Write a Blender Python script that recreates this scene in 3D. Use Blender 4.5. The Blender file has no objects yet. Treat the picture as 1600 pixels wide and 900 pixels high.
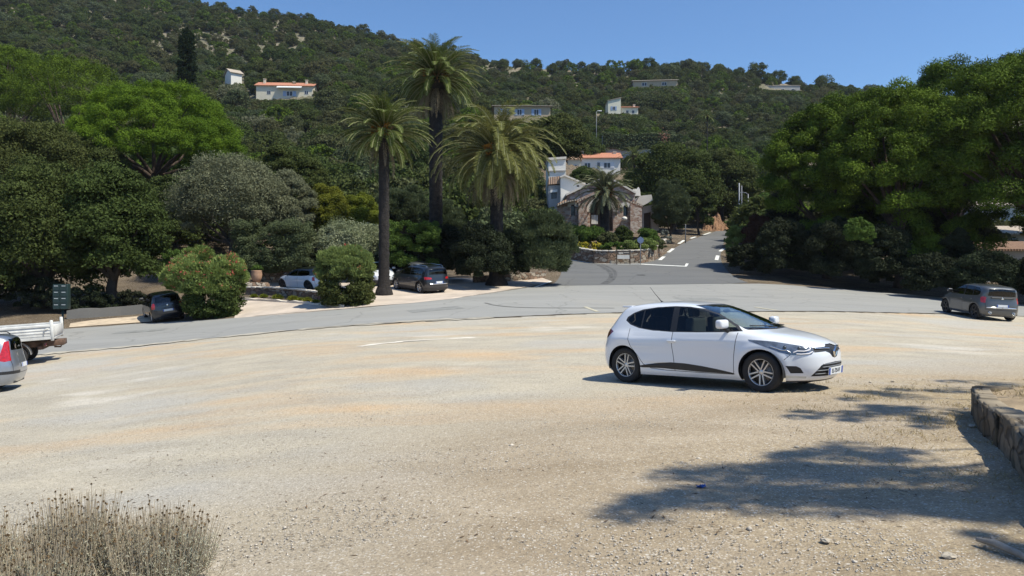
import bpy, bmesh, math, random
import numpy as np
from mathutils import Vector, Matrix
from mathutils.geometry import delaunay_2d_cdt
S = bpy.context.scene
COL = S.collection
# ---------------------------------------------------------------- camera, sky, sun, exposure
F = 1150.0; HY = 430.0            # focal length in photo pixels, row of the horizon
cam_d = bpy.data.cameras.new('camera'); cam = bpy.data.objects.new('camera', cam_d); COL.objects.link(cam)
cam_d.sensor_width = 36.0; cam_d.lens = 36.0*F/1600.0
cam_d.shift_y = (HY-450.0)/1600.0
cam_d.clip_start = 0.1; cam_d.clip_end = 6000.0
cam.location = (0, 0, 0); cam.rotation_euler = (math.radians(90), 0, 0)
S.camera = cam
SUN_EL = math.radians(60.0); SUN_AZ = math.atan2(0.90, -0.43)     # azimuth from +Y towards +X
w = bpy.data.worlds.new('World'); S.world = w; w.use_nodes = True
wt = w.node_tree; bg = wt.nodes['Background']
sky = wt.nodes.new('ShaderNodeTexSky'); sky.sky_type = 'NISHITA'; sky.sun_disc = False
sky.sun_elevation = SUN_EL; sky.sun_rotation = SUN_AZ
sky.air_density = 1.0; sky.dust_density = 0.3; sky.ozone_density = 4.0; sky.altitude = 0
tint = wt.nodes.new('ShaderNodeMix'); tint.data_type = 'RGBA'; tint.blend_type = 'MULTIPLY'; tint.inputs[0].default_value = 1.0; tint.inputs[7].default_value = (.93, 1.20, 1.42, 1)
wt.links.new(sky.outputs[0], tint.inputs[6]); wt.links.new(tint.outputs[2], bg.inputs['Color']); bg.inputs['Strength'].default_value = 0.085
sun_d = bpy.data.lights.new('sun', 'SUN'); sun_d.energy = 4.6; sun_d.angle = math.radians(0.53); sun_d.color = (1.0, 0.95, 0.80)
sun = bpy.data.objects.new('sun', sun_d); COL.objects.link(sun)
SD = Vector((math.cos(SUN_EL)*math.sin(SUN_AZ), math.cos(SUN_EL)*math.cos(SUN_AZ), math.sin(SUN_EL)))
sun.rotation_euler = (-SD).to_track_quat('-Z', 'Y').to_euler()
S.view_settings.view_transform = 'Standard'; S.view_settings.look = 'None'
S.view_settings.exposure = 0.38; S.view_settings.gamma = 1.0; S.view_settings.use_curve_mapping = False
S.render.engine = 'CYCLES'
try:
    S.cycles.max_bounces = 6; S.cycles.transparent_max_bounces = 12; S.cycles.diffuse_bounces = 2; S.cycles.glossy_bounces = 3
    S.cycles.transmission_bounces = 4
except Exception: pass

# ---------------------------------------------------------------- object helpers
def tag(o, label=None, cat=None, group=None, kind=None):
    if label: o['label'] = label
    if cat: o['category'] = cat
    if group: o['group'] = group
    if kind: o['kind'] = kind
    return o
def empty(name, loc, rz=0.0, label=None, cat=None, group=None):
    o = bpy.data.objects.new(name, None); COL.objects.link(o)
    o.location = loc; o.rotation_euler = (0, 0, rz); o.empty_display_size = .3
    return tag(o, label, cat, group)
def link(name, me, parent=None, loc=None, rz=0.0):
    o = bpy.data.objects.new(name, me); COL.objects.link(o)
    if parent: o.parent = parent
    if loc is not None: o.location = loc
    if rz: o.rotation_euler = (0, 0, rz)
    return o
def np_mesh(name, V, Q, mats, attrs=None, midx=None, smooth=False):
    """V (n,3); Q (m,k) faces of one size; attrs {name: per-face floats}"""
    V = np.asarray(V, np.float32); Q = np.asarray(Q, np.int32); m, k = Q.shape
    me = bpy.data.meshes.new(name)
    me.vertices.add(len(V)); me.vertices.foreach_set('co', V.ravel())
    me.loops.add(m*k); me.loops.foreach_set('vertex_index', Q.ravel())
    me.polygons.add(m); me.polygons.foreach_set('loop_start', np.arange(0, m*k, k, dtype=np.int32))
    try: me.polygons.foreach_set('loop_total', np.full(m, k, np.int32))
    except Exception: pass
    if smooth: me.polygons.foreach_set('use_smooth', np.ones(m, bool))
    for mt in (mats if isinstance(mats, (list, tuple)) else [mats]): me.materials.append(mt)
    if midx is not None: me.polygons.foreach_set('material_index', np.asarray(midx, np.int32))
    if attrs:
        for an, av in attrs.items():
            av = np.asarray(av, np.float32)
            a = me.attributes.new(an, 'FLOAT', 'FACE' if len(av) == m else 'POINT'); a.data.foreach_set('value', av)
    me.update(calc_edges=True)
    return me

class MB:
    """collects boxes, tubes, lathes; builds ONE mesh"""
    def __init__(s): s.v = []; s.f = []; s.m = []; s.sm = []
    def add(s, vs, fs, mi=0, smooth=False, M=None):
        b = len(s.v)
        for p in vs:
            p = Vector(p); s.v.append(M @ p if M else p)
        for f in fs: s.f.append(tuple(b+i for i in f)); s.m.append(mi); s.sm.append(smooth)
    def box(s, c, d, mi=0, M=None, taper=1.0):
        x, y, z = d[0]/2, d[1]/2, d[2]/2; t = taper
        vs = [(c[0]-x, c[1]-y, c[2]-z), (c[0]+x, c[1]-y, c[2]-z), (c[0]+x, c[1]+y, c[2]-z), (c[0]-x, c[1]+y, c[2]-z),
              (c[0]-x*t, c[1]-y*t, c[2]+z), (c[0]+x*t, c[1]-y*t, c[2]+z), (c[0]+x*t, c[1]+y*t, c[2]+z), (c[0]-x*t, c[1]+y*t, c[2]+z)]
        s.add(vs, [(0,3,2,1),(4,5,6,7),(0,1,5,4),(1,2,6,5),(2,3,7,6),(3,0,4,7)], mi, False, M)
    def rbox(s, c, d, r, mi=0, M=None, seg=3):
        """box with rounded vertical+horizontal edges (superellipsoid-ish via bmesh bevel)"""
        bm = bmesh.new(); bmesh.ops.create_cube(bm, size=1.0)
        for v in bm.verts: v.co = Vector((v.co.x*d[0]+c[0], v.co.y*d[1]+c[1], v.co.z*d[2]+c[2]))
        bmesh.ops.bevel(bm, geom=bm.edges[:], offset=r, segments=seg, profile=.6, affect='EDGES')
        bm.verts.ensure_lookup_table()
        s.add([v.co.copy() for v in bm.verts], [[v.index for v in f.verts] for f in bm.faces], mi, True, M); bm.free()
    def tube(s, pts, rad, n=8, mi=0, cap=True, smooth=True):
        pts = [Vector(p) for p in pts]
        if not hasattr(rad, '__len__'): rad = [rad]*len(pts)
        vs = []; up = Vector((0, 0, 1)); prev = None
        for i, p in enumerate(pts):
            t = (pts[min(i+1, len(pts)-1)]-pts[max(i-1, 0)]).normalized()
            a = t.cross(up) if prev is None else prev - t*prev.dot(t)
            if a.length < 1e-4: a = t.cross(Vector((1, 0, 0)))
            a.normalize(); prev = a; b = t.cross(a)
            for k in range(n):
                an = 2*math.pi*k/n; vs.append(p + (a*math.cos(an)+b*math.sin(an))*rad[i])
        fs = []
        for i in range(len(pts)-1):
            for k in range(n): k2 = (k+1) % n; fs.append((i*n+k, (i+1)*n+k, (i+1)*n+k2, i*n+k2))
        if cap: fs.append(tuple(range(n))); fs.append(tuple(reversed(range((len(pts)-1)*n, len(pts)*n))))
        s.add(vs, fs, mi, smooth)
    def lathe(s, prof, n=24, mi=0, M=None, smooth=True, closed=False):
        """prof (r, h) about local Z"""
        vs = []; fs = []
        for (r, h) in prof:
            for k in range(n): a = 2*math.pi*k/n; vs.append((r*math.cos(a), r*math.sin(a), h))
        L = len(prof)
        for i in range(L-1 + (1 if closed else 0)):
            j = (i+1) % L
            for k in range(n): k2 = (k+1) % n; fs.append((i*n+k, i*n+k2, j*n+k2, j*n+k))
        s.add(vs, fs, mi, smooth, M)
    def ell(s, c, r, mi=0, nu=12, nv=8, M=None):
        vs = []; fs = []
        for i in range(nv+1):
            th = math.pi*i/nv
            for k in range(nu): a = 2*math.pi*k/nu; vs.append((c[0]+r[0]*math.sin(th)*math.cos(a), c[1]+r[1]*math.sin(th)*math.sin(a), c[2]+r[2]*math.cos(th)))
        for i in range(nv):
            for k in range(nu): k2 = (k+1) % nu; fs.append((i*nu+k, (i+1)*nu+k, (i+1)*nu+k2, i*nu+k2))
        s.add(vs, fs, mi, True, M)
    def prism(s, poly, y0, y1, mi=0, M=None):
        """poly of (x,z) extruded from y0 to y1"""
        n = len(poly)
        vs = [(p[0], y0, p[1]) for p in poly]+[(p[0], y1, p[1]) for p in poly]
        fs = [tuple(range(n)), tuple(reversed(range(n, 2*n)))]+[(i, i+n, (i+1) % n+n, (i+1) % n) for i in range(n)]
        s.add(vs, fs, mi, False, M)
    def build(s, name, mats, parent=None, loc=None, rz=0.0):
        me = bpy.data.meshes.new(name); me.from_pydata([tuple(v) for v in s.v], [], s.f)
        for m in (mats if isinstance(mats, (list, tuple)) else [mats]): me.materials.append(m)
        me.polygons.foreach_set('material_index', s.m); me.polygons.foreach_set('use_smooth', s.sm); me.update()
        bm = bmesh.new(); bm.from_mesh(me); bmesh.ops.recalc_face_normals(bm, faces=bm.faces); bm.to_mesh(me); bm.free()
        return link(name, me, parent, loc, rz)

# ---------------------------------------------------------------- materials
def nd(nt, t, **k):
    n = nt.nodes.new(t)
    for a, b in k.items(): setattr(n, a, b)
    return n
def mat_base(name):
    m = bpy.data.materials.new(name); m.use_nodes = True; nt = m.node_tree
    return m, nt, nt.nodes['Principled BSDF'], nt.nodes['Material Output']
def c4(c): return (c[0], c[1], c[2], 1.0)
def mixc(nt, fac, a, b):
    n = nt.nodes.new('ShaderNodeMix'); n.data_type = 'RGBA'
    for sck, val in ((n.inputs[0], fac), (n.inputs[6], a), (n.inputs[7], b)):
        if isinstance(val, (tuple, list)): sck.default_value = c4(val)
        elif isinstance(val, (int, float)): sck.default_value = val
        else: nt.links.new(val, sck)
    return n.outputs[2]
def ramp(nt, src, p0, p1):
    n = nt.nodes.new('ShaderNodeMapRange'); n.inputs[1].default_value = p0; n.inputs[2].default_value = p1
    nt.links.new(src, n.inputs[0]); return n.outputs[0]
def noise(nt, scale, detail=4, vec=None, rough=.55):
    n = nt.nodes.new('ShaderNodeTexNoise'); n.inputs['Scale'].default_value = scale; n.inputs['Detail'].default_value = detail
    n.inputs['Roughness'].default_value = rough
    if vec is not None: nt.links.new(vec, n.inputs['Vector'])
    return n.outputs['Fac']
def geopos(nt): return nt.nodes.new('ShaderNodeNewGeometry').outputs['Position']
def objpos(nt): return nt.nodes.new('ShaderNodeTexCoord').outputs['Object']
def math2(nt, op, a, b):
    n = nt.nodes.new('ShaderNodeMath'); n.operation = op
    for s_, v in ((n.inputs[0], a), (n.inputs[1], b)):
        if isinstance(v, (int, float)): s_.default_value = v
        else: nt.links.new(v, s_)
    return n.outputs[0]
def bump(nt, bs, h, strength, dist=.02):
    b = nt.nodes.new('ShaderNodeBump'); b.inputs['Strength'].default_value = strength; b.inputs['Distance'].default_value = dist
    nt.links.new(h, b.inputs['Height']); nt.links.new(b.outputs[0], bs.inputs['Normal'])
def simple(name, c, rough=.5, metal=0.0, var=.12, scale=6.0, coat=0.0, spec=.5):
    m, nt, bs, out = mat_base(name); p = objpos(nt)
    f = noise(nt, scale, 4, p)
    d = tuple(x*(1-var) for x in c); e = tuple(min(1, x*(1+var)) for x in c)
    nt.links.new(mixc(nt, ramp(nt, f, .3, .7), d, e), bs.inputs['Base Color'])
    bs.inputs['Roughness'].default_value = rough; bs.inputs['Metallic'].default_value = metal
    bs.inputs['Coat Weight'].default_value = coat; bs.inputs['Specular IOR Level'].default_value = spec
    return m
def leaf_mat(name, dark, light, alt, trans=.3, inst=True, rough=.55, altmix=.5):
    m, nt, bs, out = mat_base(name)
    a = nd(nt, 'ShaderNodeAttribute', attribute_name='v').outputs['Fac']
    if inst: t = nt.nodes.new('ShaderNodeObjectInfo').outputs['Random']
    else: t = nd(nt, 'ShaderNodeAttribute', attribute_name='tint').outputs['Fac']
    c = mixc(nt, a, dark, light)
    c = mixc(nt, math2(nt, 'MULTIPLY', t, altmix), c, alt)
    nt.links.new(c, bs.inputs['Base Color'])
    bs.inputs['Roughness'].default_value = .8; bs.inputs['Specular IOR Level'].default_value = .08
    tr = nt.nodes.new('ShaderNodeBsdfTranslucent'); nt.links.new(c, tr.inputs['Color'])
    mx = nt.nodes.new('ShaderNodeMixShader'); mx.inputs[0].default_value = trans
    nt.links.new(bs.outputs[0], mx.inputs[1]); nt.links.new(tr.outputs[0], mx.inputs[2]); nt.links.new(mx.outputs[0], out.inputs['Surface'])
    return m
MAT = {}
MAT['bark'] = simple('bark', (.06, .048, .038), .9, scale=3, var=.4)
MAT['bark_red'] = simple('pine_bark', (.07, .048, .035), .9, scale=3, var=.4)
# ---------------------------------------------------------------- terrain: one height field through surveyed points
CP = []     # (photo column, distance, height relative to the camera)
def cp(px, *dz):
    for d, z in dz: CP.append((px, d, z))
cp(-300, (4, -2.15), (10, -2.5), (20, -3.25), (30, -3.4), (42, -2.6), (60, .5), (90, 9), (150, 30), (250, 75), (420, 178))
cp(0, (4, -1.95), (7, -2.2), (12, -2.6), (19, -3.0), (26, -3.2), (33, -3.05), (40, -2.65), (48, -1.4), (60, .8), (90, 8), (150, 28), (250, 70), (420, 176))
cp(250, (4, -1.85), (7, -2.05), (13, -2.4), (20, -2.65), (28, -2.68), (39.6, -2.5), (46, -1.7), (60, .9), (90, 7), (150, 25), (250, 62), (405, 152))
cp(500, (4, -1.74), (7, -1.92), (13, -2.12), (22, -2.18), (30, -2.14), (38, -1.88), (45, -.92), (52, -.3), (65, 1.5), (90, 6), (150, 22), (240, 60), (392, 133))
cp(660, (4, -1.68), (7, -1.85), (13, -2.05), (22, -2.03), (31, -1.98), (39, -1.44), (44, -1.15), (52, -.3), (65, 1.6), (90, 5.5), (150, 22), (230, 54), (375, 114))
cp(850, (4, -1.63), (7, -1.78), (13, -1.97), (22, -1.95), (32, -1.78), (40, -1.2), (50, -.62), (60, .6), (66, 1.5), (75, 3.4), (90, 6.0), (150, 22), (200, 36), (260, 55), (360, 101))
cp(1050, (4, -1.60), (7, -1.73), (11.5, -1.87), (14, -1.95), (22, -1.90), (33, -1.69), (42, -1.17), (50, -.65), (62, .92), (75, 2.75), (90, 4.9), (110, 7.2), (150, 15), (200, 30), (260, 53), (350, 98))
cp(1130, (50, -.62), (60, .6), (75, 2.6), (92, 5.0), (110, 7.4), (150, 15), (335, 90))
cp(1300, (4, -1.58), (7, -1.68), (11, -1.79), (14, -1.88), (20, -1.95), (33, -1.66), (45, -1.3), (55, -.5), (65, .3), (90, 4), (150, 15), (250, 50), (340, 84))
cp(1550, (4, -1.55), (8, -1.68), (11, -1.78), (14, -1.92), (20, -2.05), (33, -2.1), (38, -1.9), (48, -1.6), (60, -.8), (90, 2), (150, 12), (250, 44), (340, 80))
cp(1900, (4, -1.5), (8, -1.62), (13, -1.85), (33, -2.2), (48, -1.6), (60, -.8), (90, 2), (150, 12), (250, 40), (340, 76))
_c = np.array(CP); KX, KL, KZ = 420.0, .62, 4.0
def _uv(px, d): return np.stack([np.asarray(px)/KX, np.log(np.asarray(d))/KL], -1)
_P = _uv(_c[:, 0], _c[:, 1]); _T = np.arcsinh(_c[:, 2]/KZ)
def _phi(r): return r**3
_n = len(_P); _A = np.zeros((_n+3, _n+3)); _R = np.linalg.norm(_P[:, None]-_P[None], axis=-1)
_A[:_n, :_n] = _phi(_R) + np.eye(_n)*.01; _A[:_n, _n] = 1; _A[:_n, _n+1:] = _P; _A[_n:, :_n] = _A[:_n, _n:].T
_W = np.linalg.solve(_A, np.concatenate([_T, [0, 0, 0]]))
def Hp(px, d):
    """height at photo column px and distance d"""
    px = np.clip(np.asarray(px, float), -320, 1950); d = np.asarray(d, float)
    dc = np.clip(d, 3.8, 400.0); ridge = 1.0
    q = _uv(px, dc); r = np.linalg.norm(q[..., None, :]-_P, axis=-1)
    z = np.sinh(_phi(r) @ _W[:_n] + _W[_n] + q @ _W[_n+1:])*KZ
    rd = np.interp(px, [-300, 0, 250, 500, 660, 850, 1050, 1300, 1900], [420, 420, 405, 392, 375, 360, 350, 340, 340])
    over = np.clip(d-rd, 0, None)
    zr = z if True else 0
    z = np.where(d > rd, z - np.clip(dc-rd, 0, None)*.6 - over*.38, z)
    return np.maximum(z, -40)*1.0
def H(x, y):
    """height at world x, y"""
    x = np.asarray(x, float); y = np.asarray(y, float)
    yy = np.maximum(y, 1e-3); px = np.clip(800+F*x/yy, -320, 1950); px = np.where(y <= 1e-3, np.where(x > 0, 1950., -320.), px)
    d = np.maximum(y, np.sqrt(x*x+y*y)*.62)
    return Hp(px, d)
def h1(x, y): return float(H(x, y))
def ground(px, py, dmin=3.9, dmax=130.0):
    """the ground point the photo shows at pixel px, py"""
    ds = np.geomspace(dmin, dmax, 1500); ys = HY - F*Hp(np.full_like(ds, px), ds)/ds
    i = np.nonzero(ys <= py)[0]; d = ds[i[0]] if len(i) else dmax
    return Vector(((px-800)/F*d, d, float(Hp(px, d))))
def atpx(px, d): return Vector(((px-800)/F*d, d, float(Hp(px, d))))
def yof(px, d): return HY - F*float(Hp(px, d))/d

def in_poly(P, poly):
    x, y = P[:, 0], P[:, 1]; c = np.zeros(len(P), bool); n = len(poly)
    for i in range(n):
        x0, y0 = poly[i]; x1, y1 = poly[(i+1) % n]
        if y0 == y1: continue
        c ^= ((y0 > y) != (y1 > y)) & (x < (x1-x0)*(y-y0)/(y1-y0)+x0)
    return c
def densify(poly, step, closed=True):
    out = []
    for i in range(len(poly) if closed else len(poly)-1):
        a = np.array(poly[i], float); b = np.array(poly[(i+1) % len(poly)], float); k = max(1, int(math.ceil(np.linalg.norm(b-a)/step)))
        out += [tuple(a+(b-a)*j/k) for j in range(k)]
    if not closed: out.append(tuple(poly[-1]))
    return out
def smooth_line(pts, it=2):
    for _ in range(it):
        q = [pts[0]]
        for i in range(len(pts)-1):
            a = np.array(pts[i]); b = np.array(pts[i+1]); q += [tuple(a*.75+b*.25), tuple(a*.25+b*.75)]
        q.append(pts[-1]); pts = q
    return pts
def drape(name, poly, off, mat, step=1.0, hfun=None):
    """world XY polygon laid over the ground at height off"""
    hf = hfun or (lambda x, y: H(x, y)+off)
    b = densify(poly, step); a = np.array(b); n = len(b)
    gx = np.arange(a[:, 0].min(), a[:, 0].max(), step); gy = np.arange(a[:, 1].min(), a[:, 1].max(), step)
    G = np.array([(x, y) for x in gx for y in gy]) if len(gx) and len(gy) else np.zeros((0, 2))
    if len(G): G = G[in_poly(G, b)]
    vs = [Vector(p) for p in b]+[Vector(p) for p in G]
    r = delaunay_2d_cdt(vs, [(i, (i+1) % n) for i in range(n)], [], 0, 1e-5)
    V = np.array([(v.x, v.y) for v in r[0]]); T = np.array([t for t in r[2]]); C = V[T].mean(1); T = T[in_poly(C, b)]
    # orientation up
    A = V[T]; cr = (A[:, 1, 0]-A[:, 0, 0])*(A[:, 2, 1]-A[:, 0, 1])-(A[:, 1, 1]-A[:, 0, 1])*(A[:, 2, 0]-A[:, 0, 0])
    T[cr < 0] = T[cr < 0][:, ::-1]
    Z = hf(V[:, 0], V[:, 1])
    me = np_mesh(name, np.column_stack([V, Z]), T, mat, smooth=True)
    return link(name, me)
def strip_poly(pts, w):
    P = [np.array(p, float) for p in pts]; L = []; R = []
    for i, p in enumerate(P):
        t = P[min(i+1, len(P)-1)]-P[max(i-1, 0)]; t /= np.linalg.norm(t)+1e-9; nrm = np.array([-t[1], t[0]])
        L.append(tuple(p+nrm*w/2)); R.append(tuple(p-nrm*w/2))
    return L+R[::-1]
def pxline(px): return [tuple(ground(*p)[:2]) for p in px]

# ground material: gravel lot, dry soil, dry grass, rocky scrub slope
m, nt, bs, out = mat_base('ground'); MAT['ground'] = m
pos = geopos(nt)
lot = nd(nt, 'ShaderNodeAttribute', attribute_name='lot').outputs['Fac']
dry = nd(nt, 'ShaderNodeAttribute', attribute_name='dry').outputs['Fac']
hill = nd(nt, 'ShaderNodeAttribute', attribute_name='hill').outputs['Fac']
mp = nd(nt, 'ShaderNodeMapping'); mp.inputs['Scale'].default_value = (.7, 1.2, 1); mp.inputs['Rotation'].default_value = (0, 0, math.radians(-6)); nt.links.new(pos, mp.inputs['Vector'])
big = noise(nt, .22, 5, mp.outputs[0]); med = noise(nt, .9, 5, mp.outputs[0]); fine = noise(nt, 14, 6, pos, .7); peb = noise(nt, 55, 3, pos, .7)
lotc = mixc(nt, ramp(nt, med, .35, .65), (.45, .400, .315), (.36, .325, .265))
n2 = noise(nt, .34, 4, mp.outputs[0]); nt.nodes[-1]
off = nd(nt, 'ShaderNodeMapping'); off.inputs['Location'].default_value = (13, 5, 2); off.inputs['Scale'].default_value = (.6, 1.5, 1); nt.links.new(pos, off.inputs['Vector'])
org = noise(nt, .22, 5, off.outputs[0])
lotc = mixc(nt, math2(nt, 'MULTIPLY', ramp(nt, org, .50, .66), .8), lotc, (.50, .35, .21))
lotc = mixc(nt, math2(nt, 'MULTIPLY', ramp(nt, big, .52, .66), .75), lotc, (.40, .385, .355))
lotc = mixc(nt, math2(nt, 'MULTIPLY', ramp(nt, n2, .62, .74), .6), lotc, (.62, .58, .52))
brown = mixc(nt, ramp(nt, med, .35, .65), (.285, .225, .155), (.38, .31, .225))
bl = nd(nt, 'ShaderNodeAttribute', attribute_name='brown').outputs['Fac']
lotc = mixc(nt, bl, lotc, brown)
dryc = mixc(nt, ramp(nt, fine, .35, .65), (.24, .17, .10), (.42, .34, .20))
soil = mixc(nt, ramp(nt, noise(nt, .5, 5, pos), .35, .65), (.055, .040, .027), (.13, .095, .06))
rock = mixc(nt, ramp(nt, noise(nt, .09, 6, pos, .7), .36, .56), (.21, .17, .125), (.09, .09, .05))
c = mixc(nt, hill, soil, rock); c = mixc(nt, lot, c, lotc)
c = mixc(nt, math2(nt, 'MULTIPLY', dry, ramp(nt, noise(nt, 1.3, 5, pos, .65), .36, .56)), c, dryc)
mott = math2(nt, 'ADD', math2(nt, 'MULTIPLY', ramp(nt, fine, .3, .7), .26), math2(nt, 'MULTIPLY', ramp(nt, peb, .3, .7), .46))
c = mixc(nt, 1.0, c, (1, 1, 1)); nt.nodes[-1].blend_type = 'MULTIPLY'
mul = nt.nodes[-1]
sc = nd(nt, 'ShaderNodeCombineColor'); fac = math2(nt, 'ADD', mott, .66)
for i in range(3): nt.links.new(fac, sc.inputs[i])
nt.links.new(sc.outputs[0], mul.inputs[7])
# single stone specks, pale and dark, thicker where the gravel is coarse
for sc_, thr, prob, bias in ((34, .30, .70, .0), (19, .26, .86, 7.0), (60, .36, .60, 3.0)):
    ofs = nd(nt, 'ShaderNodeVectorMath', operation='ADD'); ofs.inputs[1].default_value = (bias, bias*.7, 0); nt.links.new(pos, ofs.inputs[0])
    vo = nd(nt, 'ShaderNodeTexVoronoi', feature='F1'); vo.inputs['Scale'].default_value = sc_; nt.links.new(ofs.outputs[0], vo.inputs['Vector'])
    sp = nd(nt, 'ShaderNodeSeparateColor'); nt.links.new(vo.outputs['Color'], sp.inputs[0])
    inside = ramp(nt, vo.outputs['Distance'], thr+.08, thr-.05); pick = ramp(nt, math2(nt, 'ADD', sp.outputs[0], math2(nt, 'MULTIPLY', med, .35)), prob+.17, prob+.20)
    stc = mixc(nt, ramp(nt, sp.outputs[1], .42, .5), (.19, .155, .115), (.58, .53, .46))
    c = mixc(nt, math2(nt, 'MULTIPLY', math2(nt, 'MULTIPLY', inside, pick), .8), c, stc)
nt.links.new(c, bs.inputs['Base Color']); bs.inputs['Roughness'].default_value = .95; bs.inputs['Specular IOR Level'].default_value = .15
bump(nt, bs, math2(nt, 'ADD', fine, math2(nt, 'MULTIPLY', peb, .6)), .55, .035)

# road / marking outlines, read off the photo and laid on the ground
NEAR = [(-500, 612), (-200, 585), (0, 561), (100, 551), (200, 542), (300, 532), (400, 522), (500, 513), (600, 506), (700, 500), (800, 496), (900, 491), (1000, 488.5), (1100, 487.5), (1200, 487.5), (1350, 488.5), (1480, 490.5), (1600, 494), (1800, 500), (2100, 507)]
FAR = [(2100, 492), (1800, 484), (1600, 476), (1480, 466), (1400, 459), (1300, 451), (1200, 444), (1150, 444), (1000, 445), (862, 446), (840, 447), (770, 458), (700, 468), (600, 479), (500, 487), (370, 498), (240, 504), (110, 514), (0, 521), (-200, 545), (-500, 575)]
near_w = pxline(NEAR); far_w = pxline(FAR)
LIGHT = smooth_line(near_w, 2) + smooth_line(far_w, 1)
DARKPX = [(860, 447), (872, 438), (878, 425), (874, 412), (862, 404), (880, 403.5), (905, 408), (940, 412.5), (1000, 412), (1022, 408.5), (1042, 396), (1058, 385.5), (1075, 377), (1095, 370), (1112, 364), (1128, 358), (1142, 354), (1150, 351.5), (1155, 354), (1146, 360), (1136, 370), (1130, 382), (1126, 395), (1126, 408), (1136, 424), (1152, 436), (1175, 444.5), (1000, 445.5)]
DARK = smooth_line([tuple(ground(*p, 30)[:2]) for p in DARKPX], 1)

# terrain sheet: rings out to the horizon, all the way round
th = np.concatenate([np.radians(np.linspace(-180, -52, 26)), np.radians(np.linspace(-50, 50, 420)), np.radians(np.linspace(52, 180, 26))])
rr = np.concatenate([[.3, 1, 2, 3], np.geomspace(3.6, 70, 200), np.geomspace(71, 460, 130), np.geomspace(480, 2500, 12)])
TH, RR = np.meshgrid(th, rr); X = RR*np.sin(TH); Y = RR*np.cos(TH)
Z = np.zeros_like(X)
for i in range(len(rr)): Z[i] = H(X[i], Y[i])
back = np.clip((np.abs(TH)-math.radians(60))/math.radians(50), 0, 1)
Z = Z*(1-back)+(-2.0)*back
Z = np.where(RR > 480, np.maximum(Z, -30)*0-12, Z)
rng = np.random.default_rng(3)
Z += np.where((RR > 125) & (RR < 470), rng.normal(0, .25, Z.shape), 0)
# gentle unevenness of the gravel lot
Z += np.where(RR < 33, .012*np.sin(X*1.3+Y*.7)*np.sin(Y*1.9-X*.4), 0)
nT, nR = len(th), len(rr)
idx = np.arange(nR*nT).reshape(nR, nT)
Q = np.stack([idx[:-1, :-1], idx[:-1, 1:], idx[1:, 1:], idx[1:, :-1]], -1).reshape(-1, 4)[:, ::-1]
P2 = np.column_stack([X.ravel(), Y.ravel()])
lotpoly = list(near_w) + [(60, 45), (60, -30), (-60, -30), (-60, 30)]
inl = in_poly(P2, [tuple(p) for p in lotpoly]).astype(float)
PXv = 800+F*X.ravel()/np.maximum(Y.ravel(), .1)
PYv = HY-F*Z.ravel()/np.maximum(Y.ravel(), .1)
dryf = np.clip((P2[:, 0]-4.3)/2.5, 0, 1)*np.clip((14.5-P2[:, 1])/3, 0, 1)*inl*.9
dryf = np.maximum(dryf, np.clip((P2[:, 0]-.2)/3, 0, 1)*np.clip((8.5-P2[:, 1])/2, 0, 1)*inl*.45)
# browner soil in the near right half
brn = np.clip((P2[:, 0]*.55+12.5-P2[:, 1])/5.0, 0, 1)*inl*np.clip((P2[:, 0]+3.5)/3.5, 0, 1)
hl = np.clip((RR.ravel()-160)/90, 0, 1)
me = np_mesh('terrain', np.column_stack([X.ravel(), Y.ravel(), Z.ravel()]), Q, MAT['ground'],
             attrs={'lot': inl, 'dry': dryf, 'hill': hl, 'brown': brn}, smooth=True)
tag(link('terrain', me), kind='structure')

# asphalt
def asphalt(name, c0, c1, tan):
    m, nt, bs, out = mat_base(name); pos = geopos(nt)
    mp = nd(nt, 'ShaderNodeMapping'); mp.inputs['Scale'].default_value = (.25, 1.4, 1); mp.inputs['Rotation'].default_value = (0, 0, math.radians(-8)); nt.links.new(pos, mp.inputs['Vector'])
    f = noise(nt, .5, 5, mp.outputs[0]); g = noise(nt, .15, 4, pos); h = noise(nt, 30, 4, pos, .7)
    c = mixc(nt, ramp(nt, f, .3, .7), c0, c1); c = mixc(nt, math2(nt, 'MULTIPLY', ramp(nt, g, .5, .75), .35), c, tan)
    vor = nd(nt, 'ShaderNodeTexVoronoi', feature='DISTANCE_TO_EDGE'); vor.inputs['Scale'].default_value = .22
    wn = nd(nt, 'ShaderNodeTexNoise'); wn.inputs['Scale'].default_value = .8; nt.links.new(pos, wn.inputs['Vector'])
    ad = nd(nt, 'ShaderNodeVectorMath', operation='ADD'); nt.links.new(pos, ad.inputs[0]); nt.links.new(wn.outputs['Color'], ad.inputs[1]); nt.links.new(ad.outputs[0], vor.inputs['Vector'])
    cr = ramp(nt, vor.outputs['Distance'], .012, .003)
    c = mixc(nt, math2(nt, 'MULTIPLY', cr, .35), c, tuple(x*.45 for x in c0))
    c = mixc(nt, math2(nt, 'MULTIPLY', ramp(nt, h, .3, .8), .3), c, tuple(x*.7 for x in c0))
    nt.links.new(c, bs.inputs['Base Color']); bs.inputs['Roughness'].default_value = .9; bs.inputs['Specular IOR Level'].default_value = .25
    bump(nt, bs, h, .3, .01); return m
MAT['asph_l'] = asphalt('worn_pale_asphalt', (.265, .262, .25), (.315, .31, .295), (.36, .33, .28))
MAT['asph_d'] = asphalt('newer_dark_asphalt', (.125, .127, .13), (.155, .155, .155), (.19, .18, .165))
MAT['white_line'] = simple('road_paint', (.66, .66, .63), .8, var=.18, scale=5)
MAT['yellow_line'] = simple('faded_paint', (.48, .44, .33), .8, var=.2, scale=5)
MAT['rubber'] = simple('tyre_mark', (.17, .165, .155), .9, var=.3, scale=2)
MAT['pad'] = simple('pinkish_concrete', (.50, .42, .35), .9, var=.16, scale=.8)
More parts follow.
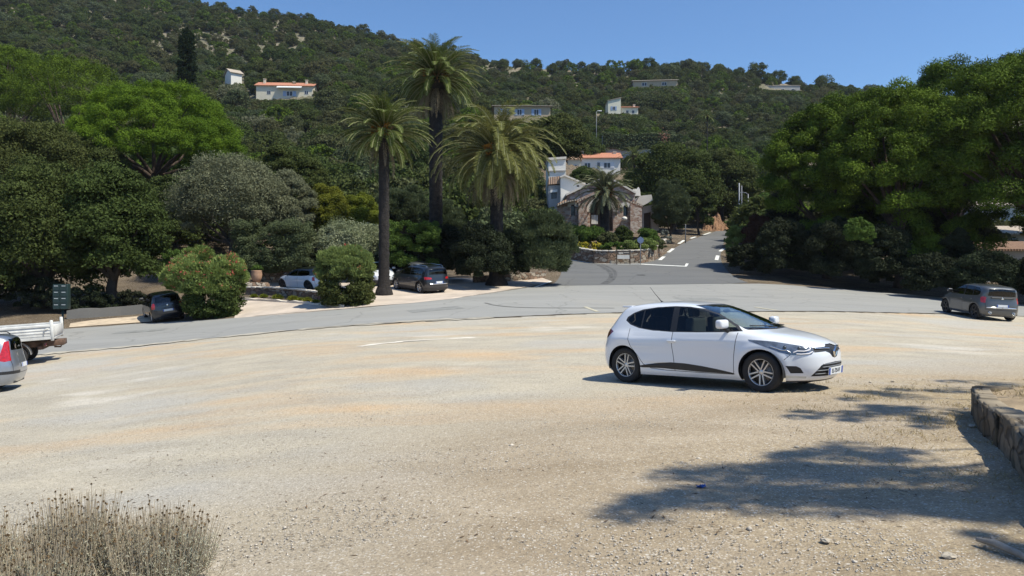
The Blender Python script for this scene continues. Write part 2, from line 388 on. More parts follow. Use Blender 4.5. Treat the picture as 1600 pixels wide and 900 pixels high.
MAT['edge'] = simple('crumbled_edge', (.16, .14, .115), .95, var=.5, scale=2.5)
MAT['sandy'] = simple('sandy_soil', (.50, .40, .29), .95, var=.25, scale=2.0)
MAT['pale_dust'] = simple('pale_concrete_patch', (.66, .61, .53), .95, var=.14, scale=1.5)
tag(drape('road', LIGHT, .02, MAT['asph_l'], .9), kind='structure')
tag(drape('side_road', DARK, .032, MAT['asph_d'], 1.0), kind='structure')
PADB = [(560, 481), (640, 475), (700, 468.5), (770, 458.5), (830, 448), (862, 440), (845, 434), (780, 436), (700, 435), (600, 432), (430, 436), (415, 444), (430, 455), (500, 465), (540, 472)]
tag(drape('parking_pad', [tuple(ground(*p)[:2]) for p in PADB], .03, MAT['pad'], .9), kind='structure')
PADA = [(366, 498), (440, 492.5), (500, 487.5), (562, 481), (520, 473), (440, 470), (400, 466), (372, 470)]
tag(drape('driveway', [tuple(ground(*p)[:2]) for p in PADA], .026, MAT['pad'], .8), kind='structure')
PADC = [(108, 512), (180, 507), (238, 503), (262, 500), (250, 490), (224, 494), (150, 500), (110, 506)]
tag(drape('sandy_verge', smooth_line([tuple(ground(*p)[:2]) for p in PADC], 2), .026, MAT['sandy'], .8), kind='structure')
def mark(name, pxs, wd, mat, off, sm=0, step=.5):
    pts = [tuple(ground(*p, 30 if p[1] < 455 else 3.9)[:2]) for p in pxs]
    if sm: pts = smooth_line(pts, sm)
    return tag(drape(name, strip_poly(pts, wd), off, mat, step), kind='structure')
mark('road_marking', [(1000, 413.4), (1040, 415.5), (1073, 417)], .42, MAT['white_line'], .044)
mark('road_marking', [(1072, 416.5), (1074, 412.5)], .22, MAT['white_line'], .048)
mark('road_marking', [(880, 405.5), (900, 408.2), (930, 412.6), (970, 413.6), (1000, 413.4)], .2, MAT['white_line'], .046, 2)
for a, b in (((1031, 407), (1037.5, 401.5)), ((1044, 395), (1052, 389)), ((1060.5, 381.5), (1069, 376)), ((1079, 373.2), (1087, 370.6)), ((1099, 367.5), (1110, 363.8)), ((1119.5, 407), (1121.5, 400)), ((1125, 393.5), (1131, 389))):
    mark('road_marking', [a, b], .32, MAT['white_line'], .044)
mark('road_marking', [(836, 449.5), (848, 445), (861, 440.5)], .22, MAT['white_line'], .046)
mark('kerb_line', [(818, 450), (826, 445), (836, 440)], .2, MAT['pad'], .05)
mark('road_marking', [(914, 480.5), (934, 488)], .18, MAT['yellow_line'], .034)
mark('road_marking', [(1180, 481), (1215, 486)], .18, MAT['yellow_line'], .034)
mark('skid_mark', [(758, 474), (775, 478.5), (810, 481.5), (870, 482.5), (960, 482.3)], .14, MAT['rubber'], .034, 2)
mark('skid_mark', [(665, 503), (690, 501.5), (700, 500.5)], .1, MAT['rubber'], .034)
MAT['rub2'] = simple('tyre_mark_dark', (.085, .085, .085), .9, var=.3, scale=2)
mark('skid_mark', [(935, 414.5), (950, 422), (956, 430), (952, 438), (942, 444)], .3, MAT['rub2'], .044, 2)
mark('skid_mark', [(942, 414.5), (958, 421), (963, 429), (958, 438), (948, 444)], .25, MAT['rub2'], .044, 2)
MAT['patch'] = simple('asphalt_patch', (.22, .22, .21), .9, var=.15, scale=3)
mark('asphalt_patch', [(640, 488), (720, 481)], 1.1, MAT['patch'], .028)
mark('asphalt_patch', [(1060, 468), (1130, 468)], 1.6, MAT['patch'], .028)
mark('asphalt_patch', [(180, 521), (260, 515)], .9, MAT['patch'], .028)
mark('manhole_cover', [(996, 430.5), (1008, 430.5)], .5, MAT['rub2'], .048)
# crumbling edges of the asphalt
def rough_edge(pts, w0, w1, seed, name, off, mat, keep=.75):
    r = random.Random(seed); pts = densify(smooth_line(pts, 2), .35, False); run = []
    def flush(run):
        if len(run) > 3:
            L = []; R = []
            for i, p in enumerate(run):
                a = np.array(run[max(i-1, 0)]); b = np.array(run[min(i+1, len(run)-1)]); t = b-a; t /= np.linalg.norm(t)+1e-9; nrm = np.array([-t[1], t[0]])
                e = .01 if i in (0, len(run)-1) else 1
                L.append(tuple(np.array(p)+nrm*r.uniform(w0, w1)*e)); R.append(tuple(np.array(p)-nrm*r.uniform(w0, w1)*e))
            return L+R[::-1]
    out = []; 
    for p in pts:
        run.append(p)
        if r.random() < .04:
            q = flush(run); 
            if q and r.random() < keep: out.append(q)
            run = []
    q = flush(run)
    if q: out.append(q)
    for q in out: tag(drape(name, q, off, mat, .6), kind='structure')
MAT['spill'] = simple('spilled_gravel_dust', (.40, .365, .30), .95, var=.2, scale=6)
rough_edge(near_w[2:19], .05, .55, 15, 'gravel_spill', .026, MAT['spill'], .6)
rough_edge(near_w[2:19], .02, .13, 5, 'road_edge', .03, MAT['edge'])
rough_edge(far_w[9:-2], .02, .10, 6, 'road_edge', .036, MAT['edge'], .8)
for a_, k_ in (([(560, 542), (590, 538), (630, 534.5)], .34), ([(618, 535), (660, 531.5), (700, 530)], .26), ([(690, 530), (725, 528.5), (750, 528)], .42)): rough_edge([tuple(ground(*p)[:2]) for p in a_], k_*.2, k_*.6, int(k_*100), 'concrete_patch', .012, MAT['pale_dust'], 1)
# ---------------------------------------------------------------- foliage
def rand_unit(rng, n):
    v = rng.normal(size=(n, 3)); return v/np.linalg.norm(v, axis=1, keepdims=True)
def leaves(C, D, Nn, L, W):
    """diamond leaves: centre, long axis, face normal, length, width"""
    Sx = np.cross(D, Nn); Sx /= np.linalg.norm(Sx, axis=1, keepdims=True)+1e-9
    L = np.asarray(L).reshape(-1, 1); W = np.asarray(W).reshape(-1, 1)
    V = np.stack([C-D*L/2, C+Sx*W/2-D*L*.1, C+D*L/2, C-Sx*W/2-D*L*.1], 1).reshape(-1, 3)
    return V
def clump_leaves(rng, cen, rad, per, size, aspect, kind, flat=.8, light=None):
    """cen (k,3), rad (k,), per leaves on each; returns V, v"""
    k = len(cen); n = k*per
    ci = np.repeat(np.arange(k), per); u = rand_unit(rng, n)
    u[:, 2] = np.where(u[:, 2] < -.35, -u[:, 2]*.6, u[:, 2]); u /= np.linalg.norm(u, axis=1, keepdims=True)
    r = rad[ci]*(rng.uniform(.45, 1.0, n)**.5)*(1+rng.normal(0, .12, n)) if kind != 'puff' else rad[ci]*rng.uniform(.62, 1.04, n)*(1+rng.normal(0, .08, n))
    pos = cen[ci]+u*r[:, None]*np.array([1, 1, flat])
    if kind == 'needle':
        D = u*.8+np.array([0, 0, .55])+rng.normal(0, .35, (n, 3))
    elif kind == 'puff':
        D = rand_unit(rng, n)+u*.25+np.array([0, 0, .25])
    elif kind == 'grass':
        D = u*.35+np.array([0, 0, 1.0])+rng.normal(0, .25, (n, 3))
    else:
        D = rand_unit(rng, n)+u*.4
    D /= np.linalg.norm(D, axis=1, keepdims=True)
    Nn = u+rng.normal(0, .20 if kind == 'puff' else .5, (n, 3)); Nn -= D*(Nn*D).sum(1, keepdims=True); Nn /= np.linalg.norm(Nn, axis=1, keepdims=True)+1e-9
    s = size*rng.uniform(.6, 1.35, n)
    V = leaves(pos, D, Nn, s, s*aspect)
    cv = rng.uniform(0, 1, k)
    v = np.clip(cv[ci]*.6+rng.uniform(0, .4, n), 0, 1)
    return V, v
def crown_clumps(rng, w, d, h, n, shape='oak', rmin=.12, rmax=.24):
    """clump centres in a crown of size w,d,h (base at 0)"""
    out = []; rad = []
    # secondary lobes make the outline uneven
    nl = 7; lob = rand_unit(rng, nl); la = rng.uniform(-.28, .22, nl)
    while len(out) < n:
        u = rand_unit(rng, 1)[0]; t = rng.uniform(.35, 1)**.45
        if shape in ('dome', 'umbrella') and rng.uniform() < .75: t = rng.uniform(.86, 1.0)
        amp = .22 if shape in ('umbrella', 'dome') else 1.0
        k = 1+amp*sum(a*max(0, u.dot(l))**3 for a, l in zip(la, lob))
        if shape == 'umbrella':
            if u[2] < -.25: continue
            x, y, z = u[0]*w/2*t*k, u[1]*d/2*t*k, (max(u[2], -.05))*h*.82*t*k+h*.12
            if u[2] < .1: z = h*rng.uniform(.06, .25)
        elif shape == 'column':
            z = rng.uniform(0, 1); rr_ = (math.sin(math.pi*min(1, z*.9+.12))**.55)*(.75+.25*k); a = rng.uniform(0, 6.283)
            x, y, z = math.cos(a)*w/2*rr_*t, math.sin(a)*d/2*rr_*t, z*h
        elif shape == 'box':
            x, y, z = np.clip(u[0]*1.5, -1, 1)*w/2*t, np.clip(u[1]*1.5, -1, 1)*d/2*t, h/2+np.clip(u[2]*1.4, -1, 1)*h/2*t
        elif shape == 'dome':
            if u[2] < -.3: continue
            zz_ = h*.42+u[2]*h*.56*t*k if u[2] > 0 else h*rng.uniform(0, .45); x, y, z = u[0]*w/2*t*k, u[1]*d/2*t*k, zz_
        else:
            if u[2] < -.6: continue
            x, y, z = u[0]*w/2*t*k, u[1]*d/2*t*k, h*.46+u[2]*h*.52*t*k
        out.append((x, y, z)); rad.append(min(w, d, h*1.3)*rng.uniform(rmin, rmax)*(.65 if t > .9 and shape not in ('dome', 'umbrella') else 1))
    c = np.array(out); r = np.array(rad)
    # shrink back inside the asked outline
    c[:, 0] *= 1-.6*r.mean()/(w/2+1e-6); c[:, 1] *= 1-.6*r.mean()/(d/2+1e-6)
    c[:, 2] = np.clip(c[:, 2], 0, None)*(1-.5*r.mean()/h)
    return c, r
def crown_mesh(name, mat, seed, w, d, h, n, per, size, aspect=.55, kind='leaf', shape='oak', rmin=.12, rmax=.24, extra=None, flat=.8, tint=None):
    rng = np.random.default_rng(seed)
    c, r = crown_clumps(rng, w, d, h, n, shape, rmin, rmax)
    V, v = clump_leaves(rng, c, r, per, size, aspect, kind, flat)
    return V, v, c
def quads(n): return np.arange(n*4, dtype=np.int32).reshape(n, 4)
def limbs(mb, base, cens, rng, r0, fork=.45, n=12, sides=6):
    """trunk from base plus limbs reaching into the crown"""
    base = Vector(base); cc = cens.mean(0); top = Vector((cc[0], cc[1], cc[2]))
    fz = base.lerp(top, fork)+Vector((rng.normal(0, .03), rng.normal(0, .03), 0))*r0*20
    mb.tube([base+Vector((0, 0, -.3)), base+Vector((0, 0, .15)), base.lerp(fz, .5)+Vector((rng.normal(0, .3)*r0*2, rng.normal(0, .3)*r0*2, 0)), fz], [r0*1.5, r0*1.1, r0*.9, r0*.75], 9)
    sel = rng.choice(len(cens), min(n, len(cens)), replace=False)
    for i in sel:
        e = Vector(cens[i]); m_ = fz.lerp(e, .5)+Vector((rng.normal(0, .2), rng.normal(0, .2), -abs(rng.normal(0, .3))))*r0*3
        mb.tube([fz-Vector((0, 0, r0)), fz.lerp(m_, .5)+Vector((0, 0, -.05)), m_, e], [r0*.6, r0*.4, r0*.28, r0*.08], sides, cap=False)

# kinds: dark, light, alternative colour, translucency
LM = {}
def lm(key, dark, light, alt, trans=.28, rough=.55, altmix=.5):
    LM[key] = leaf_mat('foliage_'+key, dark, light, alt, trans, True, rough, altmix)
lm('oak', (.030, .050, .013), (.088, .128, .036), (.105, .10, .035), .28)
lm('oak_grey', (.045, .057, .023), (.125, .14, .062), (.115, .10, .045), .25)
lm('pine', (.06, .11, .010), (.20, .30, .026), (.085, .15, .018), .34, altmix=.4)
lm('pine_dark', (.022, .040, .007), (.15, .22, .024), (.045, .08, .015), .16, altmix=.35)
lm('olive', (.11, .12, .068), (.235, .245, .15), (.17, .165, .10), .25)
lm('yellow', (.085, .11, .015), (.23, .28, .04), (.20, .18, .03), .4)
lm('bright', (.05, .09, .02), (.15, .23, .05), (.10, .16, .04), .38)
lm('bluegreen', (.05, .068, .032), (.135, .165, .08), (.10, .12, .06), .25)
lm('oleander', (.11, .16, .035), (.36, .44, .14), (.17, .21, .08), .35)
lm('painted_shade', (.014, .021, .011), (.045, .06, .03), (.04, .035, .022), .15)  # near-black leaves, shade painted into the colour of bushes under trees
lm('red', (.05, .022, .018), (.11, .05, .035), (.08, .05, .03), .25)
lm('variegated', (.08, .12, .04), (.55, .57, .40), (.2, .22, .12), .3)
lm('cypress', (.015, .027, .012), (.04, .06, .025), (.03, .045, .02), .15)
lm('palm', (.04, .062, .016), (.15, .19, .05), (.12, .14, .04), .3)
lm('palm_yellow', (.06, .075, .02), (.26, .26, .085), (.20, .19, .06), .3)
lm('olive_palm', (.06, .07, .04), (.17, .19, .12), (.12, .13, .08), .2)
lm('grey', (.13, .14, .12), (.30, .32, .29), (.2, .2, .16), .2)

SPEC = {   # kind: leaf kind, leaf size, aspect, shape, clumps, rmin, rmax, flat
 'oak': ('leaf', .17, .6, 'oak', 90, .10, .20, .75), 'olive': ('leaf', .17, .30, 'oak', 90, .09, .2, .9),
 'pine': ('puff', .16, .40, 'umbrella', 330, .050, .085, 1.0), 'pine_round': ('puff', .17, .42, 'dome', 330, .055, .11, 1.0),
 'bush': ('leaf', .13, .5, 'oak', 60, .12, .24, .9), 'hedge': ('leaf', .12, .5, 'box', 110, .14, .24, 1.0),
 'lance': ('needle', .20, .24, 'oak', 80, .10, .2, .9), 'column': ('needle', .22, .4, 'column', 60, .25, .4, 1.2),
}
ROOTS = {}
def plant(name, cat, label, kind, mat, px, D, ytop, ybot, wpx, seed, group=None, cover=1.5, lsize=None, nc=None, depth=.85, trunk=True, r0=None, cap=80000, extra=None, fork=.45, bark='bark', aspect=None, yoff=0.0):
    """a tree or shrub: crown between photo rows ytop and ybot, wpx wide, at distance D"""
    lk, ls, asp, shp, ncl, rmin, rmax, flat = SPEC[kind]
    ls = lsize or ls; ncl = nc or ncl; asp = aspect or asp
    x = (px-800)/F*D; z0 = float(Hp(px, D)); w = wpx*D/F; h = (ybot-ytop)*D/F; zc = (HY-ybot)*D/F
    zc = max(zc, z0-.05) if not trunk else zc
    h = (HY-ytop)*D/F - zc
    rng = np.random.default_rng(seed)
    c, r = crown_clumps(rng, w, w*depth, h, ncl, shp, rmin, rmax)
    area = (4*math.pi*r**2).mean(); per = int(min(cover*area/(ls*ls*asp*.5), cap/ncl)); per = max(per, 12)
    V, v = clump_leaves(rng, c, r, per, ls, asp, lk, flat)
    root = empty(name, (x, D, z0), 0, label, cat, group)
    dz = zc-z0; V = V+np.array([0, 0, dz]); V[:, 2] = np.maximum(V[:, 2], .0)
    me = np_mesh('crown', V, quads(len(V)//4), LM[mat], {'v': v}); cr = link('crown', me, root)
    if trunk:
        mb = MB(); c2 = c+np.array([0, 0, dz]); R0 = r0 or max(.06, w*.03)
        limbs(mb, (0, 0, 0), c2, rng, R0, fork)
        mb.build('trunk', MAT[bark], root)
    if extra:
        en, emat, ecount, esize, dark_l = extra
        ii = rng.integers(0, len(c), ecount); u = rand_unit(rng, ecount); u[:, 2] = abs(u[:, 2]); u[:, 1] = -abs(u[:, 1])*.9
        pos = c[ii]+u*r[ii][:, None]*1.06+np.array([0, 0, dz])
        keep = pos[:, 2] > .5*(dz+h)*dark_l; pos = pos[keep]
        k = 5; pp = np.repeat(pos, k, 0)+rng.normal(0, esize*.55, (len(pos)*k, 3)); n_ = len(pp)
        D_ = rand_unit(rng, n_); N_ = rand_unit(rng, n_); N_ -= D_*(N_*D_).sum(1, keepdims=True); N_ /= np.linalg.norm(N_, axis=1, keepdims=True)
        VV = leaves(pp, D_, N_, np.full(n_, esize), np.full(n_, esize*.8))
        link(en, np_mesh(en, VV, quads(n_), emat, {'v': rng.uniform(0, 1, n_)}), root)
    ROOTS[label] = root
    return root
def flower_mat(name, a, b):
    return leaf_mat(name, a, b, b, .3, True, .6, .2)
MAT['red_flower'] = flower_mat('oleander_bloom', (.42, .07, .06), (.58, .18, .14))
MAT['yellow_flower'] = flower_mat('yellow_bloom', (.55, .42, .05), (.70, .60, .10))
MAT['white_flower'] = flower_mat('white_bloom', (.6, .6, .52), (.75, .75, .68))

# ---- near and middle trees, left to right
T = plant
T('stone_pine', 'pine tree', 'large bright green umbrella pine with a broad domed crown, left of the palms', 'pine', 'pine', 240, 70, 124, 262, 286, 1, cover=2.8, nc=400, r0=.42, bark='bark_red', cap=260000, lsize=.15, depth=.85, fork=.62)
T('stone_pine', 'pine tree', 'umbrella pine with a lower dome just behind the big bright pine', 'pine', 'pine_dark', 112, 92, 84, 185, 200, 2, cover=2.2, nc=420, r0=.4, bark='bark_red')
T('stone_pine', 'pine tree', 'umbrella pine cut by the left edge of the photo', 'pine', 'pine_dark', 12, 100, 66, 150, 150, 3, cover=2.2, nc=330, r0=.4, bark='bark_red')
T('holm_oak', 'oak tree', 'dense dark oak with drooping branches above the parked black hatchback', 'oak', 'oak', 178, 45.5, 236, 468, 176, 11, cover=2.2, nc=190, r0=.35, fork=.4, depth=1.05)
T('holm_oak', 'oak tree', 'dense dark oak above the truck bed and green letter boxes', 'oak', 'oak', 62, 44.5, 242, 488, 204, 12, cover=2.2, nc=200, r0=.35, fork=.4, depth=1.0)
T('holm_oak', 'oak tree', 'dark oak at the left edge behind the silver estate car', 'oak', 'oak', -70, 43, 232, 500, 180, 13, cover=1.8, nc=120, r0=.3, fork=.3)
T('holm_oak', 'oak tree', 'brownish oak crown showing above the dark oaks at the left', 'oak', 'oak', 50, 60, 180, 300, 190, 14, cover=1.8, nc=120)
T('holm_oak', 'oak tree', 'oak crown in shade beneath the second umbrella pine', 'oak', 'oak', 150, 64, 205, 330, 120, 15, cover=1.8, nc=90)
T('holm_oak', 'oak tree', 'dark oak filling the gap between big pine and olive tree', 'oak', 'oak', 262, 60, 268, 420, 110, 16, cover=1.8, nc=90)
T('olive_tree', 'olive tree', 'grey green olive tree with a wide soft crown beside the umbrella pine', 'olive', 'olive', 358, 53, 234, 386, 205, 21, cover=1.7, nc=150)
T('olive_tree', 'olive tree', 'smaller grey olive crown leaning out right of the wide olive', 'olive', 'olive', 452, 55, 262, 372, 90, 22, cover=1.5)
T('carob_tree', 'tree', 'rounded mid green tree rising behind the olive trees', 'oak', 'oak', 452, 64, 224, 330, 130, 23, cover=1.8)
T('clipped_hedge', 'hedge', 'clipped grey green hedge behind the white hatchback', 'hedge', 'bluegreen', 427, 49.5, 345, 424, 132, 24, cover=1.7, trunk=False, nc=150, lsize=.11, depth=.5)
T('shrub', 'shrub', 'yellow green shrub with coppery tips right of the grey olive', 'bush', 'yellow', 512, 57, 282, 395, 78, 31, cover=1.8, nc=80, trunk=False)
T('shrub', 'shrub', 'yellow green pointed shrub left of the front palm trunk', 'bush', 'yellow', 560, 58, 293, 395, 76, 32, cover=1.8, nc=80, trunk=False)
T('variegated_bush', 'shrub', 'white and green speckled bush behind the round oleander', 'bush', 'variegated', 562, 51.3, 340, 420, 150, 33, cover=1.7, nc=110, trunk=False)
T('hedge_bush', 'hedge', 'sunlit yellow green hedge right of the front palm trunk', 'hedge', 'bright', 642, 49.3, 345, 415, 92, 34, cover=1.7, nc=110, trunk=False, depth=.5)
T('tamarisk', 'shrub', 'feathery grey green shrub behind the front palm trunk', 'lance', 'bluegreen', 632, 62, 288, 372, 90, 35, cover=1.7)
T('tamarisk', 'shrub', 'feathery grey green shrub low between the palm trunks', 'lance', 'bluegreen', 690, 60, 308, 385, 80, 36, cover=1.7)
T('shade_bush', 'shrub', 'dark bush in shade directly behind the black off-roader', 'bush', 'painted_shade', 690, 51, 350, 442, 110, 41, cover=1.6, trunk=False)
T('shade_bush', 'shrub', 'dark bush in shade under the drooping yellowish palm', 'bush', 'painted_shade', 755, 47.2, 346, 441, 100, 42, cover=1.6, trunk=False)
T('shade_bush', 'shrub', 'dark bush in shade above the white hatchback, under the clipped hedge', 'bush', 'painted_shade', 470, 52, 392, 440, 150, 43, cover=1.6, trunk=False, depth=.3)
T('shade_bush', 'shrub', 'dark bush in shade behind the two cars beside the front palm', 'bush', 'painted_shade', 590, 50.5, 388, 440, 110, 44, cover=1.6, trunk=False, depth=.4)
T('oleander', 'oleander bush', 'big tall oleander bush at the corner beside the dark side road', 'lance', 'bluegreen', 845, 49, 322, 446, 112, 45, cover=2.0, nc=120, trunk=False)
T('oleander', 'oleander bush', 'dark oleander on the parking edge left of the big corner oleander', 'lance', 'painted_shade', 800, 49.5, 352, 444, 90, 46, cover=1.8, nc=80, trunk=False)
OL1 = 'oleander with red and pink blooms beside the black hatchback'; OL2 = 'round bright oleander with a few red blooms at the roadside, hiding the white hatchback'
T('oleander', 'oleander bush', OL1, 'lance', 'oleander', 318, 39.4, 390, 472, 146, 47, depth=.6, cover=2.0, nc=130, trunk=False, extra=('blossoms', MAT['red_flower'], 260, .10, .9), lsize=.17, aspect=.27)
T('oleander', 'oleander bush', OL2, 'lance', 'oleander', 542, 39.3, 382, 445, 100, 48, depth=.7, cover=2.3, nc=110, trunk=False, extra=('blossoms', MAT['red_flower'], 34, .10, .9), lsize=.17, aspect=.27)
def lower_part(label, px, D, ytop, ybot, wpx, seed):
    root = ROOTS[label]; rng = np.random.default_rng(seed); w = wpx*D/F; z0 = root.location.z; zc = (HY-ybot)*D/F; h = (HY-ytop)*D/F-zc
    c, r = crown_clumps(rng, w, w*.8, h, 170, 'box', .14, .22); V, v = clump_leaves(rng, c, r, 150, .17, .4, 'leaf', .9); V += np.array([(px-800)/F*D-root.location.x, D-root.location.y, zc-z0]); V[:, 2] = np.maximum(V[:, 2], 0)
    link('lower_foliage', np_mesh('lower_foliage', V, quads(len(V)//4), LM['oak'], {'v': v}), root)
lower_part(OL2, 541, 39.3, 415, 482, 80, 49)
lower_part(OL1, 335, 39.4, 430, 497, 84, 50)
for i, (px, yt, yb, wp, D, lb) in enumerate([(-20, 405, 494, 110, 43.0, 'dark undergrowth at the left edge, behind the truck bed'), (60, 425, 493, 110, 43.2, 'dark undergrowth directly behind the green letter boxes'), (132, 448, 491, 90, 43.2, 'dark undergrowth behind the low grey wall'), (205, 452, 488, 60, 43.4, 'dark undergrowth left of the black hatchback roof')]):
    T('undergrowth', 'shrub', lb, 'bush', 'painted_shade', px, D, yt, yb, wp, 140+i, cover=1.6, nc=60, trunk=False, depth=.4)
T('hedge_bush', 'hedge', 'short strip of yellow green hedge behind the left oleander', 'hedge', 'bright', 276, 46, 389, 425, 44, 51, cover=1.7, nc=40, trunk=False, depth=.5)
# church side
for i, (px, yt, yb, wp, D, mt, lb) in enumerate([
  (900, 352, 392, 50, 70, 'bright', 'loose green shrub at the left end of the church garden'),
  (928, 352, 382, 46, 68, 'bright', 'rounded green shrub in the church garden, left of the darker clipped one'),
  (950, 362, 386, 34, 66, 'oak_grey', 'low grey green shrub at the foot of the church palm'),
  (976, 349, 386, 34, 67, 'oak', 'dark green clipped round bush before the church door'),
  (1012, 356, 384, 38, 68, 'bright', 'bright green rounded bush at the right corner of the church garden'),
  (1000, 371, 394, 58, 64, 'oleander', 'low mixed green planting above the rubble wall beside the blue road sign'),
  (962, 378, 394, 50, 64.5, 'bright', 'low green ground shrub above the middle of the rubble wall'),
  (1032, 374, 392, 22, 67, 'oak_grey', 'small dark shrub at the right end of the rubble wall')]):
    T('garden_shrub', 'shrub', lb, 'bush', mt, px, D, yt, yb, wp, 60+i, cover=1.8, nc=40, trunk=False, lsize=.14, group='shrubs in the church garden')
T('flower_bed', 'flower bed', 'strip of yellow flowers on top of the rubble wall', 'bush', 'yellow', 918, 65, 377, 394, 60, 70, cover=1.6, nc=40, trunk=False, depth=.3, extra=('blossoms', MAT['yellow_flower'], 160, .11, .6))
T('grey_bush', 'shrub', 'pale silvery bush at the roadside right of the church garden', 'bush', 'grey', 1040, 76, 356, 388, 18, 71, cover=1.6, nc=30, trunk=False)
T('tamarisk', 'tree', 'feathery grey green tree right of the church', 'lance', 'bluegreen', 1048, 79, 276, 372, 64, 72, cover=1.9, nc=110, lsize=.26, fork=.3)
T('holm_oak', 'oak tree', 'broad green oak behind the church roof', 'oak', 'oak', 1052, 98, 218, 340, 150, 73, cover=1.8, nc=140, lsize=.28)
T('holm_oak', 'oak tree', 'dark oak hanging over the bend of the side road', 'oak', 'oak', 1130, 108, 222, 346, 120, 74, cover=1.8, nc=120, lsize=.28)
T('holm_oak', 'oak tree', 'dark oak in front of the bend, right of the feathery tree', 'oak', 'oak', 1092, 92, 268, 366, 60, 75, cover=1.8, nc=70, lsize=.24)
T('holm_oak', 'oak tree', 'tall dark oak between the palms and the red roofed villa', 'oak', 'oak', 868, 105, 172, 262, 110, 76, cover=1.8, nc=120, lsize=.28)
T('garden_shrub', 'shrub', 'green garden tree before the red roofed villa', 'bush', 'oak', 915, 100, 255, 300, 54, 77, cover=1.8, nc=60, lsize=.22)
T('roadside_bush', 'shrub', 'sunlit green bush at the right verge of the side road', 'lance', 'oleander', 1152, 62, 350, 410, 44, 78, cover=1.8, nc=70, trunk=False)
T('plum_bush', 'shrub', 'reddish leaved bush right of the sunlit roadside bush', 'bush', 'red', 1192, 60, 326, 425, 66, 79, cover=1.8, nc=80, trunk=False)
T('tree', 'tree', 'light green tree right of the two street poles', 'bush', 'bright', 1192, 96, 296, 350, 56, 80, cover=1.6, nc=60, lsize=.22)
# right hand pines
T('stone_pine', 'pine tree', 'round topped pine at the left end of the big right pine group', 'pine_round', 'pine_dark', 1292, 58, 150, 400, 205, 91, cover=2.0, nc=230, r0=.35, bark='bark_red', cap=200000)
T('stone_pine', 'pine tree', 'pine in the middle of the right pine group', 'pine_round', 'pine_dark', 1405, 54, 122, 405, 250, 92, cover=2.0, nc=260, r0=.4, bark='bark_red', cap=230000)
T('stone_pine', 'pine tree', 'tallest pine at the right edge of the photo', 'pine_round', 'pine_dark', 1645, 50, 62, 330, 410, 93, cover=2.0, nc=380, r0=.45, bark='bark_red', cap=260000, depth=.6)
T('stone_pine', 'pine tree', 'pine crown just outside the right edge', 'pine_round', 'pine_dark', 1770, 47, 20, 330, 290, 94, cover=1.8, nc=260, r0=.4, bark='bark_red')
T('stone_pine', 'pine tree', 'tall unseen pine added well outside the right edge to shade the right pine group', 'pine_round', 'pine_dark', 1960, 42, -40, 330, 330, 96, cover=1.6, nc=260, r0=.4, bark='bark_red')  # out-of-view pine put in to deepen the shade low in the right pines
T('stone_pine', 'pine tree', 'pine showing between the middle and tallest pines', 'pine_round', 'pine_dark', 1500, 60, 94, 385, 240, 95, cover=2.0, nc=240, r0=.4, bark='bark_red', cap=200000)
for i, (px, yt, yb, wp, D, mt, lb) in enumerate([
  (1165, 375, 432, 60, 57, 'painted_shade', 'dark bush where the side road meets the shaded hedge'),
  (1232, 340, 446, 110, 54, 'painted_shade', 'dark shaded hedge bush right of the reddish bush'),
  (1312, 330, 452, 110, 52, 'painted_shade', 'dark shaded bush below the left pine of the group'),
  (1390, 345, 458, 110, 50, 'painted_shade', 'dark shaded bush below the middle pine of the group'),
  (1460, 392, 464, 100, 47, 'painted_shade', 'dark shaded bush behind the bonnet of the grey off-roader'),
  (1545, 389, 474, 120, 45, 'painted_shade', 'dark shaded bush directly behind the grey off-roader'),
  (1650, 384, 478, 130, 44, 'painted_shade', 'dark shaded bush at the right edge behind the grey off-roader'),
  (1345, 300, 385, 150, 66, 'painted_shade', 'dark tree mass seen low between the pine trunks'),
  (1450, 290, 385, 120, 66, 'painted_shade', 'dark tree mass left of the right hand white house'),
  (1535, 342, 386, 56, 58, 'painted_shade', 'dark bush before the right hand white house'),
  (1250, 270, 400, 110, 64, 'painted_shade', 'dark tree mass under the left pine, right of the street poles'),
  (1395, 250, 400, 120, 68, 'painted_shade', 'dark tree mass deep behind the middle pine'),
  (1490, 255, 330, 130, 72, 'painted_shade', 'dark tree mass above the right hand white house'),
  (1600, 230, 300, 170, 72, 'painted_shade', 'dark tree mass above the right hand houses at the photo edge'),
  (1490, 350, 470, 70, 49, 'painted_shade', 'tall dark bush left of the right hand white house'),
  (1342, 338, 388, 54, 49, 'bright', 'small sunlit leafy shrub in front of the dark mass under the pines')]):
    T('shade_bush' if mt == 'painted_shade' else 'sunlit_bush', 'shrub', lb, 'bush', mt, px, D, yt, yb, wp, 100+i, cover=1.7 if mt == 'painted_shade' else .5, nc=80, trunk=False, lsize=.16, depth=.6, group='shaded bushes along the right side of the road' if mt == 'painted_shade' else None)
T('cypress', 'cypress tree', 'tall narrow dark cypress above the big umbrella pine', 'column', 'cypress', 292, 135, 46, 134, 28, 120, cover=1.8, lsize=.5)

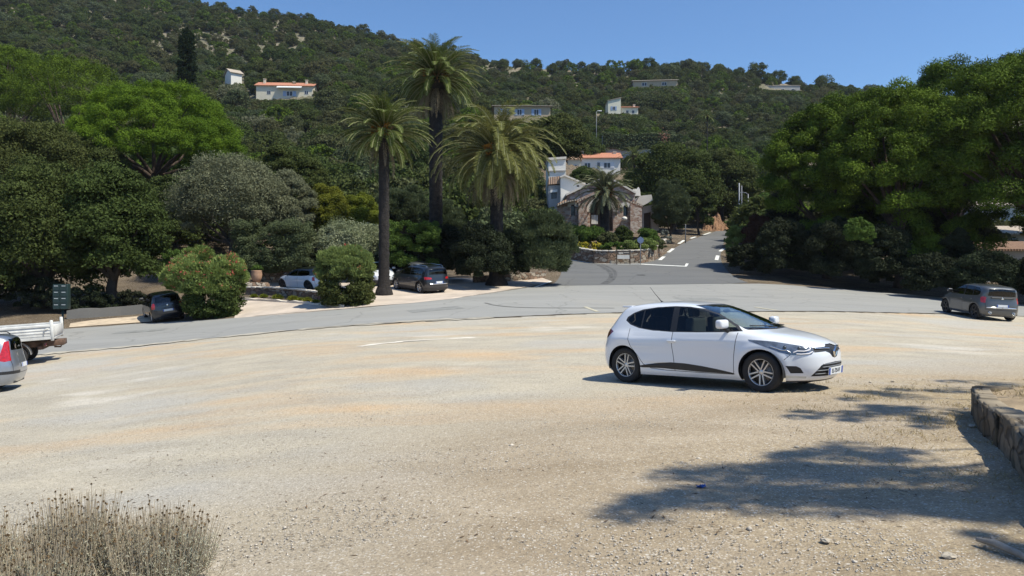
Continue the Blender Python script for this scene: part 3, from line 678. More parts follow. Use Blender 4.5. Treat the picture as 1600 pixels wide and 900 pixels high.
# overhanging pine, out of the frame at the upper right, that shades the gravel at the lower right
def overhang():
    rng = np.random.default_rng(77)
    root = empty('stone_pine', (17.0, 5.0, h1(17.0, 5.0)), 0, 'pine standing just outside the frame at the right, its branches shading the gravel', 'pine tree')
    z0 = root.location.z; tgt = []
    # shadow patches on the ground, as rows of pixels, carried up along the sun's direction to branch height
    SH = [((985, 798), (1110, 775), .42, 8), ((1080, 745), (1300, 735), .55, 16), ((1100, 775), (1600, 790), .6, 40), ((1230, 712), (1430, 708), .35, 14), ((1200, 735), (1560, 745), .5, 26), ((1350, 780), (1620, 800), .55, 22),
          ((1240, 652), (1400, 645), .28, 10), ((1330, 615), (1520, 606), .40, 16), ((1330, 640), (1510, 640), .35, 14), ((1420, 655), (1520, 660), .25, 6), ((1560, 600), (1650, 640), .4, 14), ((1600, 760), (1800, 800), .8, 30), ((1560, 700), (1700, 720), .5, 10), ((1580, 860), (1680, 880), .3, 8), ((1530, 845), (1560, 850), .12, 2)]
    for (a, b, r_, n_) in SH:
        for k in range(n_):
            t = rng.uniform(); p = (a[0]+(b[0]-a[0])*t, a[1]+(b[1]-a[1])*t+rng.normal(0, 6)); g = ground(p[0], p[1], 4.0)
            hh = rng.uniform(9.6, 11.5)
            tgt.append((g.x+SD.x/SD.z*hh, g.y+SD.y/SD.z*hh, g.z+hh, r_*rng.uniform(.5, 1.0)))
    tgt = np.array(tgt); c = tgt[:, :3]-np.array(root.location); r = tgt[:, 3]
    V, v = clump_leaves(rng, c, r*.85, 115, .19, .16, 'needle', .6)
    link('crown', np_mesh('crown', V, quads(len(V)//4), LM['pine_dark'], {'v': v}), root)
    mb = MB(); mb.tube([(0, 0, -.3), (0, 0, 3), (-.3, .2, 6.5), (-.6, .6, 9.5), (-.8, 1.0, 12.5)], [.4, .33, .28, .2, .1], 10)
    for i in rng.choice(len(c), 14, replace=False):
        e = Vector(c[i]); s_ = Vector((-.3, .2, 6.5)).lerp(Vector((-.7, .8, 11)), rng.uniform()); mb.tube([s_, s_.lerp(e, .5)+Vector((0, 0, .25)), e], [.07, .045, .015], 5, cap=False)
    mb.build('trunk', MAT['bark_red'], root)
overhang()

# ---------------------------------------------------------------- palms
def frond(rng, az, el, L, nleaf, wid, droop, lv):
    """returns leaflets of one arching frond: V, v, and the rachis points"""
    d = np.array([math.cos(az), math.sin(az), 0.]); P = []; p = np.zeros(3); e = el; ds = L/14
    for i in range(15):
        P.append(p.copy()); p = p+(d*math.cos(e)+np.array([0, 0, 1.])*math.sin(e))*ds; e -= droop*(.25+i/14*1.3)/14
    P = np.array(P); side = np.array([-math.sin(az), math.cos(az), 0.])
    t = np.linspace(.10, .99, nleaf); ii = t*14; i0 = np.clip(ii.astype(int), 0, 13); fr = (ii-i0)[:, None]
    Q = P[i0]*(1-fr)+P[i0+1]*fr; tan = P[i0+1]-P[i0]; tan /= np.linalg.norm(tan, axis=1, keepdims=True)
    up = np.cross(tan, side); up = np.where(up[:, 2:3] < 0, -up, up)
    l = wid*(np.sin(np.pi*np.clip(t*.92+.08, 0, 1))**.5)*rng.uniform(.85, 1.1, nleaf)
    Vs = []
    for sg in (-1, 1):
        D = side*sg*.78+tan*.62+up*.22+np.array([0, 0, -.22])+rng.normal(0, .10, (nleaf, 3)); D /= np.linalg.norm(D, axis=1, keepdims=True)
        N = up+side*sg*-.45; N -= D*(N*D).sum(1, keepdims=True); N /= np.linalg.norm(N, axis=1, keepdims=True)
        Vs.append(leaves(Q+D*l[:, None]/2, D, N, l, np.full(nleaf, .022+L*.005)))
    V = np.concatenate(Vs); v = np.clip(rng.normal(lv, .16, 2*nleaf), 0, 1)
    return V, v, P
def palm(name, label, px, D, yc, rad, seed, mat, nf=95, ybase=None, tr=.38, fruit=True, skirt=14, dr=1.0, lean=(0, 0)):
    rng = np.random.default_rng(seed); x = (px-800)/F*D; z0 = float(Hp(px, D)); hc = (HY-yc)*D/F-z0
    root = empty(name, (x, D, z0), 0, label, 'palm tree'); V = []; v = []; rach = MB()
    cen = np.array([lean[0], lean[1], hc])
    for k in range(nf):
        q = k/nf; az = k*2.39996+rng.normal(0, .3); el = math.radians(88-q*120+rng.normal(0, 7)); L = rad*1.16*(.82+.22*math.sin(math.pi*q))*rng.uniform(.82, 1.08)
        a, b, P = frond(rng, az, el, L, 56, rad*.15, dr*(.95+.75*(1-q)+.25*q), .55-.2*q+(.25 if q > .75 else 0))
        V.append(a+cen); v.append(b); rach.tube([Vector(cen+p) for p in P[::2]], [.045*rad/3]*4+[.02]*4 if len(P[::2]) == 8 else .03, 4, cap=False)
    V = np.concatenate(V); v = np.concatenate(v)
    cr = link('crown', np_mesh('crown', V, quads(len(V)//4), LM[mat], {'v': v}), root)
    rach.build('frond_stems', MAT['frond_stem'], root)
    if skirt:
        V = []; v = []
        for k in range(skirt):
            az = k*2.39996+.7; a, b, P = frond(rng, az, math.radians(rng.uniform(-58, -36)), rad*rng.uniform(.7, 1.0), 36, rad*.07, 1.0, .5)
            V.append(a+cen-np.array([0, 0, .35])); v.append(b)
        V = np.concatenate(V); v = np.concatenate(v); link('dead_fronds', np_mesh('dead_fronds', V, quads(len(V)//4), MAT['dead_frond'], {'v': v}), root)
    mb = MB(); hs = np.linspace(0, hc-.1, int(hc/.28)+2)
    prof = []
    for i, hh in enumerate(hs):
        base = tr*(1+1.1*math.exp(-hh/.35)); f = hh/hc
        if f > .93: base = tr*(1.25+.5*(f-.93)/.07)
        prof.append((base*(1+.09*(i % 2)+rng.uniform(-.03, .03)), hh))
    mb.tube([(lean[0]*(h_/hc), lean[1]*(h_/hc), h_-(.3 if i == 0 else 0)) for i, (r_, h_) in enumerate(prof)], [p_[0] for p_ in prof], 12)
    mb.build('trunk', MAT['palm_trunk'], root)
    # frond-base boss under the crown
    mb = MB()
    for k in range(70):
        a = k*2.4; hh = hc-.75*tr*2.2+k/70*1.4*tr*2; r_ = tr*(1.15+.5*math.sin(k/70*math.pi)); mb.tube([(lean[0]+math.cos(a)*r_*.8, lean[1]+math.sin(a)*r_*.8, hh), (lean[0]+math.cos(a)*r_*1.35, lean[1]+math.sin(a)*r_*1.35, hh+.28)], [.09, .035], 5)
    mb.build('frond_bases', MAT['frond_base'], root)
    if fruit:
        n = 1600; az = rng.choice(rng.uniform(0, 6.28, 9), n)+rng.normal(0, .13, n); t = rng.uniform(.2, 1, n)
        pos = np.stack([np.cos(az)*t*rad*.27+lean[0], np.sin(az)*t*rad*.27+lean[1], hc+.30+t*.5-t*t*rng.uniform(.3, 1.2, n)], 1)
        D_ = rand_unit(rng, n)+np.array([0, 0, -.8]); D_ /= np.linalg.norm(D_, axis=1, keepdims=True); N_ = rand_unit(rng, n); N_ -= D_*(N_*D_).sum(1, keepdims=True); N_ /= np.linalg.norm(N_, axis=1, keepdims=True)
        link('fruit_stalks', np_mesh('fruit_stalks', leaves(pos, D_, N_, np.full(n, .26), np.full(n, .05)), quads(n), MAT['fruit'], {'v': rng.uniform(0, 1, n)}), root)
    return root
MAT['frond_stem'] = simple('palm_frond_stem', (.22, .22, .09), .5)
MAT['dead_frond'] = leaf_mat('dead_palm_frond', (.10, .075, .05), (.32, .26, .17), (.2, .16, .1), .15)
MAT['palm_trunk'] = simple('palm_trunk', (.024, .020, .018), .95, var=.5, scale=4)
_t = MAT['palm_trunk'].node_tree; bump(_t, _t.nodes['Principled BSDF'], noise(_t, 7, 5, objpos(_t), .75), 1.0, .12)
MAT['frond_base'] = simple('palm_frond_base', (.20, .12, .055), .9, var=.35, scale=5)
MAT['fruit'] = leaf_mat('palm_fruit_stalk', (.42, .17, .03), (.62, .30, .06), (.5, .25, .05), .2)
palm('date_palm', 'leftmost big palm, its trunk flaring at the base beside the parked cars', 600, 43.2, 207, 2.75, 201, 'palm', 120, tr=.30, skirt=10, lean=(0, 0))
palm('date_palm', 'tallest palm with a skirt of dead fronds down its dark trunk', 681, 52, 122, 3.35, 202, 'palm', 130, tr=.45, skirt=60)
palm('date_palm', 'palm with long drooping yellowish fronds, right of the tallest palm', 776, 49, 240, 4.2, 203, 'palm_yellow', 140, tr=.42, skirt=60, dr=1.45)
palm('date_palm', 'small palm in front of the church door', 945, 70.5, 300, 3.0, 204, 'olive_palm', 85, tr=.42, fruit=False, skirt=10)
palm('fan_palm', 'small thin palm far up the slope above the bend of the side road', 1105, 172, 182, 2.2, 205, 'palm', 34, tr=.12, fruit=False, skirt=0)
palm('date_palm', 'dark palm beside the red roofed villa', 992, 150, 246, 3.2, 206, 'palm', 50, tr=.3, fruit=False, skirt=0)

# ---------------------------------------------------------------- wooded hillside
HOUSES = [   # photo rectangle that must stay visible, and its distance
 (398, 488, 118, 150, 232), (772, 862, 156, 184, 200), (946, 1000, 149, 183, 264), (884, 974, 232, 270, 170), (985, 1062, 118, 126, 300), (1190, 1256, 130, 139, 325), (358, 380, 102, 124, 255), (856, 890, 232, 280, 150), (926, 936, 168, 195, 195), (944, 1064, 207, 233, 181)]
HK = []
def hill_proto(kind, seed, n, per, size):
    rng = np.random.default_rng(seed)
    lk, ls, asp, shp, ncl, rmin, rmax, flat = SPEC[kind]
    c, r = crown_clumps(rng, 1.0, 1.0, .85 if kind != 'column' else 3.0, n, shp, rmin*1.1, rmax*1.1)
    V, v = clump_leaves(rng, c, r, per, size, asp if asp > .4 else .42, lk, flat); V[:, 2] += .06
    return V, v
mats_h = ['oak', 'oak', 'oak_grey', 'oak', 'bluegreen', 'pine_dark', 'oak_grey', 'olive']
kinds_h = ['oak', 'oak', 'oak', 'oak', 'oak', 'pine_round', 'oak', 'olive']
protos = []
for i in range(8):
    V, v = hill_proto(kinds_h[i], 300+i, 60, 140, .046)
    cen = V.reshape(-1, 4, 3)
    tb = MB(); tb.tube([(0, 0, -.15), (0, 0, .3), (.03, .02, .6)], [.035, .028, .015], 6)
    nv = len(V); TV = np.array([tuple(p) for p in tb.v]); TF = np.array([f for f in tb.f if len(f) == 4])
    Q = np.concatenate([quads(nv//4), TF+nv]); mi = np.concatenate([np.zeros(nv//4, int), np.ones(len(TF), int)])
    protos.append(np_mesh('hill_tree', np.concatenate([V, TV]), Q, [LM[mats_h[i]], MAT['bark']], {'v': np.concatenate([v, np.zeros(len(TF))])}, midx=mi))
rng = np.random.default_rng(5)
cand = []
def try_fill(n, d0, d1, smin, smax, gap):
    grid = {}
    for _ in range(n):
        d = math.sqrt(rng.uniform(d0*d0, d1*d1)); px = rng.uniform(-140, 1740); x = (px-800)/F*d
        s = rng.uniform(smin, smax)*(1+.15*rng.normal()); s = max(smin*.6, s)
        key = (int(x//8), int(d//8)); ok = True
        for a in (-1, 0, 1):
            for b in (-1, 0, 1):
                for (xx, dd, ss) in grid.get((key[0]+a, key[1]+b), ()):
                    if (xx-x)**2+(dd-d)**2 < (gap*(s+ss)/2)**2: ok = False
        if not ok: continue
        z = float(Hp(px, d)); yt = HY-F*(z+s*1.0)/d; yb = HY-F*z/d; hw = s/2*F/d
        bad = False
        for (x0, x1, y0, y1, hd) in HOUSES:
            if px+hw*.85 > x0 and px-hw*.85 < x1 and yt < y1-1 and d < hd+4:
                if d > hd-10 or yb > y0: bad = True
        # the side road and the church stay clear
        if d < 150 and 1020 < px < 1170 and yb > 300 and d < 112: bad = True
        if d < 92 and 850 < px < 1060: bad = True
        if bad: continue
        grid.setdefault(key, []).append((x, d, s)); cand.append((d, px, x, z, s, yt))
try_fill(5200, 66, 112, 5.5, 9.5, .62)
try_fill(9000, 112, 215, 5.5, 9.0, .60)
try_fill(16000, 215, 425, 4.6, 8.0, .60)
# bare rocky ground near the ridge at the upper left and middle
def sparse(px, d, x):
    q = math.sin(x*.043+d*.021)+math.sin(x*.017-d*.05+1.3)+math.sin(d*.11+x*.07)*.6
    if px > 640 and px < 1700: lim = 330; 
    else: lim = 290 if px > 250 else 320
    if d > lim: return rng.uniform() < np.clip(.22+q*.20, .0, .5)
    return False
cand = [c_ for c_ in cand if not sparse(c_[1], c_[0], c_[2])]
near_c = sorted([c_ for c_ in cand if -40 < c_[1] < 1640], key=lambda c_: -c_[4]/c_[0])
# hidden behind the front row?  keep those whose top shows above the front trees
front_y = lambda px: np.interp(px, [0, 100, 180, 240, 300, 380, 500, 560, 620, 740, 800, 860, 900, 1000, 1060, 1130, 1200, 1250, 1300, 1440, 1600], [190, 210, 220, 170, 150, 215, 235, 230, 230, 215, 250, 280, 300, 300, 235, 240, 215, 180, 165, 130, 85])
vis = [c_ for c_ in near_c if c_[5] < front_y(c_[1])]
ind = vis[:290]; ids = set(id(c_) for c_ in ind); rest = [c_ for c_ in cand if id(c_) not in ids and (c_[5] < front_y(min(max(c_[1], 0), 1600))+25 or c_[0] < 125)]
for c_ in ind:
    d, px, x, z, s, yt = c_; k = int(rng.integers(0, 8)) 
    o = link('hillside_tree', protos[k], None, (x, d, z-.05*s), rng.uniform(0, 6.28)); o.scale = (s*rng.uniform(.9, 1.15), s*rng.uniform(.9, 1.15), s*rng.uniform(.85, 1.15))
    tag(o, 'green bushy tree of the woods covering the slope', 'tree', 'trees of the wooded hillside')
# the rest of the wood: one mass, trees scattered by geometry nodes
kinds = bpy.data.collections.new('wood_kinds'); P8 = []
for i in range(8):
    V, v = hill_proto('oak' if i not in (5,) else 'pine_round', 400+i, 55, 85, .055)
    me = np_mesh('wood_tree', V, quads(len(V)//4), LM[['oak', 'oak_grey', 'oak', 'oak', 'bluegreen', 'pine_dark', 'oak', 'oak_grey'][i]], {'v': v})
    o = bpy.data.objects.new('wood_tree', me); kinds.objects.link(o); P8.append(o)
PT = []; SC_ = []; RT = []
for c_ in rest:
    d, px, x, z, s, yt = c_; PT.append((x, d, z-.1*s)); SC_.append(s*rng.uniform(.75, 1.12)); RT.append(rng.uniform(0, 6.28))
for _ in range(5200):
    d = math.sqrt(rng.uniform(230**2, 425**2)); px = rng.uniform(-100, 1500); x = (px-800)/F*d; s = rng.uniform(1.0, 3.0); z = float(Hp(px, d))
    if any(x0 < px < x1 and HY-F*(z+s)/d < y1 and d < hd+3 and d > hd-14 for (x0, x1, y0, y1, hd) in HOUSES): continue
    PT.append((x, d, z-.15*s)); SC_.append(s); RT.append(rng.uniform(0, 6.28))
# crowns screening the flat houses near the ridge and filling cleared ground
for _ in range(420):
    for (x0, x1, yy, dd) in ((985, 1064, 127.5, 292), (1188, 1258, 141, 318), (395, 490, 155, 224), (770, 864, 188, 192), (944, 1002, 175, 254), (944, 1002, 178, 250)):
        if _ % 4 == 0 or yy < 150:
            px = rng.uniform(x0, x1); d = dd-rng.uniform(0, 14); x = (px-800)/F*d; z = float(Hp(px, d)); s = max(1.5, min(9.5, ((HY-yy)*d/F-z+.4)/.92)); PT.append((x, d, z-.1*s)); SC_.append(s*rng.uniform(.8, 1.0)); RT.append(rng.uniform(0, 6.28))
me = bpy.data.meshes.new('far_woodland'); me.vertices.add(len(PT)); me.vertices.foreach_set('co', np.array(PT, np.float32).ravel())
for nm_, vals in (('size', SC_), ('turn', RT)): a_ = me.attributes.new(nm_, 'FLOAT', 'POINT'); a_.data.foreach_set('value', np.array(vals, np.float32))
wood = link('far_woodland', me); ng = bpy.data.node_groups.new('scatter_wood', 'GeometryNodeTree')
ng.interface.new_socket('Geometry', in_out='INPUT', socket_type='NodeSocketGeometry'); ng.interface.new_socket('Geometry', in_out='OUTPUT', socket_type='NodeSocketGeometry')
gi = ng.nodes.new('NodeGroupInput'); go = ng.nodes.new('NodeGroupOutput'); ip = ng.nodes.new('GeometryNodeInstanceOnPoints'); ci = ng.nodes.new('GeometryNodeCollectionInfo')
ci.inputs['Collection'].default_value = kinds; ci.inputs['Separate Children'].default_value = True; ci.inputs['Reset Children'].default_value = True
sz = ng.nodes.new('GeometryNodeInputNamedAttribute'); sz.data_type = 'FLOAT'; sz.inputs['Name'].default_value = 'size'; tn = ng.nodes.new('GeometryNodeInputNamedAttribute'); tn.data_type = 'FLOAT'; tn.inputs['Name'].default_value = 'turn'
cx = ng.nodes.new('ShaderNodeCombineXYZ'); rv = ng.nodes.new('FunctionNodeRandomValue'); rv.data_type = 'INT'; rv.inputs['Min'].default_value = 0; rv.inputs['Max'].default_value = 7
ng.links.new(tn.outputs['Attribute'], cx.inputs['Z']); ng.links.new(gi.outputs[0], ip.inputs['Points']); ng.links.new(ci.outputs[0], ip.inputs['Instance']); ip.inputs['Pick Instance'].default_value = True
ng.links.new(cx.outputs[0], ip.inputs['Rotation']); ng.links.new(sz.outputs['Attribute'], ip.inputs['Scale']); ng.links.new([o_ for o_ in rv.outputs if o_.enabled][0], ip.inputs['Instance Index']); ng.links.new(ip.outputs[0], go.inputs[0])
md = wood.modifiers.new('scatter', 'NODES'); md.node_group = ng
tag(wood, 'dense green woodland and scrub covering the hill up to the ridge', 'woodland', kind='stuff')
print('hill', len(ind), len(rest), len(PT))
# ---------------------------------------------------------------- building materials
def wall_mat(name, c, var=.08):
    m, nt, bs, out = mat_base(name); pos = geopos(nt)
    f = noise(nt, .6, 5, pos, .6); g = noise(nt, 9, 4, pos)
    nt.links.new(mixc(nt, ramp(nt, math2(nt, 'ADD', math2(nt, 'MULTIPLY', f, .7), math2(nt, 'MULTIPLY', g, .3)), .35, .65), tuple(x*(1-var*2) for x in c), c), bs.inputs['Base Color'])
    bs.inputs['Roughness'].default_value = .9; bump(nt, bs, g, .2, .02); return m
MAT['white_wall'] = wall_mat('white_render', (.78, .745, .68))
MAT['pale_cream_wall'] = wall_mat('pale_cream_render', (.74, .70, .56))
MAT['cream_wall'] = wall_mat('cream_render', (.66, .60, .47))
MAT['grey_wall'] = wall_mat('grey_render', (.42, .40, .38))
MAT['tan_wall'] = wall_mat('tan_render', (.48, .38, .26))
def tile_mat(name, a, b, ax=0, sc=4.0):
    m, nt, bs, out = mat_base(name); tc = objpos(nt)
    w1 = nd(nt, 'ShaderNodeTexWave', bands_direction='XYZ'[ax]); w1.inputs['Scale'].default_value = sc*.318; w1.inputs['Distortion'].default_value = .2; nt.links.new(tc, w1.inputs['Vector'])
    f = noise(nt, 4, 3, tc)
    c = mixc(nt, ramp(nt, f, .3, .7), a, b); c = mixc(nt, math2(nt, 'MULTIPLY', ramp(nt, w1.outputs['Fac'], .35, .0), .45), c, tuple(x*.45 for x in a))
    nt.links.new(c, bs.inputs['Base Color']); bs.inputs['Roughness'].default_value = .9; bump(nt, bs, w1.outputs['Fac'], .8, .05); return m
MAT['tile_red'] = tile_mat('red_roof_tiles', (.40, .15, .085), (.56, .26, .16))
MAT['tile_tan_shade'] = tile_mat('shade_toned_tan_tiles', (.16, .09, .055), (.28, .17, .11))  # tan tiles darkened: shade of the right edge put into the colour
MAT['tile_tan'] = tile_mat('tan_roof_tiles', (.46, .27, .17), (.62, .44, .31))
MAT['tile_old'] = tile_mat('weathered_roof_tiles', (.36, .29, .22), (.52, .45, .37))
MAT['glass_dark'] = simple('dark_window_glass', (.03, .035, .045), .12, var=.1)
MAT['shutter_blue'] = simple('blue_shutter_paint', (.30, .40, .58), .6)
MAT['shutter_white'] = simple('white_shutter_paint', (.65, .66, .68), .6)
MAT['dark_wood'] = simple('dark_brown_wood', (.07, .045, .03), .7, var=.3)
MAT['cloth_white'] = simple('white_awning_cloth', (.75, .74, .70), .9)
def stone_mat(name, cols, mortar, scale, bumpk=.9, dr=.055):
    m, nt, bs, out = mat_base(name); tc = geopos(nt)
    mp = nd(nt, 'ShaderNodeMapping'); mp.inputs['Scale'].default_value = (1, 1, 1.7); nt.links.new(tc, mp.inputs['Vector'])
    wn = nd(nt, 'ShaderNodeTexNoise'); wn.inputs['Scale'].default_value = 2.2; nt.links.new(mp.outputs[0], wn.inputs['Vector'])
    vm = nd(nt, 'ShaderNodeVectorMath', operation='SCALE'); vm.inputs['Scale'].default_value = .22; nt.links.new(wn.outputs['Color'], vm.inputs[0])
    ad = nd(nt, 'ShaderNodeVectorMath', operation='ADD'); nt.links.new(mp.outputs[0], ad.inputs[0]); nt.links.new(vm.outputs[0], ad.inputs[1])
    v1 = nd(nt, 'ShaderNodeTexVoronoi', feature='F1'); v2 = nd(nt, 'ShaderNodeTexVoronoi', feature='DISTANCE_TO_EDGE')
    for v_ in (v1, v2): v_.inputs['Scale'].default_value = scale; nt.links.new(ad.outputs[0], v_.inputs['Vector'])
    sp = nd(nt, 'ShaderNodeSeparateColor'); nt.links.new(v1.outputs['Color'], sp.inputs[0])
    c = mixc(nt, sp.outputs[0], cols[0], cols[1]); c = mixc(nt, ramp(nt, sp.outputs[1], .55, .75), c, cols[2])
    c = mixc(nt, math2(nt, 'MULTIPLY', ramp(nt, noise(nt, 20, 3, tc), .4, .7), .35), c, tuple(x*.6 for x in cols[0]))
    e = ramp(nt, v2.outputs['Distance'], dr*.25, dr)
    c = mixc(nt, e, mortar, c); nt.links.new(c, bs.inputs['Base Color']); bs.inputs['Roughness'].default_value = .95
    bump(nt, bs, e, bumpk, .06); return m
MAT['church_stone'] = stone_mat('red_and_cream_rubble', ((.34, .20, .15), (.50, .36, .28), (.60, .50, .42)), (.58, .50, .42), 3.2)
MAT['rubble'] = stone_mat('brown_dry_rubble', ((.15, .10, .07), (.30, .20, .14), (.38, .33, .27)), (.05, .04, .03), 2.6)
MAT['coping'] = wall_mat('pale_coping_stone', (.68, .62, .54))
MAT['slab_stone'] = stone_mat('grey_brown_slab', ((.10, .076, .048), (.15, .115, .072), (.20, .16, .11)), (.06, .048, .033), 1.6, .5)
MAT['metal_grey'] = simple('galvanised_metal', (.22, .23, .25), .6, .2)
MAT['metal_dark'] = simple('dark_painted_metal', (.03, .04, .04), .5, .3)
MAT['green_box'] = simple('dark_green_paint', (.014, .032, .030), .45)
MAT['terracotta'] = simple('terracotta', (.42, .25, .16), .85)

def window(root, x, z, w_, h_, y, glass=True, shut=None, arch=False):
    """a window in a wall whose face is at local y; sill centre at x,z (faces -y)"""
    mb = MB(); mb.box((x, y-.03, z+h_/2), (w_, .06, h_)); fr = mb.build('window', MAT['shutter_white'], root)
    mb = MB(); mb.box((x-w_*.235, y-.065, z+h_/2), (w_*.40, .02, h_*.86)); mb.box((x+w_*.235, y-.065, z+h_/2), (w_*.40, .02, h_*.86)); mb.build('pane', MAT['glass_dark'], fr)
    if shut:
        for s in (-1, 1):
            mb = MB(); mb.box((x+s*(w_/2+w_*.27), y-.05, z+h_/2), (w_*.5, .07, h_))
            for k in range(6): mb.box((x+s*(w_/2+w_*.27), y-.09, z+h_*(.1+.16*k)), (w_*.4, .02, h_*.05))
            mb.build('shutter', MAT[shut], root)
def house(label, px0, px1, D, y_eave, y_base, rise, wall, tile, rz=0.0, depth=8.0, name='villa', group=None, windows=(), roof='gable', over=.5, chims=(), ybelow=3.0):
    """front wall between photo columns px0..px1 at distance D; y rows of eave and base"""
    W_ = (px1-px0)*D/F; zb = (HY-y_base)*D/F; ze = (HY-y_eave)*D/F; h = ze-zb
    x = ((px0+px1)/2-800)/F*D
    root = empty(name, (x, D, zb), rz, label, 'house', group)
    mb = MB(); mb.box((0, depth/2, (h-ybelow)/2), (W_, depth, h+ybelow));
    if roof == 'gable':      # triangular end walls
        for sx in (-1, 1): mb.add([(sx*W_/2, 0, h), (sx*W_/2, depth, h), (sx*W_/2, depth/2, h+rise)], [(0, 1, 2)])
    mb.build('wall', MAT[wall], root)
    mb = MB(); o = over; t = .16
    if roof == 'gable':
        for s, y0, y1 in ((0, -o, depth/2), (1, depth+o, depth/2)):
            ze0 = h-o*rise/(depth/2)+.08; z1 = h+rise+.08
            vs = [(-W_/2-o, y0, ze0), (W_/2+o, y0, ze0), (W_/2+o, y1, z1), (-W_/2-o, y1, z1)]; vs += [(a, b, c+t) for a, b, c in vs]
            mb.add(vs, [(0,1,2,3),(4,5,6,7),(0,1,5,4),(1,2,6,5),(2,3,7,6),(3,0,4,7)])
    elif roof == 'hip':
        a = min(W_, depth)/2; vs = [(-W_/2-o, -o, h+.05), (W_/2+o, -o, h+.05), (W_/2+o, depth+o, h+.05), (-W_/2-o, depth+o, h+.05), (-W_/2+a, depth/2, h+rise), (W_/2-a, depth/2, h+rise)]
        vs += [(-W_/2-o, -o, h-.1), (W_/2+o, -o, h-.1), (W_/2+o, depth+o, h-.1), (-W_/2-o, depth+o, h-.1)]
        mb.add(vs, [(0,1,5,4),(1,2,5),(2,3,4,5),(3,0,4),(6,7,1,0),(7,8,2,1),(8,9,3,2),(9,6,0,3),(6,9,8,7)])
    elif roof == 'flat': mb.box((0, depth/2, h+.12), (W_+2*o*.4, depth+2*o*.4, .24))
    elif roof == 'mono':
        vs = [(-W_/2-.2, -.3, h+.05), (W_/2+.2, -.3, h+rise), (W_/2+.2, depth+.3, h+rise), (-W_/2-.2, depth+.3, h+.05)]; vs += [(a, b, c+t) for a, b, c in vs]
        mb.add(vs, [(0,1,2,3),(4,5,6,7),(0,1,5,4),(1,2,6,5),(2,3,7,6),(3,0,4,7)])
        mb2 = MB(); mb2.prism([(-W_/2, h), (W_/2, h), (W_/2, h+rise)], 0, depth); mb2.build('gable_wall', MAT[wall], root)
    rf = mb.build('roof', MAT[tile], root)
    for (cx, cy, chh) in chims:
        mb = MB(); mb.box((cx*W_/2, cy*depth, h+rise*.5+chh/2), (.7, .6, chh+rise*.6)); mb.box((cx*W_/2, cy*depth, h+rise*.8+chh+.1), (.9, .8, .14)); mb.build('chimney', MAT['cream_wall'], rf)
    for (wx, wz, ww, wh, sh) in windows: window(root, wx*W_/2, wz*h, ww, wh, 0, shut=sh)
    return root, W_, h
# hillside villas
r_, W_, h_ = house('villa with long red roof, three chimneys and white awning, left slope', 401, 488, 232, 134, 151, 1.9, 'cream_wall', 'tile_red', .06, 9, chims=((-.78, .3, 1.1), (.22, .5, .8), (.72, .3, .9)), windows=((.18, .05, 2.0, 1.6, 'shutter_blue'), (-.55, .2, 1.2, 1.1, None), (.78, .25, 1.2, 1.1, None)))
mb = MB(); mb.add([(-W_*.12, -1.6, h_*.78), (W_*.32, -1.6, h_*.78), (W_*.32, 0, h_*.99), (-W_*.12, 0, h_*.99), (-W_*.12, -1.6, h_*.70), (W_*.32, -1.6, h_*.70)], [(0,1,2,3), (4,5,1,0)]); mb.build('awning', MAT['cloth_white'], r_)
house('long tan villa with pale low roof and blue shutters, on the slope', 772, 860, 200, 166, 188, .9, 'tan_wall', 'tile_old', .03, 9, windows=((-.62, .35, 1.3, 1.7, 'shutter_blue'), (-.1, .35, 1.3, 1.7, 'shutter_blue'), (.5, .35, 1.3, 1.7, 'shutter_blue')), over=.6)
r_, W_, h_ = house('tall pale house with slanted roof line, left of the pale pair mid slope', 950, 970, 258, 158, 180, 1.2, 'pale_cream_wall', 'tile_old', 0, 7, roof='mono', windows=((-.1, .35, 1.0, 1.4, 'shutter_blue'),), over=.1)
house('low white house with reddish roof joined right of the tall slanted white one', 971, 997, 262, 168, 180, 1.0, 'pale_cream_wall', 'tile_red', 0, 8, windows=((-.3, .2, .9, 1.2, None), (.4, .2, .9, 1.2, None)), chims=((.7, .4, .8),))
r_, W_, h_ = house('white villa with orange tiled roof above the church', 906, 969, 170, 247, 269, 1.7, 'white_wall', 'tile_red', -.04, 9, windows=((-.62, .3, 1.4, 1.2, None), (-.05, .2, .9, 1.7, None), (.35, .28, 1.6, 1.3, 'shutter_white')), chims=((-.85, .4, .7), (.8, .4, .5)))
house('small cream wing with tan tiled roof, left end of the white villa', 887, 907, 167, 249, 272, 1.2, 'cream_wall', 'tile_tan', -.04, 6, name='villa_wing', windows=((.1, .25, 1.2, 1.3, None),), roof='hip', over=.35)
house('red roofed outbuilding glimpsed behind the white cube house', 856, 876, 150, 242, 256, 1.2, 'cream_wall', 'tile_red', 0, 6)
house('pale flat terrace house nearly hidden in trees near the ridge', 990, 1058, 300, 126, 142, 1.1, 'tan_wall', 'tile_old', -.1, 8, windows=((-.5, .5, 2, 1.4, None), (.4, .5, 2, 1.4, None)), roof='gable')
house('long pale stone house just under the ridge at the right', 1196, 1250, 328, 134, 147, 1.0, 'grey_wall', 'tile_old', 0, 8, windows=((-.6, .25, 1.5, 1.5, None), (0, .25, 1.5, 1.5, None), (.6, .25, 1.5, 1.5, None)), roof='flat')
house('small white gabled house peeking from trees right of the cypress', 361, 378, 256, 114, 126, 1.6, 'white_wall', 'tile_old', .7, 6)
house('white house with a chimney behind the right hand pines', 1524, 1640, 92, 322, 372, 1.4, 'white_wall', 'tile_old', -.15, 9, windows=((-.3, .35, .9, 1.2, None), (.3, .4, .9, 1.2, None)), chims=((-.2, .3, 1.2),), roof='gable')
house('beige building with small arched window and tan tile edge, right edge behind the pines', 1562, 1680, 74, 366, 392, .8, 'tan_wall', 'tile_old', 0, 6, windows=((-.65, .2, .6, .9, None),))
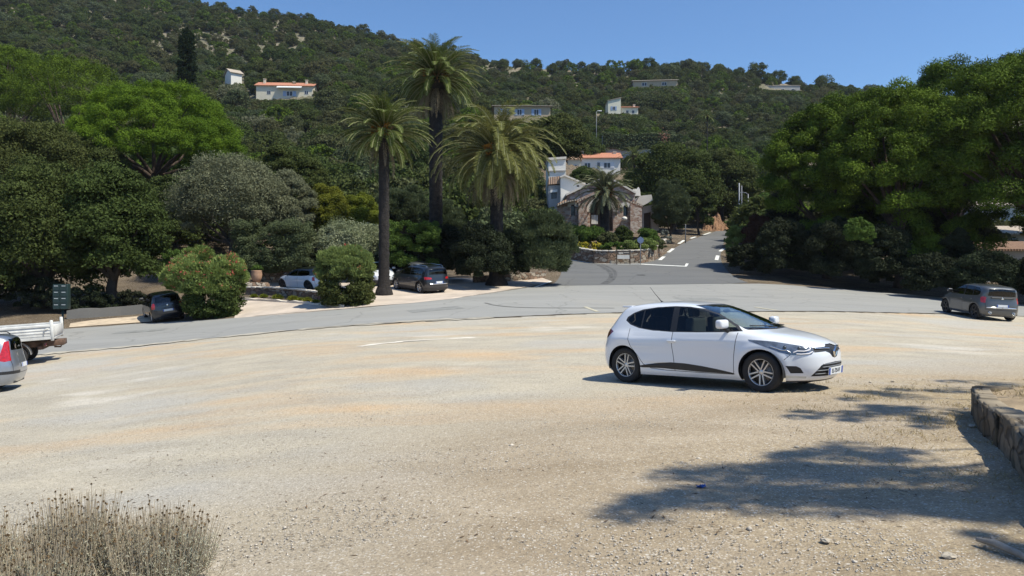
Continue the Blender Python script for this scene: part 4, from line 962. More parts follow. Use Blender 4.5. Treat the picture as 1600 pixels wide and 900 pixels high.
# tiled lean-to in the shade at the right edge
mb = MB(); D = 62; x0, x1 = (1508-800)/F*D, (1760-800)/F*D; zt, zb = (HY-383)*D/F, (HY-392)*D/F
rt = empty('garden_building', ((x0+x1)/2, D, float(Hp(1600, D))), 0, 'low garden building with a tan tiled roof edge, in shade at the right edge', 'outbuilding')
zz = rt.location.z; hw = (x1-x0)/2
mb.box((0, 2.2, (zb-zz)/2-.5), (2*hw-.6, 3.2, zb-zz+1)); mb.build('wall', MAT['grey_wall'], rt)
mb = MB(); vs = [(-hw, 0, zb-zz), (hw, 0, zb-zz), (hw, 4, zt-zz+.35), (-hw, 4, zt-zz+.35)]; vs += [(a, b, c_+.16) for a, b, c_ in vs]
mb.add(vs, [(0,1,2,3),(4,5,6,7),(0,1,5,4),(1,2,6,5),(2,3,7,6),(3,0,4,7)]); mb.build('roof', MAT['tile_tan_shade'], rt)

# ---------------------------------------------------------------- slabs with openings, given in photo columns/rows at a distance
def slab(name, poly, holes, D, thick, mat, parent, mi_side=None):
    """poly/holes in photo pixels in the plane at distance D; extruded away from the camera"""
    o = parent.location
    def w2(p): return ((p[0]-800)/F*D-o.x, (HY-p[1])*D/F-o.z)
    rings = [[w2(p) for p in poly]]+[[w2(p) for p in h] for h in holes]
    vs = []; es = []
    for r in rings:
        b = len(vs); vs += [Vector(p) for p in r]; es += [(b+i, b+(i+1) % len(r)) for i in range(len(r))]
    res = delaunay_2d_cdt(vs, es, [], 0, 1e-5); V = np.array([(v.x, v.y) for v in res[0]]); T_ = np.array(res[2]); C = V[T_].mean(1)
    k = in_poly(C, rings[0])
    for r in rings[1:]: k &= ~in_poly(C, r)
    mb = MB(); y0 = D-o.y; n = len(V)
    mb.add([(v[0], y0, v[1]) for v in V]+[(v[0], y0+thick, v[1]) for v in V], [tuple(t) for t in T_[k]]+[tuple(n+i for i in t[::-1]) for t in T_[k]])
    for r in rings:
        m_ = len(r); mb.add([(p[0], y0, p[1]) for p in r]+[(p[0], y0+thick, p[1]) for p in r], [(i, (i+1) % m_, (i+1) % m_+m_, i+m_) for i in range(m_)])
    ob = mb.build(name, mat, parent)
    bm = bmesh.new(); bm.from_mesh(ob.data); bmesh.ops.remove_doubles(bm, verts=bm.verts, dist=1e-4); bmesh.ops.recalc_face_normals(bm, faces=bm.faces); bm.to_mesh(ob.data); bm.free()
    return ob
def arch(cx, y_spring, y_base, hw, n=10, rise=None):
    rise = rise or hw; return [(cx-hw, y_base), (cx-hw, y_spring)]+[(cx-hw*math.cos(math.pi*i/n), y_spring-rise*math.sin(math.pi*i/n)) for i in range(1, n)]+[(cx+hw, y_spring), (cx+hw, y_base)]
def arch_ring(cx, ys, hw, t, n=12, legs=0):
    o = [(cx-(hw+t), ys+legs)]+[(cx-(hw+t)*math.cos(math.pi*i/n), ys-(hw+t)*math.sin(math.pi*i/n)) for i in range(n+1)]+[(cx+hw+t, ys+legs)]
    i_ = [(cx+hw, ys+legs)]+[(cx+hw*math.cos(math.pi*i/n), ys-hw*math.sin(math.pi*i/n)) for i in range(n+1)]+[(cx-hw, ys+legs)]
    return o+i_
D = 75.0; gx = (938-800)/F*D
ch = empty('chapel', (gx, D, float(Hp(938, D))-.3), 0, 'small chapel of red and cream rubble stone with arched doorway, behind the small palm', 'chapel')
base = 364
front = [(904, base), (904, 317), (915, 309), (940, 302), (968, 306), (985, 316), (1003, 323), (1003, base)]
slab('front_wall', front, [arch(940, 331, base-3, 18, 12), arch(977.5, 324, 337, 3.6, 8)], D, .9, MAT['church_stone'], ch)
slab('left_wing_wall', [(871, base), (871, 322), (886, 316), (903.5, 313), (903.5, base)], [arch(895, 323, 337, 3.6, 8)], D+.6, .8, MAT['church_stone'], ch)
slab('nave_wall', [(886, base), (886, 305), (905, 296), (934, 283), (950, 279), (966, 288), (992, 303), (992, base)], [], D+3.0, 7.0, MAT['church_stone'], ch)
slab('door_surround', arch_ring(940, 331, 18.2, 7, 14), [], D-.18, .2, MAT['coping'], ch)
slab('window_surround', arch_ring(977.5, 324, 3.7, 4.6, 10), [], D-.16, .18, MAT['coping'], ch)
slab('window_surround', arch_ring(895, 323, 3.7, 4.6, 10), [], D+.44, .18, MAT['coping'], ch)
for a, b in (((884, 306), (934, 283)), ((934, 283), (951, 278)), ((951, 278), (994, 303))):
    slab('roof_coping', [a, b, (b[0], b[1]-3), (a[0], a[1]-3)], [], D+2.7, 7.6, MAT['coping'], ch)
for a, b in (((902.5, 317), (915, 309)), ((968, 306), (985, 316)), ((985, 316), (1004.5, 323)), ((870, 322), (886, 316)), ((886, 316), (903, 313))):
    slab('wall_coping', [a, b, (b[0], b[1]-2), (a[0], a[1]-2)], [], D-.12, 1.2, MAT['tile_old'], ch)
slab('tower_roof', [(871, 318.5), (878, 314), (886, 311.5), (886, 318)], [], D+.2, 1.6, MAT['tile_tan'], ch)
dr = slab('door', arch(940, 331, base-3, 17.6, 12), [], D+.8, .12, MAT['dark_wood'], ch)
slab('notice_board', [(924, 336), (934, 336), (934, 350), (924, 350)], [], D+.3, .06, MAT['white_wall'], ch)
slab('window_glass', arch(977.5, 324, 337, 3.4, 8), [], D+.55, .06, MAT['glass_dark'], ch)
slab('window_glass', arch(895, 323, 337, 3.4, 8), [], D+1.1, .06, MAT['glass_dark'], ch)
slab('buttress', [(985, base), (985, 319), (1003, 326), (1003, base)], [], D-.5, .48, MAT['church_stone'], ch)
slab('buttress', [(904, base), (904, 319), (917, 319), (919, base)], [], D-.4, .38, MAT['church_stone'], ch)
sh_ = MB(); c0 = ((975-800)/F*D-gx, -.35, (HY-342)*D/F-ch.location.z); sh_.ell(c0, (.28, .25, .22)); sh_.build('holy_water_bowl', MAT['white_wall'], ch)
slab('bell_gable', [(989, 306), (989, 296), (992, 294.5), (995, 296), (998, 292), (1000, 296), (1001, 306)], [], D+4.5, .7, MAT['white_wall'], ch)
# white buildings around the chapel
wb = empty('white_house', ((888-800)/F*82, 82, float(Hp(888, 82))), 0, 'white house with sloping roof line joined to the left of the chapel', 'house')
slab('wall', [(876, 345), (876, 277), (882, 275), (914, 288), (914, 345)], [[(901, 289), (905, 289.5), (905, 292), (901, 291.5)]], 82, 5, MAT['white_wall'], wb)
slab('roof_edge', [(875, 275.5), (882, 272.5), (915, 286), (915, 288.5), (882, 275), (875, 277.5)], [], 81.7, 5.6, MAT['coping'], wb)
slab('side_roof', [(857, 288), (858, 277), (878, 275), (876, 287)], [], 83, 4.0, MAT['tile_tan'], wb)
slab('side_wall', [(857, 345), (857, 290), (875, 289), (875, 345)], [[(861, 298), (870, 297), (870, 310), (861, 311)]], 83.2, 4, MAT['grey_wall'], wb)
slab('blind', [(860, 297), (871, 296), (871, 300), (860, 301)], [], 83.0, .15, MAT['cloth_white'], wb)
slab('window_pane', [(861, 298), (870, 297), (870, 310), (861, 311)], [], 83.5, .1, MAT['glass_dark'], wb)
wc = empty('white_cube_house', ((868-800)/F*90, 90, float(Hp(868, 90))), 0, 'plain white cube shaped house above and behind the chapel', 'house')
slab('wall', [(857, 300), (857, 249), (884, 247), (884, 300)], [], 90, 7, MAT['white_wall'], wc)
slab('parapet', [(856, 250), (856, 246.5), (885, 244.5), (885, 248)], [], 89.8, 7.4, MAT['coping'], wc)
slab('string_course', [(857, 268), (857, 266.5), (884, 265.5), (884, 267.5)], [], 89.85, .3, MAT['grey_wall'], wc)
an = empty('annex', ((1012-800)/F*79, 79, float(Hp(1012, 79))), 0, 'annex with pale sloping roof and shaded porch, right of the chapel', 'building')
slab('roof', [(994, 316), (1000, 306), (1018, 304), (1020, 313), (1005, 321)], [], 79, 3, MAT['coping'], an)
slab('wall', [(1003.5, 360), (1003.5, 323), (1030, 318), (1030, 360)], [[(1006, 359), (1006, 333), (1018, 331), (1018, 359)]], 80, 4, MAT['grey_wall'], an)
slab('door', [(1006, 359), (1006, 333), (1018, 331), (1018, 359)], [], 80.6, .1, MAT['dark_wood'], an)

# ---------------------------------------------------------------- walls along ground lines
def wall_run(name, label, cat, pxs, h, t, mat, cap=None, dmin=30, seed=1, step=.6, hpx=None, jag=.05, sink=.3):
    pts = [tuple(ground(p[0], p[1], dmin)[:2]) for p in pxs]; pts = densify(pts, step, False); r = random.Random(seed)
    P = [np.array(p) for p in pts]; c0 = P[len(P)//2]; z0 = h1(*c0); root = None
    mb = MB(); vs = []; fs = []
    for i, p in enumerate(P):
        tt_ = P[min(i+1, len(P)-1)]-P[max(i-1, 0)]; tt_ /= np.linalg.norm(tt_); nn = np.array([-tt_[1], tt_[0]])*t/2; z = h1(*p)-z0
        hh = h(i/(len(P)-1)) if callable(h) else h; hh += r.uniform(-jag, jag)
        for q, zz_ in ((p+nn, z-sink), (p+nn, z+hh), (p-nn, z+hh), (p-nn, z-sink)): vs.append((q[0]-c0[0], q[1]-c0[1], zz_))
    for i in range(len(P)-1):
        a = i*4; b = a+4; fs += [(a, b, b+1, a+1), (a+1, b+1, b+2, a+2), (a+2, b+2, b+3, a+3)]
    fs += [(0, 1, 2, 3), tuple(reversed(range(len(vs)-4, len(vs))))]
    mb.add(vs, fs)
    if cap is None:
        o = mb.build(name, mat, None, (c0[0], c0[1], z0)); return tag(o, label, cat)
    root = empty(name, (c0[0], c0[1], z0), 0, label, cat); mb.build('wall_body', mat, root)
    mc = MB()
    for i in range(len(P)-1):
        p, q = P[i], P[i+1]; m_ = (p+q)/2; L = np.linalg.norm(q-p); ang = math.atan2(q[1]-p[1], q[0]-p[0]); hh = h(i/(len(P)-1)) if callable(h) else h
        M = Matrix.Translation((m_[0]-c0[0], m_[1]-c0[1], h1(*m_)-z0+hh+.05)) @ Matrix.Rotation(ang, 4, 'Z')
        mc.rbox((0, 0, 0), (L*.94, t+.10+r.uniform(-.03, .03), .09+r.uniform(0, .03)), .02, 0, M, 1)
    mc.build('coping', cap, root); return root
wall_run('rubble_wall', 'low brown rubble stone wall in front of the chapel garden, at the road junction', 'stone wall', [(870, 404.5), (882, 404), (905, 407.6), (930, 411.8), (950, 412.4), (1000, 411.2), (1018, 408), (1028, 400), (1038, 391)], 1.05, .4, MAT['rubble'], MAT['coping'], 45, jag=.04)
wall_run('parapet_wall', 'low grey kerb wall in shade behind the black hatchback', 'wall', [(105, 498), (140, 496), (190, 492.5), (232, 489.5)], .5, .3, wall_mat('shade_toned_grey_render', (.20, .19, .175)), None, 30)  # grey render darkened, the wall's shade is put into its colour
wall_run('planter_wall', 'low stone wall between the white hatchback and the succulent bed', 'stone wall', [(386, 459.5), (420, 460), (460, 463), (500, 468), (530, 474)], .38, .28, MAT['rubble'], MAT['coping'], 30)
wall_run('stone_edging', 'pale stone edging along the front of the succulent bed', 'edging', [(372, 469), (410, 470.5), (450, 473), (500, 477), (535, 481)], .12, .22, MAT['coping'], None, 30)
wall_run('garden_wall', 'low rubble wall at the back edge of the parking pad, under the dark oleander', 'stone wall', [(740, 442), (780, 440.5), (820, 438), (850, 434)], .5, .35, MAT['rubble'], None, 30, seed=4)
wall_run('retaining_wall', 'dark stone wall behind the white hatchback', 'stone wall', [(408, 443), (440, 441), (500, 438), (560, 435)], .8, .35, MAT['rubble'], None, 40, seed=5)
# raised bank of bare red earth beside the bend
bk = atpx(1122, 100); rngb = np.random.default_rng(8); bm = bmesh.new(); bmesh.ops.create_grid(bm, x_segments=70, y_segments=30, size=1)
for v in bm.verts:
    u, t_ = v.co.x, (v.co.y+1)/2; px = 1118+u*22; dd = 99+t_*6; z = float(Hp(px, dd)); v.co = Vector(((px-800)/F*dd-bk.x, dd-bk.y, z-bk.z+(-.3+1.9*min(1, t_*1.3)*(1-abs(u)**3)*(1+.25*math.sin(u*5.3+1)+.12*math.sin(u*13+t_*6))+.10*math.sin(u*31+t_*17)*math.sin(t_*23)+rngb.normal(0, .03))))
for f_ in bm.faces: f_.smooth = True
me = bpy.data.meshes.new('earth_bank'); bm.to_mesh(me); bm.free(); MAT['red_earth'] = simple('red_earth', (.27, .15, .085), .95, var=.45, scale=1.2); _t = MAT['red_earth'].node_tree; bump(_t, _t.nodes['Principled BSDF'], noise(_t, 2.2, 6, objpos(_t), .75), 1.0, .4); me.materials.append(MAT['red_earth'])
tag(link('earth_bank', me, None, tuple(bk)), kind='structure')
# ivy covered retaining wall on the slope
MAT['peach_flower'] = leaf_mat('peach_bloom', (.35, .15, .10), (.48, .28, .20), (.4, .2, .15), .3)
def ivy():
    D = 178; rng = np.random.default_rng(9); root = empty('ivy_wall', ((1000-800)/F*D, D, float(Hp(1000, D))), 0, 'long ivy covered retaining wall on the slope above the white villa', 'retaining wall')
    o = root.location; x0, x1 = (942-800)/F*D-o.x, (1066-800)/F*D-o.x; zt = (HY-211)*D/F-o.z; zb = (HY-234)*D/F-o.z
    mb = MB(); mb.box(((x0+x1)/2, 1, (zt+zb)/2-1), (x1-x0, 1.5, zt-zb+2)); mb.build('wall_body', MAT['grey_wall'], root)
    n = 9000; P = np.stack([rng.uniform(x0, x1, n), rng.normal(0, .25, n), zb+(zt-zb+.3)*rng.uniform(0, 1, n)**.7], 1); P[:, 2] += .5*np.sin(P[:, 0]*.6)*.5
    D_ = rand_unit(rng, n); N_ = rand_unit(rng, n)+np.array([0, -1, .6]); N_ -= D_*(N_*D_).sum(1, keepdims=True); N_ /= np.linalg.norm(N_, axis=1, keepdims=True)
    link('ivy', np_mesh('ivy', leaves(P, D_, N_, np.full(n, .45), np.full(n, .34)), quads(n), LM['bluegreen'], {'v': rng.uniform(0, 1, n)}), root)
    n = 160; P = np.stack([(1037-800)/F*D-o.x+rng.normal(0, .6, n), rng.normal(-.4, .3, n), (HY-216)*D/F-o.z+rng.normal(0, .8, n)], 1); D_ = rand_unit(rng, n); N_ = rand_unit(rng, n)
    link('blossoms', np_mesh('blossoms', leaves(P, D_, N_, np.full(n, .3), np.full(n, .25)), quads(n), MAT['peach_flower'], {'v': rng.uniform(0, 1, n)}), root)
ivy()

# ---------------------------------------------------------------- street furniture
def pole(name, label, cat, px, D, ytop, ybase, r, mat, arm=None):
    x = (px-800)/F*D; z0 = float(Hp(px, D)); h = (HY-ytop)*D/F-z0
    root = empty(name, (x, D, z0), 0, label, cat); mb = MB(); mb.tube([(0, 0, -.3), (0, 0, h*.5), (0, 0, h)], [r*1.25, r*1.1, r*.8], 10); mb.build('post', mat, root); return root, h
p_, h = pole('utility_pole', 'tall pale pole at the bend, left one of the close pair', 'pole', 1155, 84, 286, 350, .085, MAT['metal_grey'])
mb = MB(); mb.box((-.55, 0, h*.37), (.9, .05, .32)); mb.build('road_sign', MAT['metal_grey'], p_)
pole('utility_pole', 'thinner pale pole at the bend, right one of the close pair', 'pole', 1159, 86, 290, 350, .05, MAT['metal_grey'])
p_, h = pole('street_lamp', 'pale pole standing apart right of the close pair at the bend', 'pole', 1169, 80, 303, 365, .06, MAT['metal_grey'])
mb = MB(); mb.tube([(0, 0, h-.1), (-.25, 0, h+.12), (-.6, 0, h+.18)], .04, 6); mb.rbox((-.75, 0, h+.17), (.35, .12, .06), .02); mb.build('lamp_head', MAT['metal_grey'], p_)
p_, h = pole('street_lamp', 'street lamp on the slope left of the tall white house', 'street lamp', 932, 190, 174, 205, .06, MAT['metal_grey'])
mb = MB(); mb.tube([(0, 0, h-.1), (.3, 0, h+.15), (.8, 0, h+.15)], .07, 6); mb.rbox((.9, 0, h+.1), (.9, .5, .25), .08); mb.build('lamp_head', MAT['cloth_white'], p_)
p_, h = pole('marker_post', 'thin post with small white plate beside the feathery tree', 'post', 1071, 80, 339, 372, .05, MAT['metal_grey'])
mb = MB(); mb.box((0, -.07, h-.15), (.16, .04, .3)); mb.build('plate', MAT['cloth_white'], p_)
# give-way style sign seen from behind: bluish back, thin post
g = ground(1000, 413, 45)
p_ = empty('road_sign', (g.x, g.y-.2, g.z), 0, 'blue grey road sign on a thin post before the rubble wall', 'road sign'); sD = g.y/F
mb = MB(); mb.tube([(0, 0, -.2), (0, 0, 43*sD)], .035, 8); mb.build('post', MAT['metal_grey'], p_)
mb = MB(); a = 5.2*sD; cz = 37.5*sD; mb.prism([(a*math.cos(math.radians(22.5+45*i)), cz+a*math.sin(math.radians(22.5+45*i))) for i in range(8)], -.07, -.045); mb.build('sign_plate', simple('sign_back_blue_grey', (.16, .21, .34), .45, .2), p_)
# information board
g = ground(973, 412.6, 45); b_ = empty('notice_board', (g.x, g.y-.35, g.z), 0, 'dark framed notice board with a white panel before the rubble wall', 'notice board')
mb = MB()
for s in (-1, 1): mb.box((s*10.3*sD, 0, 10.5*sD), (1.5*sD, .1, 21*sD+.1))
mb.build('posts', MAT['dark_wood'], b_)
mb = MB(); mb.box((0, -.02, 20.2*sD), (20*sD, .06, 1.6*sD)); mb.box((0, -.02, 16.8*sD), (19*sD, .05, 3.0*sD)); mb.build('header', simple('board_header', (.10, .09, .08), .7), b_)
mb = MB(); mb.box((-4*sD, -.055, 17*sD), (7*sD, .02, 2.0*sD)); mb.box((4.5*sD, -.055, 17.6*sD), (8*sD, .02, .8*sD)); mb.build('small_print', MAT['coping'], b_)
mb = MB(); mb.box((0, -.02, 11*sD), (19*sD, .05, 6.2*sD)); mb.build('panel', simple('white_board', (.62, .60, .56), .6), b_)
# letter boxes
g = ground(96, 497, 30); D = 37.0; x = (96.5-800)/F*D; zg = float(Hp(96, D)); mbx = empty('letter_boxes', (x, D, zg), .1, 'bank of dark green letter boxes with silver slots under the oaks', 'letter boxes')
wz = 22*D/F; z1, z0_ = (HY-444)*D/F-zg, (HY-483)*D/F-zg
mb = MB(); mb.rbox((0, 0, (z0_+z1)/2), (wz, .35, z1-z0_), .03, seg=2); mb.tube([(0, .1, -.2), (0, .1, z0_+.1)], .05, 8); mb.build('cabinet', MAT['green_box'], mbx)
for r_ in range(4):
    for c_ in range(2):
        mb = MB(); mb.box(((c_-.5)*wz*.5, -.185, z0_+(r_+.5)*(z1-z0_)/4), (wz*.44, .02, (z1-z0_)/4*.86)); d_ = mb.build('door', MAT['green_box'], mbx)
        mb = MB(); mb.box(((c_-.5)*wz*.5, -.2, z0_+(r_+.72)*(z1-z0_)/4), (wz*.26, .014, .035)); mb.build('slot', simple('silver_slot', (.50, .51, .51), .3, .3) if (r_, c_) == (0, 0) else bpy.data.materials['silver_slot'], d_)
# clay pot with a plant on the wall
D = 47.5; g = atpx(401, D); pt = empty('flower_pot', (g.x, D, (HY-441)*D/F), 0, 'large terracotta pot with a leafy plant on a rock beside the left oleander', 'plant pot')
mb = MB(); s_ = D/F; mb.lathe([(0, 0), (5*s_, 0), (7.5*s_, 6*s_), (8.4*s_, 12*s_), (7.8*s_, 17*s_), (8.3*s_, 18.5*s_), (7.2*s_, 18.5*s_), (6.8*s_, 15*s_), (0, 15*s_)], 20); mb.build('pot', MAT['terracotta'], pt)
rng = np.random.default_rng(4); V, v = clump_leaves(rng, np.array([[0, 0, 22*s_], [-4*s_, 0, 20*s_], [5*s_, 0, 21*s_]]), np.array([7*s_, 5*s_, 5*s_]), 260, .12, .5, 'leaf'); link('plant', np_mesh('plant', V, quads(len(V)//4), LM['bright'], {'v': v}), pt)
mb = MB(); mb.rbox((0, 0, 0), (1.5, 1.0, .9), .25, seg=3); rk = mb.build('rock', MAT['rubble'], None, (g.x, D, (HY-441)*D/F-.45)); tag(rk, 'rough rock block carrying the terracotta pot', 'rock')
# succulents in the bed
pr = None
for i, (px, py, s0) in enumerate([(397, 465, .34), (412, 465.5, .36), (434, 468, .48), (458, 470, .46), (470, 470.5, .34), (480, 472, .42), (493, 474, .34), (512, 476, .3)]):
    g = ground(px, py, 30)
    if pr is None:
        rng = np.random.default_rng(44); n = 260; u = rand_unit(rng, n); u[:, 2] = abs(u[:, 2])+.25; u /= np.linalg.norm(u, axis=1, keepdims=True); N_ = rand_unit(rng, n); N_ -= u*(N_*u).sum(1, keepdims=True); N_ /= np.linalg.norm(N_, axis=1, keepdims=True)
        pr = np_mesh('succulent', leaves(u*.45, u, N_, np.full(n, .5), np.full(n, .09)), quads(n), LM['yellow'], {'v': rng.uniform(.3, 1, n)})
    o = link('succulent', pr, None, tuple(g), i*1.3); o.scale = (s0*1.25, s0*1.25, s0*1.1); tag(o, 'small yellow green spiky succulent in the roadside stone bed', 'succulent', 'succulents in the stone bed')
# ---------------------------------------------------------------- cars
def paint(name, c, metal=0.0, rough=.3, coat=1.0):
    m, nt, bs, out = mat_base(name)
    bs.inputs['Base Color'].default_value = c4(c); bs.inputs['Metallic'].default_value = metal; bs.inputs['Roughness'].default_value = rough
    bs.inputs['Coat Weight'].default_value = coat; bs.inputs['Coat Roughness'].default_value = .06
    f = noise(nt, 2.5, 5, objpos(nt)); r_ = nt.nodes.new('ShaderNodeMapRange'); r_.inputs[3].default_value = rough*.85; r_.inputs[4].default_value = min(1, rough*1.25); nt.links.new(f, r_.inputs[0]); nt.links.new(r_.outputs[0], bs.inputs['Roughness'])
    # the inside of the shell is dark trim
    g = nt.nodes.new('ShaderNodeNewGeometry'); mx = nt.nodes.new('ShaderNodeMixShader'); d = nt.nodes.new('ShaderNodeBsdfDiffuse'); d.inputs[0].default_value = (.03, .03, .03, 1)
    nt.links.new(g.outputs['Backfacing'], mx.inputs[0]); nt.links.new(bs.outputs[0], mx.inputs[1]); nt.links.new(d.outputs[0], mx.inputs[2]); nt.links.new(mx.outputs[0], out.inputs['Surface'])
    return m
def glass(name, tint, opac, ior=1.5):
    m, nt, bs, out = mat_base(name); nt.nodes.remove(bs)
    tr = nt.nodes.new('ShaderNodeBsdfTransparent'); tr.inputs[0].default_value = c4(tint)
    gl = nt.nodes.new('ShaderNodeBsdfGlossy'); gl.inputs['Roughness'].default_value = .01; gl.inputs[0].default_value = (.95, .97, 1, 1)
    fr = nt.nodes.new('ShaderNodeFresnel'); fr.inputs[0].default_value = ior
    mx = nt.nodes.new('ShaderNodeMixShader'); nt.links.new(fr.outputs[0], mx.inputs[0]); nt.links.new(tr.outputs[0], mx.inputs[1]); nt.links.new(gl.outputs[0], mx.inputs[2]); nt.links.new(mx.outputs[0], out.inputs['Surface'])
    return m
PM = {'white': paint('white_car_paint', (.72, .735, .77)), 'black': paint('black_car_paint', (.012, .012, .016), 0, .25), 'darkgrey': paint('anthracite_car_paint', (.016, .019, .026), .2, .3),
      'silver': paint('silver_car_paint', (.34, .36, .40), .8, .38), 'midgrey': paint('grey_car_paint', (.085, .09, .098), .4, .38), 'blackroof': paint('gloss_black_roof', (.015, .015, .017), 0, .3)}
MAT['gap'] = simple('dark_panel_gap', (.022, .022, .024), .8); MAT['trim'] = simple('black_plastic', (.018, .018, .02), .5, var=.2)
MAT['trim_rough'] = simple('grey_black_plastic', (.035, .035, .037), .65, var=.2)
MAT['tyre'] = simple('tyre_rubber', (.022, .021, .021), .85, var=.25, scale=9); MAT['alloy'] = simple('alloy_rim', (.52, .52, .53), .32, .75, .1); MAT['dark_alloy'] = simple('dark_rim', (.06, .06, .065), .35, .5)
MAT['brake'] = simple('brake_disc', (.16, .15, .14), .45, .7); MAT['chrome'] = simple('chrome', (.78, .79, .80), .12, 1.0, .03); MAT['seat'] = simple('seat_fabric', (.045, .045, .05), .95)
MAT['lens_red'] = simple('red_lamp_lens', (.42, .012, .015), .15, var=.3, scale=20, coat=1); MAT['lens_dark_red'] = simple('dark_red_lamp_lens', (.16, .008, .012), .15, coat=1)
MAT['lens_clear'] = simple('clear_lamp_lens', (.55, .58, .60), .1, .3, coat=1); MAT['lamp_dark'] = simple('lamp_housing_dark', (.05, .055, .06), .2, .4, coat=1)
MAT['lamp_body'] = simple('lamp_glass_grey', (.16, .18, .21), .08, .5, var=.5, scale=9, coat=1); MAT['lens_white'] = simple('white_lamp_lens', (.75, .72, .72), .12, coat=1); MAT['plate_white'] = simple('plate_white', (.75, .76, .76), .4, var=.03); MAT['plate_blue'] = simple('plate_blue', (.03, .09, .42), .4, var=.03)
MAT['ink'] = simple('plate_ink', (.03, .03, .04), .5)
G_CLEAR = glass('clear_car_glass', (.62, .70, .68), 0); G_TINT = glass('tinted_car_glass', (.10, .11, .12), 0, 1.5); G_WIND = glass('windscreen_glass', (.70, .82, .80), 0, 2.3); G_DARK = glass('dark_car_glass', (.05, .055, .06), 0, 1.55)

def wheel_mesh(R, W_, style, rimmat, hub):
    """wheel centred on its hub, axis along local Y, outer face towards -Y; returns parts"""
    Mx = Matrix.Rotation(math.radians(90), 4, 'X')   # local z -> -y
    rr_ = R*.655
    ty = MB(); hw = W_/2
    prof = [(rr_, -hw*.8), (rr_*1.03, -hw*.92), (R*.90, -hw), (R*.965, -hw*.86), (R, -hw*.6), (R, hw*.6), (R*.965, hw*.86), (R*.90, hw), (rr_*1.03, hw*.92), (rr_, hw*.8)]
    ty.lathe(prof, 40, 0, Mx)
    bk = MB(); bk.lathe([(rr_, -hw*.8), (rr_*.97, -hw*.75), (rr_*.95, hw*.1), (0.001, hw*.1)][::-1], 32, 0, Mx)
    rm = MB(); rm.lathe([(rr_*.93, hw*.35), (rr_*.95, hw*.74), (rr_*1.0, hw*.84), (rr_*1.03, hw*.80), (rr_*1.0, hw*.6)], 40, 0, Mx)
    rm.lathe([(0.001, hw*.66), (rr_*.15, hw*.66), (rr_*.22, hw*.60), (rr_*.24, hw*.3)], 20, 0, Mx)
    n = 5
    for i in range(n):
        for off in ((-.115, .115) if style == 'double' else (0,)):
            a0 = 2*math.pi*i/n+math.pi/2; wi = rr_*(.055 if style == 'double' else .10)
            P0 = Vector((math.cos(a0)*rr_*.17, math.sin(a0)*rr_*.17, hw*.62)); sd = Vector((-math.sin(a0), math.cos(a0), 0))
            P0 = P0+sd*off*rr_*.9; P1 = Vector((math.cos(a0)*rr_*.93, math.sin(a0)*rr_*.93, hw*.72))+sd*off*rr_*1.55
            dr_ = (P1-P0).normalized(); s2 = dr_.cross(Vector((0, 0, 1))).normalized()
            vs = []
            for P, k in ((P0, 1.15), (P1, 1.0)):
                for a, b in ((-1.25, -.05), (-.85, .012), (.85, .012), (1.25, -.05)): vs.append(P+s2*wi*a*k+Vector((0, 0, b*R/.3)))
            rm.add(vs, [(0,4,5,1), (1,5,6,2), (2,6,7,3), (0,1,2,3), (4,7,6,5), (0,3,7,4)], 0, False, Mx)
    return ty, bk, rm

def smoothtab(tab, z):
    """monotone-ish smooth interpolation of a table [(z, v)...]"""
    zs = np.array([t[0] for t in tab], float); vs = np.array([t[1] for t in tab], float)
    h = np.diff(zs); d = np.diff(vs)/h; m = np.zeros(len(zs)); m[0] = d[0]; m[-1] = d[-1]
    for i in range(1, len(zs)-1):
        m[i] = 0 if d[i-1]*d[i] <= 0 else (h[i-1]+h[i])*3/((2*h[i]+h[i-1])/d[i-1]+(h[i]+2*h[i-1])/d[i])
    z = np.clip(z, zs[0], zs[-1]); i = np.clip(np.searchsorted(zs, z, 'right')-1, 0, len(zs)-2); t = (z-zs[i])/h[i]
    return (2*t**3-3*t**2+1)*vs[i]+(t**3-2*t**2+t)*h[i]*m[i]+(-2*t**3+3*t**2)*vs[i+1]+(t**3-t**2)*h[i]*m[i+1]

